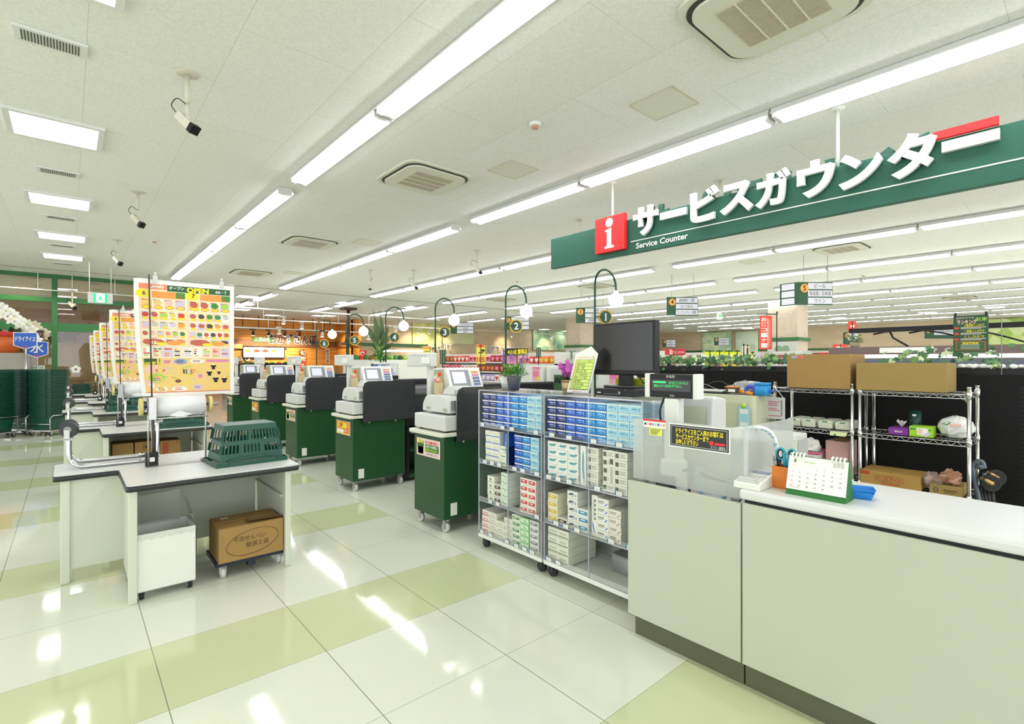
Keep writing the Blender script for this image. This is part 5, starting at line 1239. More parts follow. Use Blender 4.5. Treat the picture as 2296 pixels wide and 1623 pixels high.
# ------------------------------------------------------------------ on the service counter
CT = .92
t = thing('calculator', 'white desk calculator at the corner of the counter top', 'calculator', (2.325, .985, CT), 0)
MB().prism([(0, 0), (.19, 0), (.19, .055), (.16, .062), (0, .028)], 0, .12, WHITE, 'y').build('calculator_body', t, .004)
b = MB(); sl = (.062 - .028) / .16
T = frame((0, .06, .0285), (0, -1, 0), (1, 0, sl)); b.rect(-.05, .125, .05, .158, mat('calc_lcd', '8d93a6', .2), T, .001)
for i in range(5):
    for j in range(4): b.rect(-.05 + i * .0205, .012 + j * .026, -.034 + i * .0205, .03 + j * .026, GREY if (i + j) % 4 else FGREY, T, .0015)
b.build('keys_and_display', t)
ORG = mat('cup_orange', 'e07a1e', .4); SCT = mat('scissor_teal', '2a9cb4', .4)
t = thing('pen_cup', 'orange square pen cup on the counter', 'pen cup', (2.50, .945, CT)); b = MB(); s, hh = .042, .10
b.box(-s, -s, 0, s, s, .004, ORG).box(-s, -s, .004, -s + .003, s, hh, ORG).box(s - .003, -s, .004, s, s, hh, ORG).box(-s + .003, -s, .004, s - .003, -s + .003, hh, ORG).box(-s + .003, s - .003, .004, s - .003, s, hh, ORG); b.build('cup', t, .002)
t = thing('scissors', 'teal and black handled scissors standing in the orange cup', 'scissors', (2.49, .935, CT + .01)); b = MB()
for sgn in (-1, 1):
    c = Vector((0, sgn * .024, .145)); MB_ = [(c.x, c.y + .017 * math.cos(a * .5236), c.z + .025 * math.sin(a * .5236)) for a in range(12)]
    q = MB().tube(MB_, .006, SCT, 6, closed=True).tube([(x - .0, y * 1.0 + 0, z) for x, y, z in [(c.x - .004, c.y + .012 * math.cos(a * .5236), c.z + .019 * math.sin(a * .5236)) for a in range(12)]], .0035, BLACK, 6, closed=True); q.tube([(0, sgn * .012, .15), (0, sgn * .008, .11), (0, sgn * .003, .085)], .008, SCT, 6); q.build('handle', t)
MB().prism([(-.008, .0), (.008, 0), (.010, .09), (-.010, .09)], -.002, .002, STEEL, 'x').build('blades', t)
for k, (dx, dy, c, l) in enumerate(((.012, .025, BLACK, 'black pen at the left of the orange cup'), (-.01, .03, mat('pen_grey', '9a9c9e', .4), 'grey pen leaning left in the orange cup'), (.015, .012, NAVY, 'navy marker behind the scissors in the orange cup'))):
    t = thing('pen', l, 'pen', (2.50 + dx, .945 + dy, CT + .006)); MB().cyl((0, 0, 0), (0, .014, .125 - k * .01), .0055, c, n=8).build('pen_barrel', t); MB().cyl((0, .014, .125 - k * .01), (0, .016, .145 - k * .01), .006, c, n=8).build('pen_cap', t)
t = thing('clear_clip_case', 'clear case of rubber bands beside the orange cup', 'case', (2.47, .885, CT)); MB().box(-.02, -.018, 0, .02, .018, .075, clear('peach_clear', 'e8b49a', .4)).build('case', t); MB().tube([(-.03, -.018, .12), (-.035, -.03, .09), (-.03, -.02, .05), (-.028, -.03, .012)], .0018, INK, 5, cr=5).build('elastic', t)
# desk calendar
CG = mat('calendar_green', '1c6a22', .5)
t = thing('desk_calendar', 'white desk calendar showing month 6 on a green base', 'calendar', (2.44, .785, CT), math.radians(0))
b = MB(); L2 = .115
b.prism([(-.055, 0), (.055, 0), (.006, .165), (-.006, .165)], -L2, L2, CG, 'y'); b.build('stand', t)
b = MB(); T = frame((-.056, 0, .001), (0, -1, 0), (.049, 0, .165)); b.rect(-L2, .024, L2, .17, PAPER, T, .001); b.text('6', -.088, .15, .016, FG, T, .002, .04); b.text('2011 June', -.03, .147, .008, FLIME, T, .002, .02)
for i in range(7): b.rect(-.108 + i * .031, .131, -.08 + i * .031, .1318, FGREY, T, .002)
n = 0
for r in range(5):
    for c in range(7):
        d = r * 7 + c - 2
        if 1 <= d <= 30: b.text(str(d), -.095 + c * .031, .118 - r * .019, .0075, FR if c == 0 else KEYB if c == 6 else INK, T, .002, 0, res=1)
for i in range(3): b.rect(.06 + i * .014, .14, .07 + i * .014, .158, FGREY, T, .002)
b.rect(-.105, .033, -.06, .036, FGREY, T, .002); b.build('page', t)
b = MB()
for y in (-.1, -.085, -.07, -.055, .055, .07, .085, .1): MB().tube([(-.014, y, .155), (-.012, y, .172), (.0, y, .177), (.012, y, .170)], .004, WHITE, 6, cr=5).build('binding_ring', t)
TRB = mat('tray_blue', '2a8be0', .35)
for k in range(2):
    t = thing('coin_tray', ('lower', 'upper')[k] + ' blue coin tray behind the desk calendar', 'tray', (2.555, .655, CT + k * .014), math.radians(12 + k * 10)); s = .040
    MB().frustum((-s * .7, -s * .8, s * .7, s * .8), (-s, -s * 1.1, s, s * 1.1), .0, .03, TRB, caps=(1, 0)).build('tray_body', t); MB().rect(-.03, -.03, .03, .03, FBLUE, Matrix.Translation((0, 0, .002))).build('rubber_pad', t)

# ------------------------------------------------------------------ cabinet, racks and back panels behind the counter
t = thing('steel_cabinet', 'beige steel cabinet behind the register pole', 'cabinet', (4.16, 1.80, 0))
CABM = mat('cabinet_beige', 'c3c5aa', .4); b = MB(); b.prism(rounded([(0, 0), (.40, 0), (.40, 1.2), (0, 1.2)], .05), 0, 1.225, CABM, smooth=True); b.build('cabinet_body', t, .004)
MB().box(-.014, .07, .06, .0, .58, 1.17, CABM).build('door', t, .004); MB().box(-.014, .60, .06, .0, 1.13, 1.17, CABM).build('door', t, .004)
z = 1.226
t = thing('laptop', 'closed silver laptop on the beige cabinet', 'laptop', (4.22, 2.1, z)); MB().box(0, 0, 0, .2, .30, .018, DARK).build('laptop_base', t, .003); MB().box(0, 0, .018, .2, .30, .028, GREY).build('laptop_lid', t, .002)
b = MB(); b.tube([(4.3, 2.42, z + .006), (4.3, 2.38, z + .05), (4.3, 2.30, z + .075), (4.3, 2.22, z + .045), (4.3, 2.17, z + .033)], .003, MIDGREY, 5, cr=5); one('grey_cable', b, 'thin grey cable arching over the laptop', 'cable')
b = MB(); b.tube([(4.36, 2.36, z + .01), (4.36, 2.28, z + .085), (4.36, 2.18, z + .10), (4.36, 2.10, z + .06), (4.36, 2.05, z + .03)], .003, FDK, 5, cr=5); one('dark_cable', b, 'thin dark cable arching higher behind the laptop', 'cable')
t = thing('label_printer', 'orange and black hand label gun on the cabinet', 'label gun', (4.22, 1.99, z)); MB().box(0, -.02, .012, .07, .085, .06, FDK).build('gun_body', t, .006); MB().box(-.005, -.02, .058, .075, .09, .066, ORG).build('top_plate', t); MB().tube([(.03, -.02, .03), (.03, -.09, .02), (.03, -.14, .01)], .016, mat('gun_orange', 'e89a22', .4), 8).build('grip', t); MB().box(-.002, -.0, .022, .0, .06, .045, PAPER).build('label_window', t)
t = thing('crumpled_plastic_bag', 'crumpled clear plastic bag on the cabinet', 'bag', (4.34, 1.95, z))
def crumple(c, r, sq, m, seed, amp=.25, n=14, k=9):
    rnd = random.Random(seed); b = MB(); b.ball(c, r, m, n, k, sq); b.v = [tuple(Vector(c) + (Vector(v) - Vector(c)) * (1 + rnd.uniform(-amp, amp))) for v in b.v]; b.v = [(x, y, max(z_, c[2] - r * sq[2] * .92)) for x, y, z_ in b.v]; b.sm = [False] * len(b.sm); return b
crumple((0, 0, .055), .09, (1, 1.6, .62), clear('bag_grey', 'c9cac6', .55, .2), 3).build('bag_body', t)
BLU = mat('dispenser_blue', '3d55d0', .4); CYN = mat('box_cyan', '2a90d4', .4)
t = thing('tape_dispenser', 'blue twin-handled tape cutter on the cabinet edge', 'tape cutter', (4.25, 1.865, z)); MB().tube([(0, .05, .01), (0, .045, .05), (0, .03, .07), (0, -.01, .07), (0, -.025, .05), (0, -.03, .01)], .016, BLU, 8, cr=5).build('frame', t)
t = thing('blue_box', 'bright blue plastic jar at the cabinet right end', 'jar', (4.27, 1.745 + .04, z)); MB().prism(rounded([(-.05, -.05), (.05, -.05), (.05, .05), (-.05, .05)], .02), 0, .085, CYN, smooth=True).build('jar_body', t); MB().prism(rounded([(-.053, -.053), (.053, -.053), (.053, .053), (-.053, .053)], .022), .085, .105, CYN, smooth=True).build('jar_lid', t); MB().box(-.01, -.09, .03, .01, -.05, .042, BLU).build('spout', t)
# blue tag hung on the cabinet
t = thing('pale_blue_pouch', 'pale blue pouch with labels hung on the cabinet door by a lime magnet', 'pouch', (4.135, 1.875, 1.09)); SKY = mat('pouch_sky', 'a8d6e2', .5)
b = MB(); b.box(-.004, -.045, -.14, .004, .045, .045, SKY); b.build('pouch_body', t); MB().rect(-.032, -.01, .032, .028, PAPER, faceX((-.005, 0, 0))).rect(-.032, -.11, .032, -.08, PAPER, faceX((-.005, 0, 0))).build('labels', t); MB().ball((-.012, 0, .055), .02, FLIME, 10, 6).build('magnet', t)
# hanging whiteboard
t = thing('hanging_whiteboard', 'small whiteboard with red writing hung from the wire rack', 'whiteboard', (4.38, 1.74, 1.12)); b = MB(); b.box(-.006, -.085, -.09, .004, .075, .09, GREY); b.build('board', t, .004)
b = MB(); T = faceX((-.007, 0, 0)); PK = mat('marker_pink', 'cf4a70', .6)
for i, (z_, l_) in enumerate(((.05, .09), (.035, .07), (.02, .08), (-.005, .07), (-.02, .09), (-.065, .10))): b.rect(-.045, z_, -.045 + l_, z_ + .006, PK, T)
b.rect(.055, -.06, .066, .07, MIDGREY, T, .001); b.build('writing', t); MB().tube([(0, .06, .09), (.02, .0, .17), (0, -.07, .09)], .003, WHITE, 5).build('hanging_cord', t)

# chrome wire racks
def wire_rack(y_lo, y_hi, label):
    t = thing('wire_shelf_rack', label, 'shelf rack', (4.45, y_lo, 0)); w_ = y_hi - y_lo; D = .36
    for x in (0, D):
        for y in (0, w_):
            q = MB().cyl((x, y, .02), (x, y, 1.325), .0125, CHROME, n=10).cyl((x, y, 1.325), (x, y, 1.335), .014, CHROME, n=10)
            for z_ in (.60, .97, 1.285): q.cyl((x, y, z_ - .025), (x, y, z_ + .02), .018, CHROME, n=10)
            q.build('post', t); MB().cyl((x, y, 0), (x, y, .02), .02, BLACK, n=10).build('post_foot', t)
    for z_ in (.60, .97, 1.285):
        q = MB()
        for a, c in (((0, 0), (0, w_)), ((D, 0), (D, w_)), ((0, 0), (D, 0)), ((0, w_), (D, w_))):
            for dz in (0, -.028): q.cyl((a[0], a[1], z_ + dz), (c[0], c[1], z_ + dz), .0035, CHROME, n=6, caps=False)
        n = int(w_ / .03)
        for x in (0, D): q.tube([(x, w_ * i / n, z_ - (.028 if i % 2 else 0)) for i in range(n + 1)], .0025, CHROME, 5)
        for i in range(int(w_ / .022)): q.cyl((0, .012 + i * .022, z_ + .002), (D, .012 + i * .022, z_ + .002), .0018, CHROME, n=4, caps=False)
        q.build('wire_shelf', t)
    return t
wire_rack(.545, 1.155, 'right chrome wire rack behind the counter')
wire_rack(1.205, 1.76, 'left chrome wire rack beside the beige cabinet')
S3, S2, S1 = 1.2935, .9785, .6085
t = carton('cardboard_box', 'large brown carton with a red and blue label on the left wire rack', (4.43, 1.215, S3), (.38, .445, .262)); MB().rect(-.185, .235, -.105, .258, PAPER, faceX((-.002, .222, 0))).build('shipping_label', t)
b = MB(); T = faceX((-.003, .222, 0)); b.rect(-.184, .236, -.148, .257, KEYB, T); b.text('R&Z', -.166, .246, .013, PAPER, T, .001, .02); b.rect(-.146, .236, -.106, .257, RED, T); b.text('キャド', -.126, .246, .010, PAPER, T, .001); b.build('label_print', t)
carton('cardboard_box', 'long low brown carton with plain sides on the right wire rack', (4.43, .655, S3), (.36, .52, .195), mt=mat('cardboard_olive', '9a8049', .8, noise=.06, nscale=10))
# things on the middle shelves
LUN = mat('lunch_cream', 'e2e4d2', .45)
for k, (y, lab) in enumerate(((1.63, 'leftmost'), (1.52, 'second'), (1.40, 'third'), (1.28, 'rightmost'))):
    t = thing('lidded_tray', f"cream lidded tray on the left wire rack, {lab} of the row", 'tray', (4.48, y - .05, S2), group='cream lidded trays'); MB().frustum((0, 0, .26, .095), (-.006, -.005, .266, .1), 0, .045, LUN).build('tray_body', t, .004); MB().frustum((-.01, -.008, .27, .103), (.01, .01, .25, .085), .045, .062, LUN).build('tray_lid', t, .004); MB().box(-.008, .03, .048, .0, .065, .056, FG).build('lid_clip', t)
t = thing('green_slip', 'pale paper slip with a green dot at the left rack shelf edge', 'paper', (4.435, 1.23, S2 - .012)); MB().add([(0, 0, 0), (0, .12, 0), (-.02, .115, -.03), (-.02, .01, -.03)], [(0, 1, 2, 3)], mat('slip_lime', 'd9e3b0', .6)).disc((.0, 0, 0), .008, FG, faceX((-.022, .08, -.022)), 10).build('slip', t)
t = thing('tissue_box', 'purple tissue box on the right wire rack', 'tissue box', (4.47, .87, S2)); PUR = mat('tissue_purple', '7d2f96', .5); MB().box(0, 0, 0, .2, .115, .048, PUR).build('box_body', t, .002); b = MB(); b.text('tissue', 0, .0, .014, PAPER, faceX((-.001, .0575, .026)), 0, .02); b.build('box_print', t)
b = MB(); rnd = random.Random(2)
for i in range(7): a = i * .9; b.add([(.1, .057, .048), (.1 + .03 * math.cos(a), .057 + .035 * math.sin(a), .095 + .01 * (i % 2)), (.1 + .035 * math.cos(a + .9), .057 + .03 * math.sin(a + .9), .085)], [(0, 1, 2)], PAPER)
b.build('tissue', t)
t = thing('glove_box', 'lime green glove box with product pictures on the right wire rack', 'box', (4.46, .735, S2)); MB().box(0, 0, 0, .13, .128, .072, mat('glove_lime', '9ccf2a', .5)).build('box_body', t, .002)
b = MB(); T = faceX((-.001, .064, .036)); b.rect(-.02, -.02, .04, .025, PAPER, T); b.rect(-.015, -.01, .01, .02, FPINK, T, .001); b.add([(.0, -.028, .001), (.035, -.03, .001), (.06, -.005, .001), (.04, .0, .001)], [(0, 1, 2, 3)], FLIL, T=T); b.rect(-.058, .01, -.028, .025, FG, T); b.rect(.045, .012, .058, .022, FG, T); b.build('box_print', t)
t = thing('green_canister', 'dark green canister behind the glove box', 'canister', (4.64, .86, S2)); MB().cyl((0, 0, 0), (0, 0, .165), .037, mat('canister_green', '0f4038', .35), n=20).build('can', t); MB().rect(-.012, .13, .012, .145, PAPER, faceX((-.038, 0, 0))).build('can_label', t)
t = thing('plastic_bag', 'white full plastic bag with green and pink print on the right wire rack', 'bag', (4.60, .63, S2)); b = crumple((0, 0, .072), .085, (1.2, 1.12, .92), mat('bag_white', 'e6e6e4', .35), 5, .07, 20, 12); b.build('bag_body', t); b = MB(); b.tube([(-.1, .045, .11), (-.098, .06, .1), (-.1, .035, .095), (-.1, .015, .115)], .003, FG, 5); b.rect(-.03, 0, .03, .02, FPINK, faceX((-.108, -.01, .085))); b.build('bag_print', t)
# bottom shelves
t = carton('cardboard_box', 'brown spoon carton printed スプーン in red on the right wire rack', (4.42, .79, S1), (.26, .355, .095), mt=mat('cardboard_tan', 'b08a48', .8, noise=.06, nscale=12)); REDP = mat('print_red', 'b5402a', .6)
b = MB(); T = faceX((-.0015, .178, .0475)); b.tube([(-.002, .178 - .085 * math.copysign(abs(math.cos(a * .2618)) ** .5, math.cos(a * .2618)), .052 + .021 * math.copysign(abs(math.sin(a * .2618)) ** .5, math.sin(a * .2618))) for a in range(24)], .0009, REDP, 4, closed=True)
b.text('グリコ', -.055, .003, .014, REDP, T, 0, .0); b.text('スプーン', .018, .005, .026, REDP, T, 0, .03, .095); b.rect(-.05, -.033, .06, -.027, REDP, T); b.rect(-.177, .022, -.12, .047, REDP, T); b.text('Glico', -.148, .034, .012, CARD, T, .001); b.build('box_print', t)
t = carton('cardboard_box', 'small brown carton with a round mark holding crumpled bags', (4.42, .575, S1), (.22, .17, .062), mt=mat('cardboard_olive', 'a98e54', .8)); b = MB(); T = faceX((-.0015, .085, .03)); b.disc((-.05, 0, 0), .014, INKB, T, 14); b.disc((-.05, 0, .0005), .009, CARD, T, 12); b.rect(-.01, .0, .06, .006, INKB, T); b.rect(-.005, -.012, .05, -.008, INKB, T); b.build('box_print', t)
for k, (y, c, s, lab) in enumerate(((.735, 'c7a8a0', 6, 'crumpled clear bag with red contents, left of the pair'), (.64, 'd39a7c', 8, 'crumpled clear bag with orange contents, right of the pair'))):
    t = thing('crumpled_plastic_bag', lab, 'bag', (4.47, y, S1 + (.066 if k else .03))); crumple((0, 0, .05), .058, (1, 1.0, .85), clear('bag_tint%d' % k, c, .5, .2), s, .28).build('bag_body', t); crumple((0.01, -.005, .045), .032, (1, 1, .8), FR if k == 0 else FO, s + 1, .2, 10, 6).build('contents', t)
t = thing('pink_carton', 'tall pink carton on the left wire rack bottom shelf', 'box', (4.50, 1.245, S1)); MB().box(0, 0, 0, .22, .155, .275, mat('pink_card', 'cfa49e', .7, noise=.05, nscale=9)).build('carton_body', t, .003); MB().add([(.0, .02, .275), (.20, .02, .275), (.20, .10, .30), (.0, .10, .285)], [(0, 1, 2, 3)], CARDD).build('open_flap', t)
t = thing('pink_rim_tub', 'white tub with pink rim and rolled bags inside on the left wire rack', 'tub', (4.55, 1.53, S1)); MB().frustum((-.1, -.08, .1, .08), (-.13, -.105, .13, .105), 0, .17, PAPER, caps=(1, 0)).build('tub_body', t); PKR = mat('pink_rim', 'e05a90', .4); MB().tube([(-.13, -.105, .17), (.13, -.105, .17), (.13, .105, .17), (-.13, .105, .17)], .009, PKR, 6, closed=True).build('rim', t)
b = MB(); T = faceX((-.128, 0, .12))
for i in range(4): b.rect(-.07, -.06 + i * .025, .04 + .01 * i, -.05 + i * .025, FMAG, T)
b.build('tub_print', t)
t = thing('rolled_bag', 'white and red rolled bag sticking out of the pink tub', 'bag', (4.5, 1.5, S1 + .165)); crumple((0, 0, .05), .07, (1, .9, .9), PAPER, 12, .2, 12, 8).build('bag_body', t); MB().tube([(-.05, .02, .03), (-.06, .03, .09), (-.05, .04, .14)], .012, FR, 6).build('red_band', t)
# folded hand trolley leaning by the rack
HTG = mat('trolley_slate', '66727c', .4, .3); BRS = mat('brass', 'c8a468', .3, .9)
t = thing('folding_hand_trolley', 'folded slate grey hand trolley with brass forks right of the wire rack', 'trolley', (4.72, .42, 0))
def hp(x, y, dx=0.0): v = atX(x, y, 4.72 + dx); return v - Vector((4.72, .42, 0))
b = MB(); b.tube([hp(2203, 1170), hp(2194, 1115), hp(2182, 1058), hp(2183, 1042), hp(2192, 1034), hp(2203, 1036), hp(2207, 1050)], .015, HTG, 8, cr=4); b.tube([hp(2222, 1170, .05), hp(2207, 1060, .05)], .012, HTG, 8)
b.tube([hp(2190, 1046), hp(2206, 1046)], .02, HTG, 8); b.build('frame', t)
for i in range(4):
    q0, q1 = hp(2200 + i * 8, 1088 + i * 2, .02), hp(2210 + i * 8, 1175, .02); MB().tube([q0, q1], .013, DARK, 6).build('folding_slat', t)
for k, (x, y, fx0, fy0, dx) in enumerate(((2222, 1083, 2194, 1069, .0), (2233, 1071, 2209, 1056, .10))):
    c = hp(x, y, dx); n_ = Vector((-.8, -.5, .0)).normalized(); MB().cyl(c - n_ * .012, c + n_ * .012, .055, RUBBER, n=26).cyl(c - n_ * .014, c + n_ * .014, .047, BLACK, n=26).cyl(c - n_ * .016, c + n_ * .016, .012, STEEL, n=12).build('wheel', t)
    MB().tube([hp(fx0, fy0, dx) + n_ * .02, c + n_ * .03], [.013, .017], BRS, 8).build('fork', t)

# black panels (backs of the shop gondolas) with ivy on top
PANB = mat('panel_black', '0d0d0e', .6, spec=.25, noise=.1, nscale=3)
def ivy_bed(name, label, x, y0, y1, z, n, seed, trough=True, droop=.1, hgt=.12):
    t = thing(name, label, 'planter', (x, y0, z)); L = y1 - y0
    if trough: MB().box(.0, 0, -.05, .28, L, .0, BLACK).build('trough', t)
    rnd = random.Random(seed); b = MB(); ms = [mat('ivy_dark', '2f5a36', .5), mat('ivy_mid', '4a7a44', .5), mat('ivy_pale', 'c6d3a8', .55), mat('ivy_olive', '7a9a5c', .5)]
    for i in range(n):
        c = Vector((rnd.uniform(-.06, .22), rnd.uniform(0, L), .04 + rnd.random() ** 1.5 * hgt - (rnd.random() * droop if rnd.random() < .2 else 0)))
        r = rnd.uniform(.022, .042); nn = Vector((-rnd.uniform(.2, 1), rnd.uniform(-.6, .6), rnd.uniform(-.1, 1))).normalized(); u = nn.orthogonal().normalized(); v = nn.cross(u); a0 = rnd.random() * 6.28
        pts = []
        for k in range(10):
            a = a0 + k * .6283; rr = r * (1 if k % 2 == 0 else .55); pts.append(c + (u * math.cos(a) + v * math.sin(a)) * rr + nn * (.006 if k % 2 else 0))
        b.add(pts, [tuple(range(10))], rnd.choices(ms, (4, 4, 2, 3))[0])
    b.build('ivy', t)
    return t
def panel(y0, y1, label, x=5.05, z1=1.405):
    t = thing('black_back_panel', label, 'partition', (x, y0, 0)); MB().box(0, 0, 0, .30, y1 - y0, z1, PANB).build('panel', t)
    b = MB()
    for i in range(34): b.box(-.002, .05, .25 + i * .032, .0, .056, .268 + i * .032, BLACK).box(-.002, .064, .25 + i * .032, .0, .07, .268 + i * .032, BLACK)
    b.build('slotted_upright', t); return t
panel(.30 - .02, 1.185, 'black back panel behind the right wire rack, ivy trailing over it')
panel(1.19, 2.20, 'black back panel behind the left wire rack')
panel(2.205, 3.55, 'black back panel behind the beige cabinet and monitor')
panel(-.75, .275, 'black slotted back panel at the right frame edge')
ivy_bed('ivy_planter', 'sparse ivy with white pebbles on the black panel by the right wire rack', 5.07, -.4, 1.18, 1.456, 170, 1, True, .28)
t = thing('white_pebbles', 'white pebbles lying along the planter on the right black panel', 'pebbles', (5.07, -.3, 1.457)); b = MB(); rnd = random.Random(8)
for i in range(70): b.ball((rnd.uniform(-.02, .05), rnd.uniform(0, 1.3), .012), rnd.uniform(.012, .024), PAPER, 7, 5, (1, 1.2, .8))
o = b.build('pebble_bed', t); o['kind'] = 'stuff'
ivy_bed('ivy_planter', 'dense ivy along the black panel between boxes and monitor', 5.07, 1.7, 3.5, 1.456, 420, 2, True, .10, .07)
# ------------------------------------------------------------------ deli corner on the wooden wall
WY = 29.96
def on(px_, py_, Y=WY): return atY(px_, py_, Y)
SPOTW = mat('spot_lamp', (1.0, .93, .8), .4, emit=9.0); TRK = mat('track_brown', '4a3024', .5)
def spot(name, label, loc, body, aim, parent_rod, energy=0, group=None):
    t = thing(name, label, 'spotlight', loc, group=group)
    MB().box(-.16, -.03, .12, .10, .03, .18, body).build('adapter', t)
    if parent_rod: MB().cyl((0, 0, .18), (0, 0, H - loc[2]), .012, body, n=6).build('hanger_rod', t)
    d = Vector(aim).normalized(); q = d * .14
    MB().cyl((0, 0, .13), (0, 0, .02), .015, body, n=8).cyl(-d * .08, q, .06, body, r1=.085, n=14).build('lamp_head', t)
    MB().cyl(q, q + d * .02, .078, SPOTW, n=14).build('lamp_lens', t)
    if energy:
        ld = bpy.data.lights.new('spot_beam', 'SPOT'); ld.energy = energy; ld.color = (1, .80, .52); ld.spot_size = math.radians(95); ld.spot_blend = .8; ld.shadow_soft_size = .08
        lo = bpy.data.objects.new('spot_beam', ld); COL.objects.link(lo); lo.parent = t; lo.location = q + d * .06; lo.rotation_euler = d.to_track_quat('-Z', 'Y').to_euler()
    return t
zt = 3.05
for k, px_ in enumerate((487, 644, 805, 955)):
    p = on(460 + px_ / 4.508, 640 + 490 / 4.508, 28.6); spot('track_spotlight', f"brown track spotlight in front of the pine wall, {ORD[k]} from the left", (p.x, 28.6, on(560, 745, 28.6).z), TRK, (.1, .75, -.7), 0, 150, 'brown track spotlights on the pine wall')
p = on(870, 752, 28.6); 
for k, (X, Y, ax) in enumerate(((11.0, 28.2, (.9, .3, -.6)), (11.2, 26.3, (.9, .2, -.5)))): spot('track_spotlight', ('brown track spotlight in the corner of the pine walls', 'brown track spotlight on the pine return wall')[k], (X, Y, 3.0), TRK, ax, .75, 90, 'brown track spotlights on the pine wall')
t = thing('lighting_track', 'brown lighting track hung on rods before the pine wall', 'lighting track', (0, 28.6, 0)); zz = on(560, 745, 28.6).z + .18
MB().box(3.2, -.025, zz, 11.2, .025, zz + .05, TRK).build('track', t)
for px_ in (544, 580, 618, 658, 702, 727): q = atY(px_, 730, 28.6); MB().cyl((q.x, 0, zz), (q.x, 0, H), .018, TRK, n=6).build('hanger_rod', t)
# white tracks with spotlights across the hall
for k, (y0, xa, xb, z, lab) in enumerate(((20.8, 2.4, 13.5, 3.50, 'nearer white lighting track across the hall'), (23.4, 2.6, 16.5, 3.30, 'middle white lighting track across the hall'), (25.6, 4.5, 14.0, 3.05, 'far white lighting track before the pine wall'))):
    t = thing('lighting_track', lab, 'lighting track', (0, y0, 0), group='white lighting tracks'); MB().box(xa, -.03, z, xb, .03, z + .05, WHITE).build('track', t)
    n = 5
    for i in range(n): x = xa + .4 + (xb - xa - .8) * i / (n - 1); MB().cyl((x, 0, z), (x, 0, H), .014, WHITE, n=6).build('hanger_rod', t)
for k, (px_, py_, Y, lab) in enumerate(((636, 718, 23.4, 'white bell spotlight on a long stem'), (626, 741, 25.6, 'white spotlight left of the wall lettering'), (677, 730, 25.6, 'white spotlight above the wall lettering'), (723, 748, 25.6, 'white spotlight left of the lane six lamp'), (827, 753, 23.4, 'white spotlight left of the big palm plant'), (888, 741, 23.4, 'white spotlight below the lane four globe'))):
    p = atY(px_, py_, Y); spot('track_spotlight', lab, tuple(p), WHITE, (.1, .5, -.85), 1, 0, 'white track spotlights')
t = thing('ceiling_speaker_pole', 'dark brown pole bracket with a lamp left of the lane five lamp', 'lamp', tuple(atz(781, 690, H))); MB().box(-.28, -.28, -.10, .28, .28, 0, TRK).build('ceiling_plate', t); MB().cyl((0, 0, -.1), (0, 0, -1.15), .07, TRK, n=10).build('pole', t); MB().cyl((0, 0, -1.15), (-.05, -.05, -1.55), .09, TRK, r1=.14, n=12).build('lamp_head', t)
# lettering
k_ = FW.dot(on(640, 760) - C0) / FPX
def wtext(name, label, s, px_, py_, wpx, hpx, m, Y=WY, bold=.03, depth=.02, cat='lettering'):
    p = on(px_, py_, Y); kk = FW.dot(p - C0) / FPX; return one(name, MB().text(s, 0, 0, hpx * kk, m, faceY((0, 0, 0)), 0, bold, wpx * kk * 1.2, depth=depth), label, cat, loc=tuple(p))
LB = mat('letter_brown', '3c2a24', .6); KB = mat('letter_halo', 'e8e2d6', .6)
p = on(658, 760, 29.89); kk = FW.dot(p - C0) / FPX
t = thing('wall_lettering', 'x', 'lettering', tuple(p))
MB().text('おかずさんぽ', 0, 0, 17 * kk, KB, faceY((0, -.0, 0)), 0, .09, 88 * kk * 1.2, depth=.01).build('letter_outline', t); MB().text('おかずさんぽ', 0, 0, 17 * kk, LB, faceY((0, -.03, 0)), 0, .02, 86 * kk * 1.2, depth=.01).build('letter_faces', t)
for dx, dy, m in ((-24, 4, FR), (-4, -2, FG), (38, 2, FR)): MB().ball((dx * kk * 1.2, -.05, dy * kk), 3 * kk, m, 10, 8, (1, .4, 1)).build('ornament', t)
t['label'] = 'big outlined brown letters on the dark band of the pine wall'
wtext('wall_lettering', 'dark brown brush letters on the pine boards above the menu screen', 'おかずさんぽ', 590, 775, 88, 16, LB)
p = on(588, 761, 29.89); kk = FW.dot(p - C0) / FPX
t = thing('green_wall_sign', 'green sign 惣菜の郷 with white characters on the dark band', 'sign', tuple(p)); MB().box(-17 * kk * 1.2, -.06, -5 * kk, 17 * kk * 1.2, 0, 5 * kk, FG).build('sign_board', t); MB().text('惣菜の郷', 0, 0, 7 * kk, PAPER, faceY((0, -.062, 0)), 0, .04, 28 * kk * 1.2).build('sign_letters', t)
p = on(527, 776, 29.89); t = thing('yellow_wall_sign', 'small yellow sign at the left end of the pine wall', 'sign', tuple(p)); MB().box(-.35, -.06, -.13, .35, 0, .13, FO).rect(-.28, -.09, .28, .09, FSAND, faceY((0, -.062, 0))).build('sign_board', t)
p = on(591, 790, 29.99); kk = FW.dot(p - C0) / FPX
t = thing('menu_screen', 'lit white menu board with four dishes over the deli counter', 'menu board', tuple(p)); w2 = 35 * kk * 1.2; h2 = 11 * kk
MB().box(-w2 - .05, -.1, -h2 - .05, w2 + .05, 0, h2 + .05, INK).build('board_frame', t); b = MB(); T = faceY((0, -.105, 0)); b.rect(-w2, -h2, w2, h2, mat('menu_white', 'e4e2e6', .5, emit=.35), T)
for i, m in enumerate((FLIME, FR, FR, FLIME)): x = -w2 * .78 + i * w2 * .42; b.disc((x, h2 * .3, .004), w2 * .16, m, T, 14, h2 * .28); b.rect(x - w2 * .14, -h2 * .7, x + w2 * .14, -h2 * .2, FLIL, T, .003)
b.build('board_face', t)
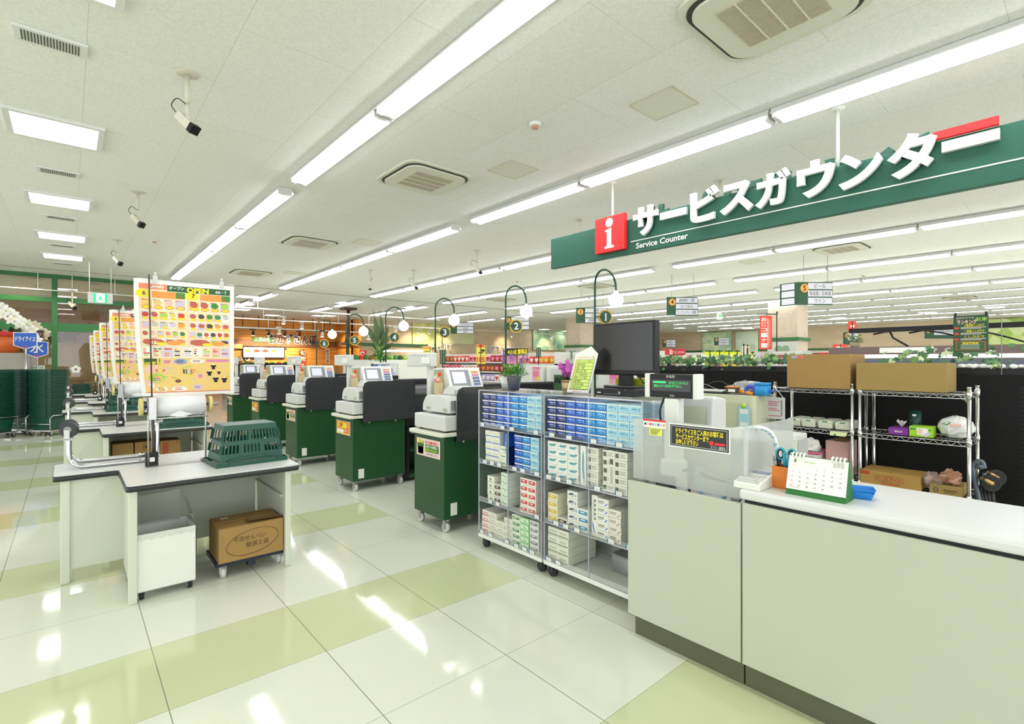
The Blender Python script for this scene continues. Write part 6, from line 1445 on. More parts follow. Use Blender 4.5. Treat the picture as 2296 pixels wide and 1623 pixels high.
for k, (py_, s, lab) in enumerate(((791, '旬', 'top round red and dark sign with one character'), (804, '物', 'middle round red and dark sign with one character'), (817, '', 'bottom round red sign with a bowl picture'))):
    p = on(678, py_, 29.99); kk = FW.dot(p - C0) / FPX; r = 8 * kk; t = thing('round_wall_sign', lab, 'sign', tuple(p), group='round signs stacked on the pine wall'); T = faceY((0, -.07, 0))
    b = MB().cyl((0, 0, 0), (0, -.06, 0), r, FR, n=20); b.disc((0, 0, .0), r * .84, mat('sign_maroon', '4a211c', .5) if s else FR, T, 20)
    if s: b.text(s, 0, 0, r * 1.15, FCR, T, .004, .02)
    else: b.disc((0, -r * .2, .004), r * .5, FMEAT, T, 14, r * .3); b.disc((0, -r * .05, .006), r * .35, PAPER, T, 12, r * .18)
    b.build('sign_disc', t)
for k, (px_, s) in enumerate(((538, '生'), (555, '鮮'))):
    p = on(px_, 805, 29.99); kk = FW.dot(p - C0) / FPX; r = 6.5 * kk; b = MB(); T = faceY((0, -.06, 0)); b.cyl((0, 0, 0), (0, -.055, 0), r, LB, n=18); b.disc((0, 0, 0), r * .8, FCR, T, 18); b.text(s, 0, 0, r, LB, T, .004, .03); one('round_wall_sign', b, f"small round cream sign low on the pine wall, {('left', 'right')[k]} one", 'sign', 'small round signs on the pine wall', tuple(p))
p = on(734, 797, 29.99); kk = FW.dot(p - C0) / FPX; t = thing('vertical_banner', 'cream vertical banner with dark letters on the pine wall', 'banner', tuple(p)); MB().box(-.13, -.04, -18 * kk, .13, 0, 16 * kk, FCR).build('banner_board', t); b = MB()
for i, c in enumerate('おひさま'): b.text(c, 0, (10 - i * 7.5) * kk, 5 * kk, LB, faceY((0, -.045, 0)), 0, .02)
b.build('banner_letters', t)
t = thing('deli_counter', 'black fronted deli counter below the menu board', 'counter', (tuple(on(600, 822, 28.2))[0], 28.2, 0)); MB().box(-1.9, 0, 0, 2.4, .9, 1.0, FDK).build('counter_body', t); MB().box(-1.5, -.02, 1.0, 1.6, .1, 1.42, BLACK).build('black_screen', t)
b = MB(); b.add([(.15 * math.cos(a * .785) * (1 if a % 2 == 0 else .35) + .1, -.03, 1.16 + .2 * math.sin(a * .785) * (1 if a % 2 == 0 else .35)) for a in range(8)], [tuple(range(8))[::-1]], FO); b.build('star_ornament', t)
rnd = random.Random(21)
for k in range(10):
    t = thing('food_tray', f"food tray on the deli counter, {ORD[k]} from the left", 'food tray', (tuple(on(600, 822, 28.2))[0] - 1.4 + k * .33, 28.22, 1.42), group='food trays on the deli counter'); MB().frustum((-.12, -.02, .12, .1), (-.14, -.03, .14, .11), 0, .05, rnd.choice([FR, FDK, FG])).build('tray', t); MB().ball((0, .04, .05), .09, rnd.choice([FO, YELLOW, FMEAT, FLIME]), 8, 5, (1, .5, .6)).build('food', t)
# red fish flag, bananas, baskets by the corner
p = atY(812, 796, 24.0); kk = FW.dot(p - C0) / FPX; t = thing('red_flag', 'red hanging flag with a white swirl at the corner of the pine wall', 'banner', tuple(p)); b = MB(); b.box(-6 * kk, -.01, -10 * kk, 8 * kk, 0, 11 * kk, RED); b.tube([(.09 * math.cos(a * .5) * (1 + .0 * a), -.015, .06 + .09 * math.sin(a * .5)) for a in range(11)], .03, PAPER, 6); b.text('OPEN', .02, -.14, .06, PAPER, faceY((0, -.012, 0)), 0); b.build('flag_cloth', t); MB().cyl((9 * kk, 0, -p.z), (9 * kk, 0, 12 * kk), .015, POLE, n=6).build('flag_pole', t)
p = atY(800, 812, 22.0); t = thing('fruit_stand', 'yellow fruit piled on a wooden stand by the corner', 'fruit stand', (p.x, 22.0, 0)); MB().box(-.9, -.3, 0, .9, .3, p.z - .22, mat('stand_wood', '9a6a34', .6)).build('stand', t)
for k in range(9): MB().tube([(-.7 + k * .17, -.1, p.z - .22), (-.74 + k * .17, -.14, p.z - .08), (-.68 + k * .17, -.1, p.z + .06 + .05 * (k % 3))], [.05, .06, .03], mat('banana_yellow', 'e0b030', .5), 7).build('banana', t)

# ------------------------------------------------------------------ produce corner: wall pictures, letters, awning, plants
def picture(px0, py0, px1, py1, cols, label, Y=None, X=None):
    if Y: a, c = atY(px0, py0, Y), atY(px1, py1, Y); w2 = (c.x - a.x) / 2
    else: a, c = atX(px0, py0, X), atX(px1, py1, X); w2 = (a.y - c.y) / 2
    ctr = (a + c) / 2; h2 = abs(a.z - c.z) / 2
    t = thing('wall_picture', label, 'wall picture', tuple(ctr), group='pastel wall pictures')
    m = bpy.data.materials.new('pastel_print'); m.use_nodes = True; nt = m.node_tree; tc = nt.nodes.new('ShaderNodeTexCoord'); v = nt.nodes.new('ShaderNodeTexVoronoi'); v.inputs['Scale'].default_value = 2.2; cr = nt.nodes.new('ShaderNodeValToRGB'); sp = nt.nodes.new('ShaderNodeSeparateColor')
    nt.links.new(tc.outputs['Object'], v.inputs['Vector']); nt.links.new(v.outputs['Color'], sp.inputs[0]); nt.links.new(sp.outputs[0], cr.inputs[0]); nt.links.new(cr.outputs[0], nt.nodes['Principled BSDF'].inputs['Base Color'])
    e = cr.color_ramp.elements; e[0].color = (*hx(cols[0]), 1); e[1].color = (*hx(cols[-1]), 1)
    for i, c_ in enumerate(cols[1:-1]): n = e.new((i + 1) / (len(cols) - 1)); n.color = (*hx(c_), 1)
    if Y: MB().box(-w2, -.03, -h2, w2, 0, h2, m).build('panel', t)
    else: MB().box(-.03, -w2, -h2, 0, w2, h2, m).build('panel', t)
GREENS = ['e8e48a', 'd5dc86', 'f0ecb0', 'b8cf8a']; SOFT = ['e6d9a8', 'd8e2b0', 'f0e4c0', 'c8d8a0']; COOL = ['9ac48a', 'c8dcae', '84b59a', 'dfe8c0', 'a8cfae']
picture(925, 724, 985, 778, GREENS, 'yellow green wall picture left of the lane three lamp', Y=27.5)
picture(992, 735, 1062, 772, SOFT, 'pale yellow wall picture behind the lane three sign', Y=27.5)
picture(1195, 738, 1278, 786, COOL, 'green and yellow wall picture right of the lane two pole', Y=27.5)
picture(1575, 746, 1640, 788, COOL, 'green wall picture behind the far aisle sign', X=38.0)
picture(1650, 744, 1700, 788, ['c6dcc0', 'e6ecd4', 'b4d0b0'], 'pale green wall picture left of the stone column', X=38.0)
picture(2215, 716, 2296, 772, ['b8d46a', 'e8f0b8', 'a0c456', 'd8e890'], 'bright leafy wall picture at the right edge', X=38.0)
wtext('wall_lettering', 'white wall letters FRUIT', 'FRUIT', 990, 778, 50, 15, PAPER, 27.45, .02, .03)
wtext('wall_lettering', 'white wall letters VEGETABLES', 'VEGETABLES', 1122, 783, 92, 15, PAPER, 27.45, .02, .03)
# downlights washing the produce wall
for k, px_ in enumerate((940, 965, 1010, 1150, 1240)):
    p = atY(px_, 735, 26.4); spot('track_spotlight', f"white spotlight washing the produce wall, {ORD[k]} from the left", (p.x, 26.4, 3.35), WHITE, (.05, .8, -.6), 0, 55, 'white spotlights washing the produce wall')
t = thing('lighting_track', 'long white lighting track before the produce wall', 'lighting track', (0, 26.4, 3.53)); MB().box(14, -.03, 0, 30, .03, .05, WHITE).build('track', t)
for i in range(5): MB().cyl((14.5 + 3.7 * i, 0, .05), (14.5 + 3.7 * i, 0, H - 3.53), .014, WHITE, n=6).build('hanger_rod', t)
# big palm plant
p = atY(853, 800, 17.0); random.seed(5)
t = thing('tropical_plant', 'tall broad-leaved tropical plant behind the lane four lamp', 'potted plant', (p.x, 17.0, 0)); z0 = p.z
MB().lathe([(0, 0), (.28, 0), (.34, z0 - .25), (.3, z0 - .25), (0, z0 - .3)], (0, 0, 0), FDK, 18).build('pot', t)
bs = MB(); bl = MB(); kk = FW.dot(p - C0) / FPX
for (tx, ty, sx, sy, wd) in ((838, 692, 846, 770, 9), (815, 718, 840, 765, 8), (858, 695, 853, 760, 8), (880, 722, 858, 765, 7), (830, 745, 845, 775, 7), (836, 768, 848, 785, 7), (872, 765, 858, 785, 7), (860, 735, 853, 775, 7), (885, 745, 862, 770, 6)):
    A0 = atY(tx, ty, 17.0) - Vector(t.location); B0 = atY(sx, sy, 17.0) - Vector(t.location); A0.y += random.uniform(-.4, .4)
    root = Vector((0, 0, z0 - .2)); bs.tube([root, root.lerp(B0, .6), B0], .02, LG, 5)
    d = A0 - B0; s = d.cross(Vector((0, 1, .3))).normalized() * wd * kk * .8
    n = 8; vs = []
    for i in range(n + 1):
        f = i / n; q = B0 + d * f + Vector((0, -.12 * math.sin(f * 3.14), 0)); ww = math.sin(min(1, f * 1.15 + .12) * 3.14) ** .7 if f < .98 else .02; vs += [q - s * ww, q + Vector((0, .04, 0)), q + s * ww]
    bl.add(vs, [q for i in range(n) for q in ((3 * i, 3 * i + 1, 3 * i + 4, 3 * i + 3), (3 * i + 1, 3 * i + 2, 3 * i + 5, 3 * i + 4))], mat('leaf_palm', '41592c', .45, noise=.2, nscale=5), True)
for i in range(60):
    a = random.random() * 6.28; leaf(bl, (random.uniform(-.3, .3), random.uniform(-.2, .2), z0 + random.uniform(-.2, .25)), (math.cos(a), math.sin(a) * .5, random.uniform(-.3, .8)), .22, .06, LG)
bs.build('stems', t); bl.build('leaves', t)
t = thing('display_awning', 'green roofed produce display with a lit white strip', 'produce display', (tuple(atY(905, 800, 18.5))[0], 18.5, 0)); p = atY(905, 800, 18.5)
MB().box(-2.2, 0, 0, 1.4, .8, p.z - .12, WHITE).build('display_case', t); MB().box(-2.4, -.25, p.z + .45, 1.0, .5, p.z + .52, FDG).build('canopy', t); MB().box(-1.0, -.2, p.z + .2, 1.2, -.1, p.z + .27, mat('lit_strip', (1, 1, .97), .4, emit=2.0)).build('lit_strip', t)
for x in (-2.2, 1.2): MB().box(x, .4, p.z - .12, x + .08, .5, p.z + .45, FDG).build('post', t)
rnd = random.Random(31)
for k in range(16):
    m = rnd.choice([FG, FLIME, FO, FR, LEAFD, FG]); b = MB().ball((0, 0, .09), .12, m, 9, 6, (1, .9, .85)); one('produce_heap', b, f"pile of produce in the display under the green canopy, {ORD[k]} from the left", 'produce', 'produce in the green roofed display', (p.x - 2.0 + k * .21, 18.6, p.z - .13))

# ------------------------------------------------------------------ aisle signs
AG = mat('aisle_green', '1c4a2c', .5); AO = mat('aisle_orange', 'e8a34a', .5); AW = mat('aisle_strip', 'd9d7e2', .5)
def aisle(num, lines, x0, x1, y0, y1, dep, label, side=None, back=True):
    a = atd(x0, y0, dep); kk = dep / FPX; w_ = (x1 - x0) * kk; h_ = (y1 - y0) * kk
    t = thing('aisle_sign', label, 'sign', tuple(a), group='hanging aisle signs')
    xd = (RT + FW * .06).normalized(); nrm = xd.cross(Vector((0, 0, 1)))
    T = frame((0, 0, 0), xd, (0, 0, 1))
    MB().box(0, -h_, -.05, w_, 0, 0, AG, T).build('sign_box', t)
    b = MB(); r = h_ * .19
    if num: b.disc((h_ * .28, -h_ * .27, .004), r, AO, T, 22); b.text(num, h_ * .28, -h_ * .27, r * 1.25, INK, T, .006, .01)
    for i, s in enumerate(lines):
        y = -h_ * (.04 + .325 * i); b.rect(w_ * .28, y - h_ * .27, w_ * .985, y, AW, T, .003); b.text(s, w_ * .63, y - h_ * .135, h_ * .15, FDK, T, .006, .0, min(w_ * .62, h_ * .17 * len(s)))
    b.build('sign_face', t)
    if side:
        q = MB(); d = (-RT * .22 + FW * .35).normalized(); sw = side * kk * 2.1; T2 = frame((-.005, 0, 0), -d, (0, 0, 1))
        q.add([(0, 0, 0), (-sw, 0, 0), (-sw, -h_ * 1.0, 0), (0, -h_, 0)], [(0, 1, 2, 3)], AG, T=T2)
        for i in range(3): y = -h_ * (.04 + .325 * i); q.rect(-sw * .9, y - h_ * .27, -sw * .2, y, AW, T2, .004)
        q.build('side_face', t)
    for f in (.15, .85): q = xd * w_ * f; MB().cyl((q.x, q.y, 0), (q.x, q.y, H - a.z), .005, MIDGREY, n=5).build('hanger_wire', t)
    return t
aisle('5', ['ビール', '発泡酒・日本酒', 'ワイン'], 1790, 1870, 632, 683, 11.4, 'hanging aisle sign number 5 listing beer and wine', 20)
aisle('4', ['調味料・酢', 'おつまみ', 'カーコーナー・雑貨'], 1496, 1567, 666, 707, 13.9, 'hanging aisle sign number 4 right of the monitor')
aisle('3', ['お茶', '水・お米', '乾麺・スープ'], 1292, 1364, 690, 724, 16.8, 'hanging aisle sign number 3 behind the lane one pole')
aisle('2', ['スナック', 'お菓子', 'パン'], 1131, 1187, 710, 739, 19.7, 'hanging aisle sign number 2 behind the lane two lamp')
aisle('1', ['スパイス', '小麦粉', '雑貨'], 1010, 1062, 723, 748, 22.8, 'hanging aisle sign number 1 behind the lane three globe')
aisle('6', ['冷凍', '卵', '豆腐'], 1486, 1515, 762, 778, 36, 'small far aisle sign above the red banner')
aisle('7', ['アイスクリーム', '食パン', '牛乳'], 1602, 1636, 757, 774, 33, 'small far aisle sign before the green wall picture')
aisle('21', ['生活用品・紙おむつ', 'ペット'], 2075, 2148, 736, 759, 26, 'far aisle sign number 21 left of the green rice board')
aisle('20', ['洗剤', '日用品'], 1892, 1925, 745, 773, 26, 'far aisle sign behind the small potted plant at right')
# small exit sign, columns
p = atd(1614, 708, 22); t = thing('exit_sign', 'small green arrow exit sign hung between aisle signs', 'exit sign', tuple(p)); T = frame((0, 0, 0), RT, (0, 0, 1)); MB().box(-.12, -.16, -.05, .1, .14, 0, WHITE, T).build('sign_box', t); b = MB(); b.add([(-.06, 0, .003), (.0, .07, .003), (.0, .03, .003), (.06, .03, .003), (.06, -.03, .003), (0, -.03, .003), (0, -.07, .003)], [tuple(range(7))[::-1]], EXG, T=T); b.build('sign_face', t); MB().cyl((0, 0, .14), (0, 0, H - p.z), .01, WHITE, n=6).build('hanger_rod', t)
STONE = mat('stone_column', 'd8c6b2', .8, noise=.25, nscale=9)
for k, (px0, px1, pyt, X, lab) in enumerate(((1738, 1795, 672, 21.0, 0), (1281, 1318, 714, 20.8, 1))):
    a = atz(px0, pyt, H); q = MB(); s = 1.05
    cx_, cy_ = (atz((px0 + px1) / 2, pyt, H).x, atz((px0 + px1) / 2, pyt, H).y)
    struct(f"pillar_{k + 1}", q.box(cx_ - s / 2, cy_ - s / 2, 0, cx_ + s / 2, cy_ + s / 2, H, STONE).box(cx_ - s / 2 - .08, cy_ - s / 2 - .08, 2.30, cx_ + s / 2 + .08, cy_ + s / 2 + .08, 2.42, FRAMEGREEN))
    t = thing('leaf_panel', ('grey panel with a leaf motif on the right stone column', 'grey panel with a leaf motif on the left stone column')[k], 'panel', (cx_ - s / 2 - .02, cy_, 1.85)); PGR = mat('panel_grey', 'c6c6c2', .6); b = MB(); b.box(-.03, -s / 2, -.42, .02, s / 2, .42, PGR); b.build('panel', t); b = MB(); T = faceX((-.032, 0, 0)); LGR = mat('motif_green', '7f9a7c', .6)
    for dx, dy, r in ((-.12, .12, .16), (.14, .14, .14), (-.14, -.10, .13), (.12, -.1, .15), (0, .02, .1)): b.disc((dx, dy, .001 * (dx + .2)), r, LGR, T, 14)
    b.build('leaf_motif', t)

# ------------------------------------------------------------------ shop shelves and packs
SHW = mat('shelf_white', 'dcdcd4', .5)
PACKC = {'red': 'c8403c', 'pink': 'e58a96', 'white': 'e8e4dc', 'orange': 'e0763a', 'yellow': 'e4c84a', 'brown': '8a4a34', 'blue': '2f62c0', 'green': '3a9a5a', 'lilac': 'b9a3d0', 'dark': '4a3a3a', 'crimson': 'a02838'}
PM = {}
def pack_mesh(c, w_, h_, d=.06, ax='x'):
    key = (c, w_, h_, ax)
    if key in PM: return PM[key]
    b = MB(); m = mat('pack_' + c, PACKC[c], .35); o = mat('pack_' + {'red': 'white', 'pink': 'crimson', 'white': 'red', 'orange': 'yellow', 'yellow': 'red', 'brown': 'orange', 'blue': 'white', 'green': 'white', 'lilac': 'white', 'dark': 'yellow', 'crimson': 'pink'}[c], PACKC[{'red': 'white', 'pink': 'crimson', 'white': 'red', 'orange': 'yellow', 'yellow': 'red', 'brown': 'orange', 'blue': 'white', 'green': 'white', 'lilac': 'white', 'dark': 'yellow', 'crimson': 'pink'}[c]], .35)
    a = w_ / 2
    b.prism([(-d * .1, 0), (-d * .5, h_ * .25), (-d * .5, h_ * .75), (-d * .08, h_), (d * .08, h_), (d * .5, h_ * .7), (d * .5, h_ * .2), (d * .1, 0)][::-1], -a, a, m, 'y' if ax == 'x' else 'x')
    T = faceX((-d * .505, 0, h_ * .5)) if ax == 'x' else faceY((0, -d * .505, h_ * .5)); b.rect(-a * .75, -h_ * .08, a * .75, h_ * .18, o, T, .001); b.disc((0, -h_ * .14, .002), a * .4, o, T, 10)
    PM[key] = b.mesh('snack_pack'); return PM[key]
def gondola(label, x, y0, y1, ztop, shelves, packs, word, back=True, depth=.45):
    """a shelf run facing -X; shelves: heights; packs: per shelf list of (colour, count)"""
    t = thing('shop_shelf', label, 'shelf', (x, y0, 0)); L = y1 - y0
    MB().box(depth, 0, 0, depth + .04, L, ztop, SHW).build('back_board', t); MB().box(0, 0, 0, depth, L, .15, SHW).build('plinth', t)
    for z in shelves: MB().box(0, 0, z - .03, depth, L, z, SHW).build('shelf', t)
    for yy in (0, L - .03): MB().box(0, yy, 0, depth, yy + .03, ztop, SHW).build('end_panel', t)
    for si, (z, row) in enumerate(zip(shelves, packs)):
        tot = sum(n for _, n in row); w_ = (L - .1) / tot; i = 0
        for c, n in row:
            for j in range(n):
                o = bpy.data.objects.new('snack_pack', pack_mesh(c, round(w_ * .94, 3), .17)); COL.objects.link(o); o.location = (x + .05 + random.uniform(0, .02), y1 - .05 - (i + .5) * w_, z + .001); o.rotation_euler = (random.uniform(-.04, .04), random.uniform(0, .12), 0)
                tag(o, f"{c} packet on the {('top', 'second', 'third', 'lowest')[si]} shelf of {word}", 'packet', f"{c} packets, {('top', 'second', 'third', 'lowest')[si]} shelf of {word}"); i += 1
    return t
gondola('white snack shelf run behind the lane lamps two and three', 8.0, 9.1, 12.3, 1.72, [1.50, 1.26, 1.02], [[('brown', 3), ('red', 4), ('pink', 5), ('crimson', 5)], [('pink', 5), ('white', 4), ('brown', 4), ('crimson', 4)], [('green', 4), ('blue', 6), ('lilac', 3), ('white', 4)]], 'the snack run by lamp three')
gondola('black trimmed snack end shelf below the black bargain sign', 8.0, 7.75, 9.0, 1.72, [1.46, 1.22, .98], [[('pink', 2), ('red', 2), ('orange', 3)], [('pink', 2), ('crimson', 2), ('red', 3)], [('pink', 3), ('yellow', 2), ('white', 2)]], 'the bargain end shelf')
gondola('white drink and noodle shelf run behind the pink orchid', 8.4, 5.6, 7.6, 1.72, [1.46, 1.22, .98], [[('dark', 3), ('white', 2), ('green', 2), ('red', 2), ('yellow', 2), ('pink', 3)], [('white', 4), ('pink', 4), ('lilac', 3)], [('white', 5), ('pink', 4)]], 'the run behind the orchid')
gondola('shelf run of bottles behind the ivy, right of the monitor', 9.6, 5.0, 6.4, 1.70, [1.46, 1.24], [[('crimson', 4), ('pink', 4), ('red', 3)], [('pink', 4), ('white', 4), ('crimson', 3)]], 'the run right of the monitor')
gondola('shelf run with wrapped gifts behind the ivy, left of the boxes', 9.6, 3.35, 4.9, 1.70, [1.46, 1.24], [[('dark', 4), ('lilac', 2), ('crimson', 3), ('white', 2)], [('dark', 4), ('lilac', 3), ('red', 3)]], 'the run left of the boxes')
# bottles next to the yellow posters
for k in range(9):
    p = atX(1546 + k * 4, 812, 9.2); t = thing('drink_bottle', f"dark bottle left of the yellow price posters, {ORD[k]} from the left", 'bottle', (9.2, p.y, 1.40), group='dark bottles left of the yellow posters'); MB().lathe([(0, 0), (.028, 0), (.03, .02), (.03, .13), (.012, .18), (.012, .23), (0, .23)], (0, 0, 0), mat('bottle_dark', '3c4440', .2), 10).build('bottle_glass', t); MB().lathe([(.0305, .04), (.0305, .10)], (0, 0, 0), PAPER, 10).build('bottle_label', t)
t = thing('bottle_shelf', 'low shelf under the dark bottles and yellow posters', 'shelf', (9.15, 3.9, 0)); MB().box(0, 0, 0, .3, 1.6, 1.40, SHW).build('shelf_body', t)

# ------------------------------------------------------------------ cards, banners and posters
def card(name, label, cat, px0, px1, py0, py1, dep, faces, pole=None, base=None, hang=False):
    c = atd((px0 + px1) / 2, (py0 + py1) / 2, dep); kk = dep / FPX; w2 = (px1 - px0) / 2 * kk; h2 = (py1 - py0) / 2 * kk
    t = thing(name, label, cat, tuple(c)); T = frame((0, 0, 0), RT, (0, 0, 1))
    b = MB(); b.box(-w2, -h2, -.012, w2, h2, 0, faces[0][-1], T)
    for f in faces[1:]:
        if f[0] == 'r': b.rect(f[1] * w2, f[2] * h2, f[3] * w2, f[4] * h2, f[5], T, f[6] if len(f) > 6 else .002)
        elif f[0] == 'd': b.disc((f[1] * w2, f[2] * h2, .003), f[3] * h2, f[4], T, 14)
        else: b.text(f[1], f[2] * w2, f[3] * h2, f[4] * 2 * h2, f[5], T, .005, .03, f[6] * 2 * w2 if len(f) > 6 else None)
    b.build('card', t)
    if pole is not None: q = RT * w2 * pole; MB().cyl((q.x, q.y, -c.z), (q.x, q.y, h2), .008, INK, n=6).build('pole', t)
    return t
PINK = mat('poster_pink', 'e8437f', .6); NEON = mat('poster_lime', 'dfe32a', .6)
card('price_card', 'tall yellow price card reading 105 in red', 'price card', 1068, 1088, 772, 816, 10.6, [('', mat('card_yellow', 'f3e25a', .6)), ('r', -1, .7, 1, 1, FO), ('t', '一番特価', 0, .84, .12, FR, .8), ('t', '105', 0, -.55, .26, FR, .85), ('r', -.6, .1, .6, .2, FDK), ('r', .1, .25, .9, .5, FDK)], 0)
card('price_card', 'small orange and yellow price card left of the lane three pole', 'price card', 948, 966, 777, 792, 14, [('', mat('card_yellow', 'f3e25a', .6)), ('r', -1, .3, 1, 1, FO), ('r', -.6, -.5, .6, -.3, FDK)], .9)
card('bargain_sign', 'black sign 本日のお買得品 in yellow letters', 'sign', 1135, 1184, 781, 797, 10.4, [('', mat('chalk_black', '2a2f2a', .6)), ('t', '本日の', -.55, -.05, .4, YELLOW, .33), ('t', 'お買得品', .35, .0, .62, YELLOW, .6)], .0)
card('pink_card', 'plain pink card hung below the black bargain sign', 'price card', 1130, 1162, 797, 816, 10.5, [('', mat('card_pink', 'e68bb8', .6))], -.9)
card('white_q_card', 'white card with a red letter Q left of the black bargain sign', 'price card', 1124, 1134, 781, 796, 10.5, [('', PAPER), ('t', 'Q', .2, .3, .3, FR)], 0)
card('chalkboard_strip', 'tall dark green menu strip left of the snack run', 'sign', 986, 999, 784, 816, 9.6, [('', FDG)] + [('r', -.7, .8 - i * .2, .6, .86 - i * .2, FGREY) for i in range(9)], 0)
card('chalkboard_strip', 'tall dark green menu strip above the drink run', 'sign', 1202, 1213, 779, 801, 9.8, [('', FDG)] + [('r', -.7, .75 - i * .25, .6, .83 - i * .25, FGREY) for i in range(7)], 0)
for k, (x0, x1, s, lab) in enumerate(((1580, 1603, '1050', 'leftmost yellow price poster, reading 1050'), (1604, 1623, '1200', 'second yellow price poster, right of the 1050 one'), (1624, 1645, '950', 'third yellow price poster from the left, reading 950'), (1646, 1660, '980', 'rightmost and narrowest of the four yellow price posters'))):
    card('price_poster', lab, 'price poster', x0, x1, 785, 822, 8.6 + .03 * k, [('', NEON), ('r', -.95, .8, .95, .98, FDG), ('t', s, 0, -.62, .26, FR, .85), ('r', -.5, -.2, .5, -.1, FDG), ('d', .2, .25, .22, PAPER), ('d', .2, .25, .13, NEON)], 0)
card('price_poster', 'tall thin grey topped poster right of the yellow ones', 'price poster', 1664, 1671, 770, 818, 9.4, [('', FGREY), ('r', -.9, .8, .9, .95, FDG), ('r', -.8, -.95, .8, 0, FO)], 0)
card('price_poster', 'pale product poster with a dark header right of the yellow ones', 'price poster', 1672, 1680, 772, 802, 9.5, [('', FCR), ('r', -.9, .8, .9, .95, FDG), ('r', -.5, -.5, .5, .4, FDK)], 0)
card('price_poster', 'yellow strip poster left of the poinsettia like plants', 'price poster', 1683, 1692, 788, 820, 8.9, [('', NEON), ('r', -.9, .75, .9, .95, FDG), ('r', -.8, -.9, .8, -.4, FO), ('r', -.2, -.2, .2, .5, FDG)], 0)
t = card('red_shop_banner', 'red hanging banner with white letters お酒コーナー', 'banner', 1704, 1731, 708, 783, 9.6, [('', mat('banner_red', 'ea4a2e', .6))] + [('t', c, -.35, .78 - i * .31, .10, PAPER, .5) for i, c in enumerate('お酒コ|ナ|')] + [('r', .25, -.9, .38, .85, PAPER), ('r', .55, -.8, .68, .8, mat('banner_pale', 'f3a08a', .6))])
kk = 9.6 / FPX; q1 = RT * 24 * kk; q0 = RT * -20 * kk; top = 41 * kk; MB().tube([tuple(q1 + UP * -90 * kk), tuple(q1 + UP * (top - .03)), tuple(q1 * .9 + UP * top), tuple(q0 + UP * top)], .009, INK, 6, cr=4).build('banner_frame', t)
card('red_header_sign', 'red header board over the shelf right of the monitor', 'sign', 1484, 1537, 782, 797, 10.5, [('', mat('header_red', 'c03040', .6)), ('t', 'たのしくおかいもの', .45, .0, .3, FPINK, .45), ('r', -.35, -.7, -.15, .8, FPINK), ('r', -.1, -.6, .02, .6, FSAND)], 0)
p = atX(2176, 748, 5.02); t = thing('rice_board', 'green rice ranking board with yellow and white text on a thin frame', 'sign', (5.02, p.y, p.z)); b = MB(); hh = .135; ww = .097; b.box(0, -ww, -hh, .01, ww, hh, mat('board_green', '1c4a2a', .5)); T = faceX((-.001, 0, 0))
b.text('ランキング', -.02, .088, .026, FPINK, T, .001, .03, .11); b.text('お米', .06, .105, .024, FLIME, T, .001, .02); b.text('店内おすすめ', -.03, .118, .012, FPINK, T, .001, 0, .1)
for i, s in enumerate(('三重県産こしひかり', '一志産こしひかり', 'こしひかり')): z = .062 - i * .042; b.text(s, .02, z, .015, YELLOW, T, .001, .01, .11); b.rect(-.09, z - .026, -.065, z - .012, FR, T, .001); b.rect(-.055, z - .018, .085, z - .013, FGREY, T, .001); b.rect(-.055, z - .026, .06, z - .022, FGREY, T, .001)
b.rect(-.085, -.125, .085, -.055, mat('board_frame', '8a5a20', .5), T, .001); b.rect(-.075, -.118, .075, -.062, FDG, T, .002); b.text('特別栽培米', 0, -.07, .013, YELLOW, T, .003, .02); 
for i in range(4): b.rect(-.055, -.112 + i * .01, .05, -.109 + i * .01, FGREY, T, .003)
b.build('board', t); q = MB(); q.tube([(.01, -.165, -p.z + 1.41), (.01, -.165, .145), (.01, .11, .145)], .0035, MIDGREY, 5); q.build('wire_frame', t)
for y in (-.085, .085): MB().box(-.004, y - .006, hh - .01, .014, y + .006, hh + .025, INK).build('clip', t)

# ------------------------------------------------------------------ freezer cases at the right
BRN = mat('canopy_brown', '6f5a58', .5); LITW = mat('lit_edge', (1, 1, .98), .4, emit=1.4)
t = thing('freezer_case', 'long open freezer case with a brown canopy and lit white edge', 'freezer', (9.5, -1.5, 0)); L = 4.4
MB().box(0, 0, 0, .95, L, 1.30, WHITE).build('case_body', t); MB().box(-.02, 0, 1.30, .1, L, 1.53, mat('case_slate', '58606e', .4)).build('case_front', t); MB().box(-.03, 0, 1.56, .06, L, 1.615, LITW).build('lit_edge', t); MB().box(-.03, 0, 1.615, .95, L, 1.735, BRN).build('canopy', t); MB().box(.5, 0, 1.30, .95, L, 1.615, WHITE).build('rear_wall', t)
MB().box(-.036, 3.05, 1.64, -.03, 3.7, 1.72, PAPER).build('blank_sign', t)
zz = 2.0
MB().box(.0, .6, zz - .035, .10, 4.12, zz + .035, BLACK).build('tube_bar', t)
for (y0, y1, zt_) in ((3.6, 3.45, 1), (1.2, 1.05, 1)): MB().tube([(.05, y0, zz), (.03, y0 - .06, 1.87), (.02, y1 - .1, 1.735)], .014, BLACK, 6).build('bar_support', t)
for y in (3.35, 2.9, .9): MB().tube([(.05 + .06 * i, y + .45 - .13 * i, 1.735 + .26 * math.sin(math.pi * (.28 + .072 * i)) ** 1.0 * (1 - .0 * i)) for i in range(11)], .012, BLACK, 6).build('arched_tube', t)
p = atX(1917, 768, 9.62); t = thing('potted_plant', 'small green plant in a beige pot on the left end of the freezer canopy', 'potted plant', (p.x, p.y, 1.735)); z0 = .06
MB().lathe([(0, z0 - .06), (.06, z0 - .06), (.075, z0 + .03), (0, z0 + .02)], (0, 0, 0), mat('pot_beige', 'b9a98a', .6), 16).build('pot', t); b = MB(); rnd = random.Random(6)
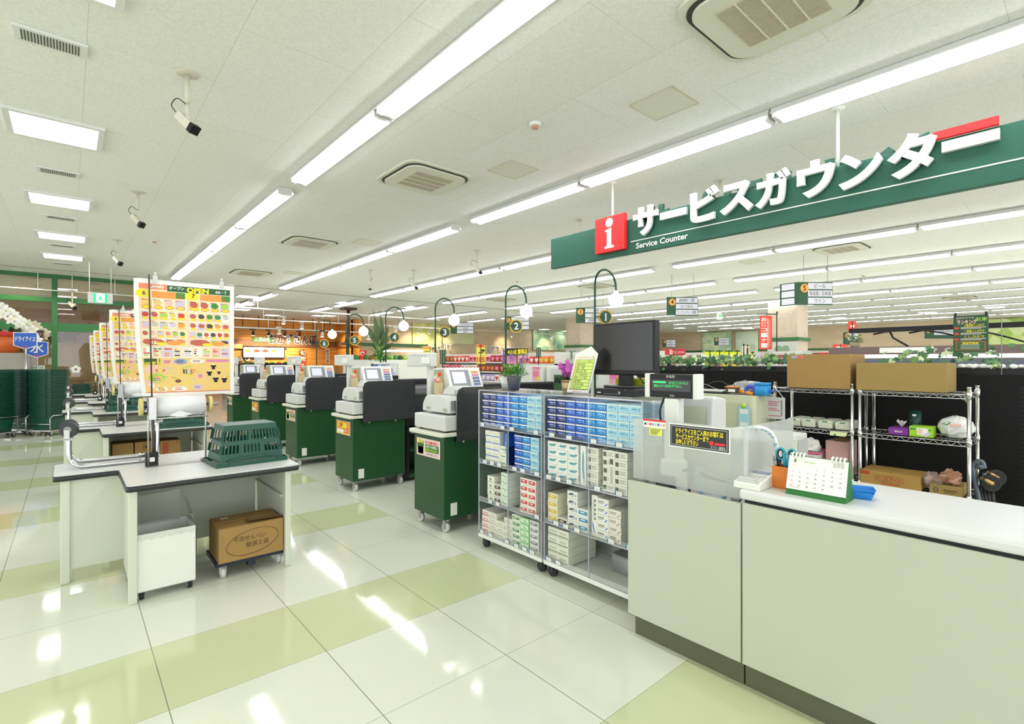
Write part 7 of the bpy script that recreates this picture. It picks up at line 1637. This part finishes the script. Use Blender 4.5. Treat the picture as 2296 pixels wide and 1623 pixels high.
for i in range(70): a = rnd.random() * 6.28; d = Vector((math.cos(a), math.sin(a), rnd.uniform(-.2, .9))); leaf(b, Vector((0, 0, z0 + .04)) + d * rnd.uniform(.02, .09), d, .06, .018, LG if i % 3 else LG2)
b.build('foliage', t)
card('red_pennant', 'red pennant with white print left of the freezer bar', 'banner', 1902, 1920, 720, 745, 9.3, [('', mat('banner_red', 'ea4a2e', .6)), ('r', -.5, -.1, .5, .3, PAPER), ('r', -.3, -.6, .4, -.4, PAPER)], .0)
card('red_pennant', 'red and white low banner left of the small potted plant', 'banner', 1868, 1902, 772, 790, 9.5, [('', mat('banner_red', 'ea4a2e', .6)), ('r', -.6, -.3, .1, .5, PAPER), ('t', 'セール', .5, 0, .4, PAPER, .4)], 0)
gondola('shelf run of orange packets behind the large carton', 10.2, 3.0, 3.9, 1.70, [1.50], [[('orange', 3), ('brown', 2), ('red', 2)]], 'the run behind the large carton')
# lit panels far over the aisles
for k, (x, y) in enumerate(((1524, 735), (1575, 741), (1626, 729), (1678, 736), (1880, 712), (1900, 722), (2080, 700), (2108, 711), (2230, 688), (2290, 702), (1220, 738), (1270, 742))):
    p = atz(x, y, H)
    if p.x < 37.5 and p.y < 27: dup(pl, (p.x, p.y, H), label=f"square panel light far over the aisles, {ORD[k]} along the view", group='square panel lights far over the aisles')
# white units with pink notices behind the lanes
def white_unit(label, x, y, w_, h_, lab2):
    t = thing('white_till_unit', label, 'cabinet', (x, y, 0)); MB().box(0, -w_ / 2, 0, .35, w_ / 2, h_, WHITE).build('unit_body', t, .006)
    b = MB(); b.box(-.004, w_ * .02, h_ - .2, 0, w_ * .28, h_ - .03, GREY); b.build('front_panel', t, .002)
    q = MB(); T = faceX((-.004, -w_ * .32, h_ - .14)); q.rect(-.1, -.13, .1, .12, PAPER, T); q.rect(-.09, .07, .09, .115, PINK, T, .001); q.rect(-.09, -.12, .09, .06, mat('notice_rose', 'f4a6bd', .6), T, .001)
    for i in range(5): q.rect(-.08, .045 - i * .022, .06, .053 - i * .022, PINK, T, .002)
    q.rect(.02, -.11, .085, -.05, NEON, T, .003); q.text('お知らせ', 0, .092, .03, PAPER, T, .003, .01); q.build('pink_notice', t)
    return t
white_unit('white till unit with a pink notice behind the nearest terminal', 6.0, 6.55, .9, 1.44, 0)
white_unit('white till unit with a pink notice behind the pink orchid', 6.0, 4.9, .9, 1.44, 1)
t = thing('white_till_unit', 'plain white till unit behind the lavender pot', 'cabinet', (6.05, 5.45, 0)); MB().box(0, 0, 0, .35, .62, 1.42, WHITE).build('unit_body', t, .006); MB().box(-.005, .05, 1.1, 0, .5, 1.38, GREY).build('front_panel', t)
t = thing('hand_basket_stack', 'dark green box with black handles behind the lavender', 'box', (5.7, 5.15, 0)); MB().box(0, 0, 0, .3, .4, 1.3, FDG).build('box_body', t); MB().tube([(-.02, .05, 1.18), (-.03, .1, 1.26), (-.02, .15, 1.18)], .012, BLACK, 6).build('handle', t); MB().tube([(-.02, .25, 1.18), (-.03, .3, 1.26), (-.02, .35, 1.18)], .012, BLACK, 6).build('handle', t)
# phone card rack above the second lane
p = atd(865, 828, 8.2); t = thing('card_rack', 'rack of blue and white cards above the black counter of the second lane', 'card rack', (p.x, p.y, 0)); T = frame((0, 0, p.z), RT, (0, 0, 1)); kk = 8.2 / FPX
MB().box(-27 * kk, -14 * kk, -.04, 27 * kk, 12 * kk, -.005, CLEARB, T).build('rack_board', t); b = MB(); rnd = random.Random(9)
for i in range(6):
    for j in range(3): b.rect((-26 + i * 8.6) * kk, (-13 + j * 8.2) * kk, (-18.5 + i * 8.6) * kk, (-6 + j * 8.2) * kk, (FBLUE, KEYB, SBLUE, SKY)[(i + j) % 4] if i < 3 else rnd.choice([PAPER, FBLUE, FLIL, PAPER]), T, .001)
b.build('cards', t); MB().box(-27 * kk, 12 * kk, -.05, 27 * kk, 16 * kk, .02, WHITE, T).build('rack_header', t); MB().cyl((0, .06, .845), (0, .06, p.z - .1), .02, STEEL, n=8).build('rack_post', t)
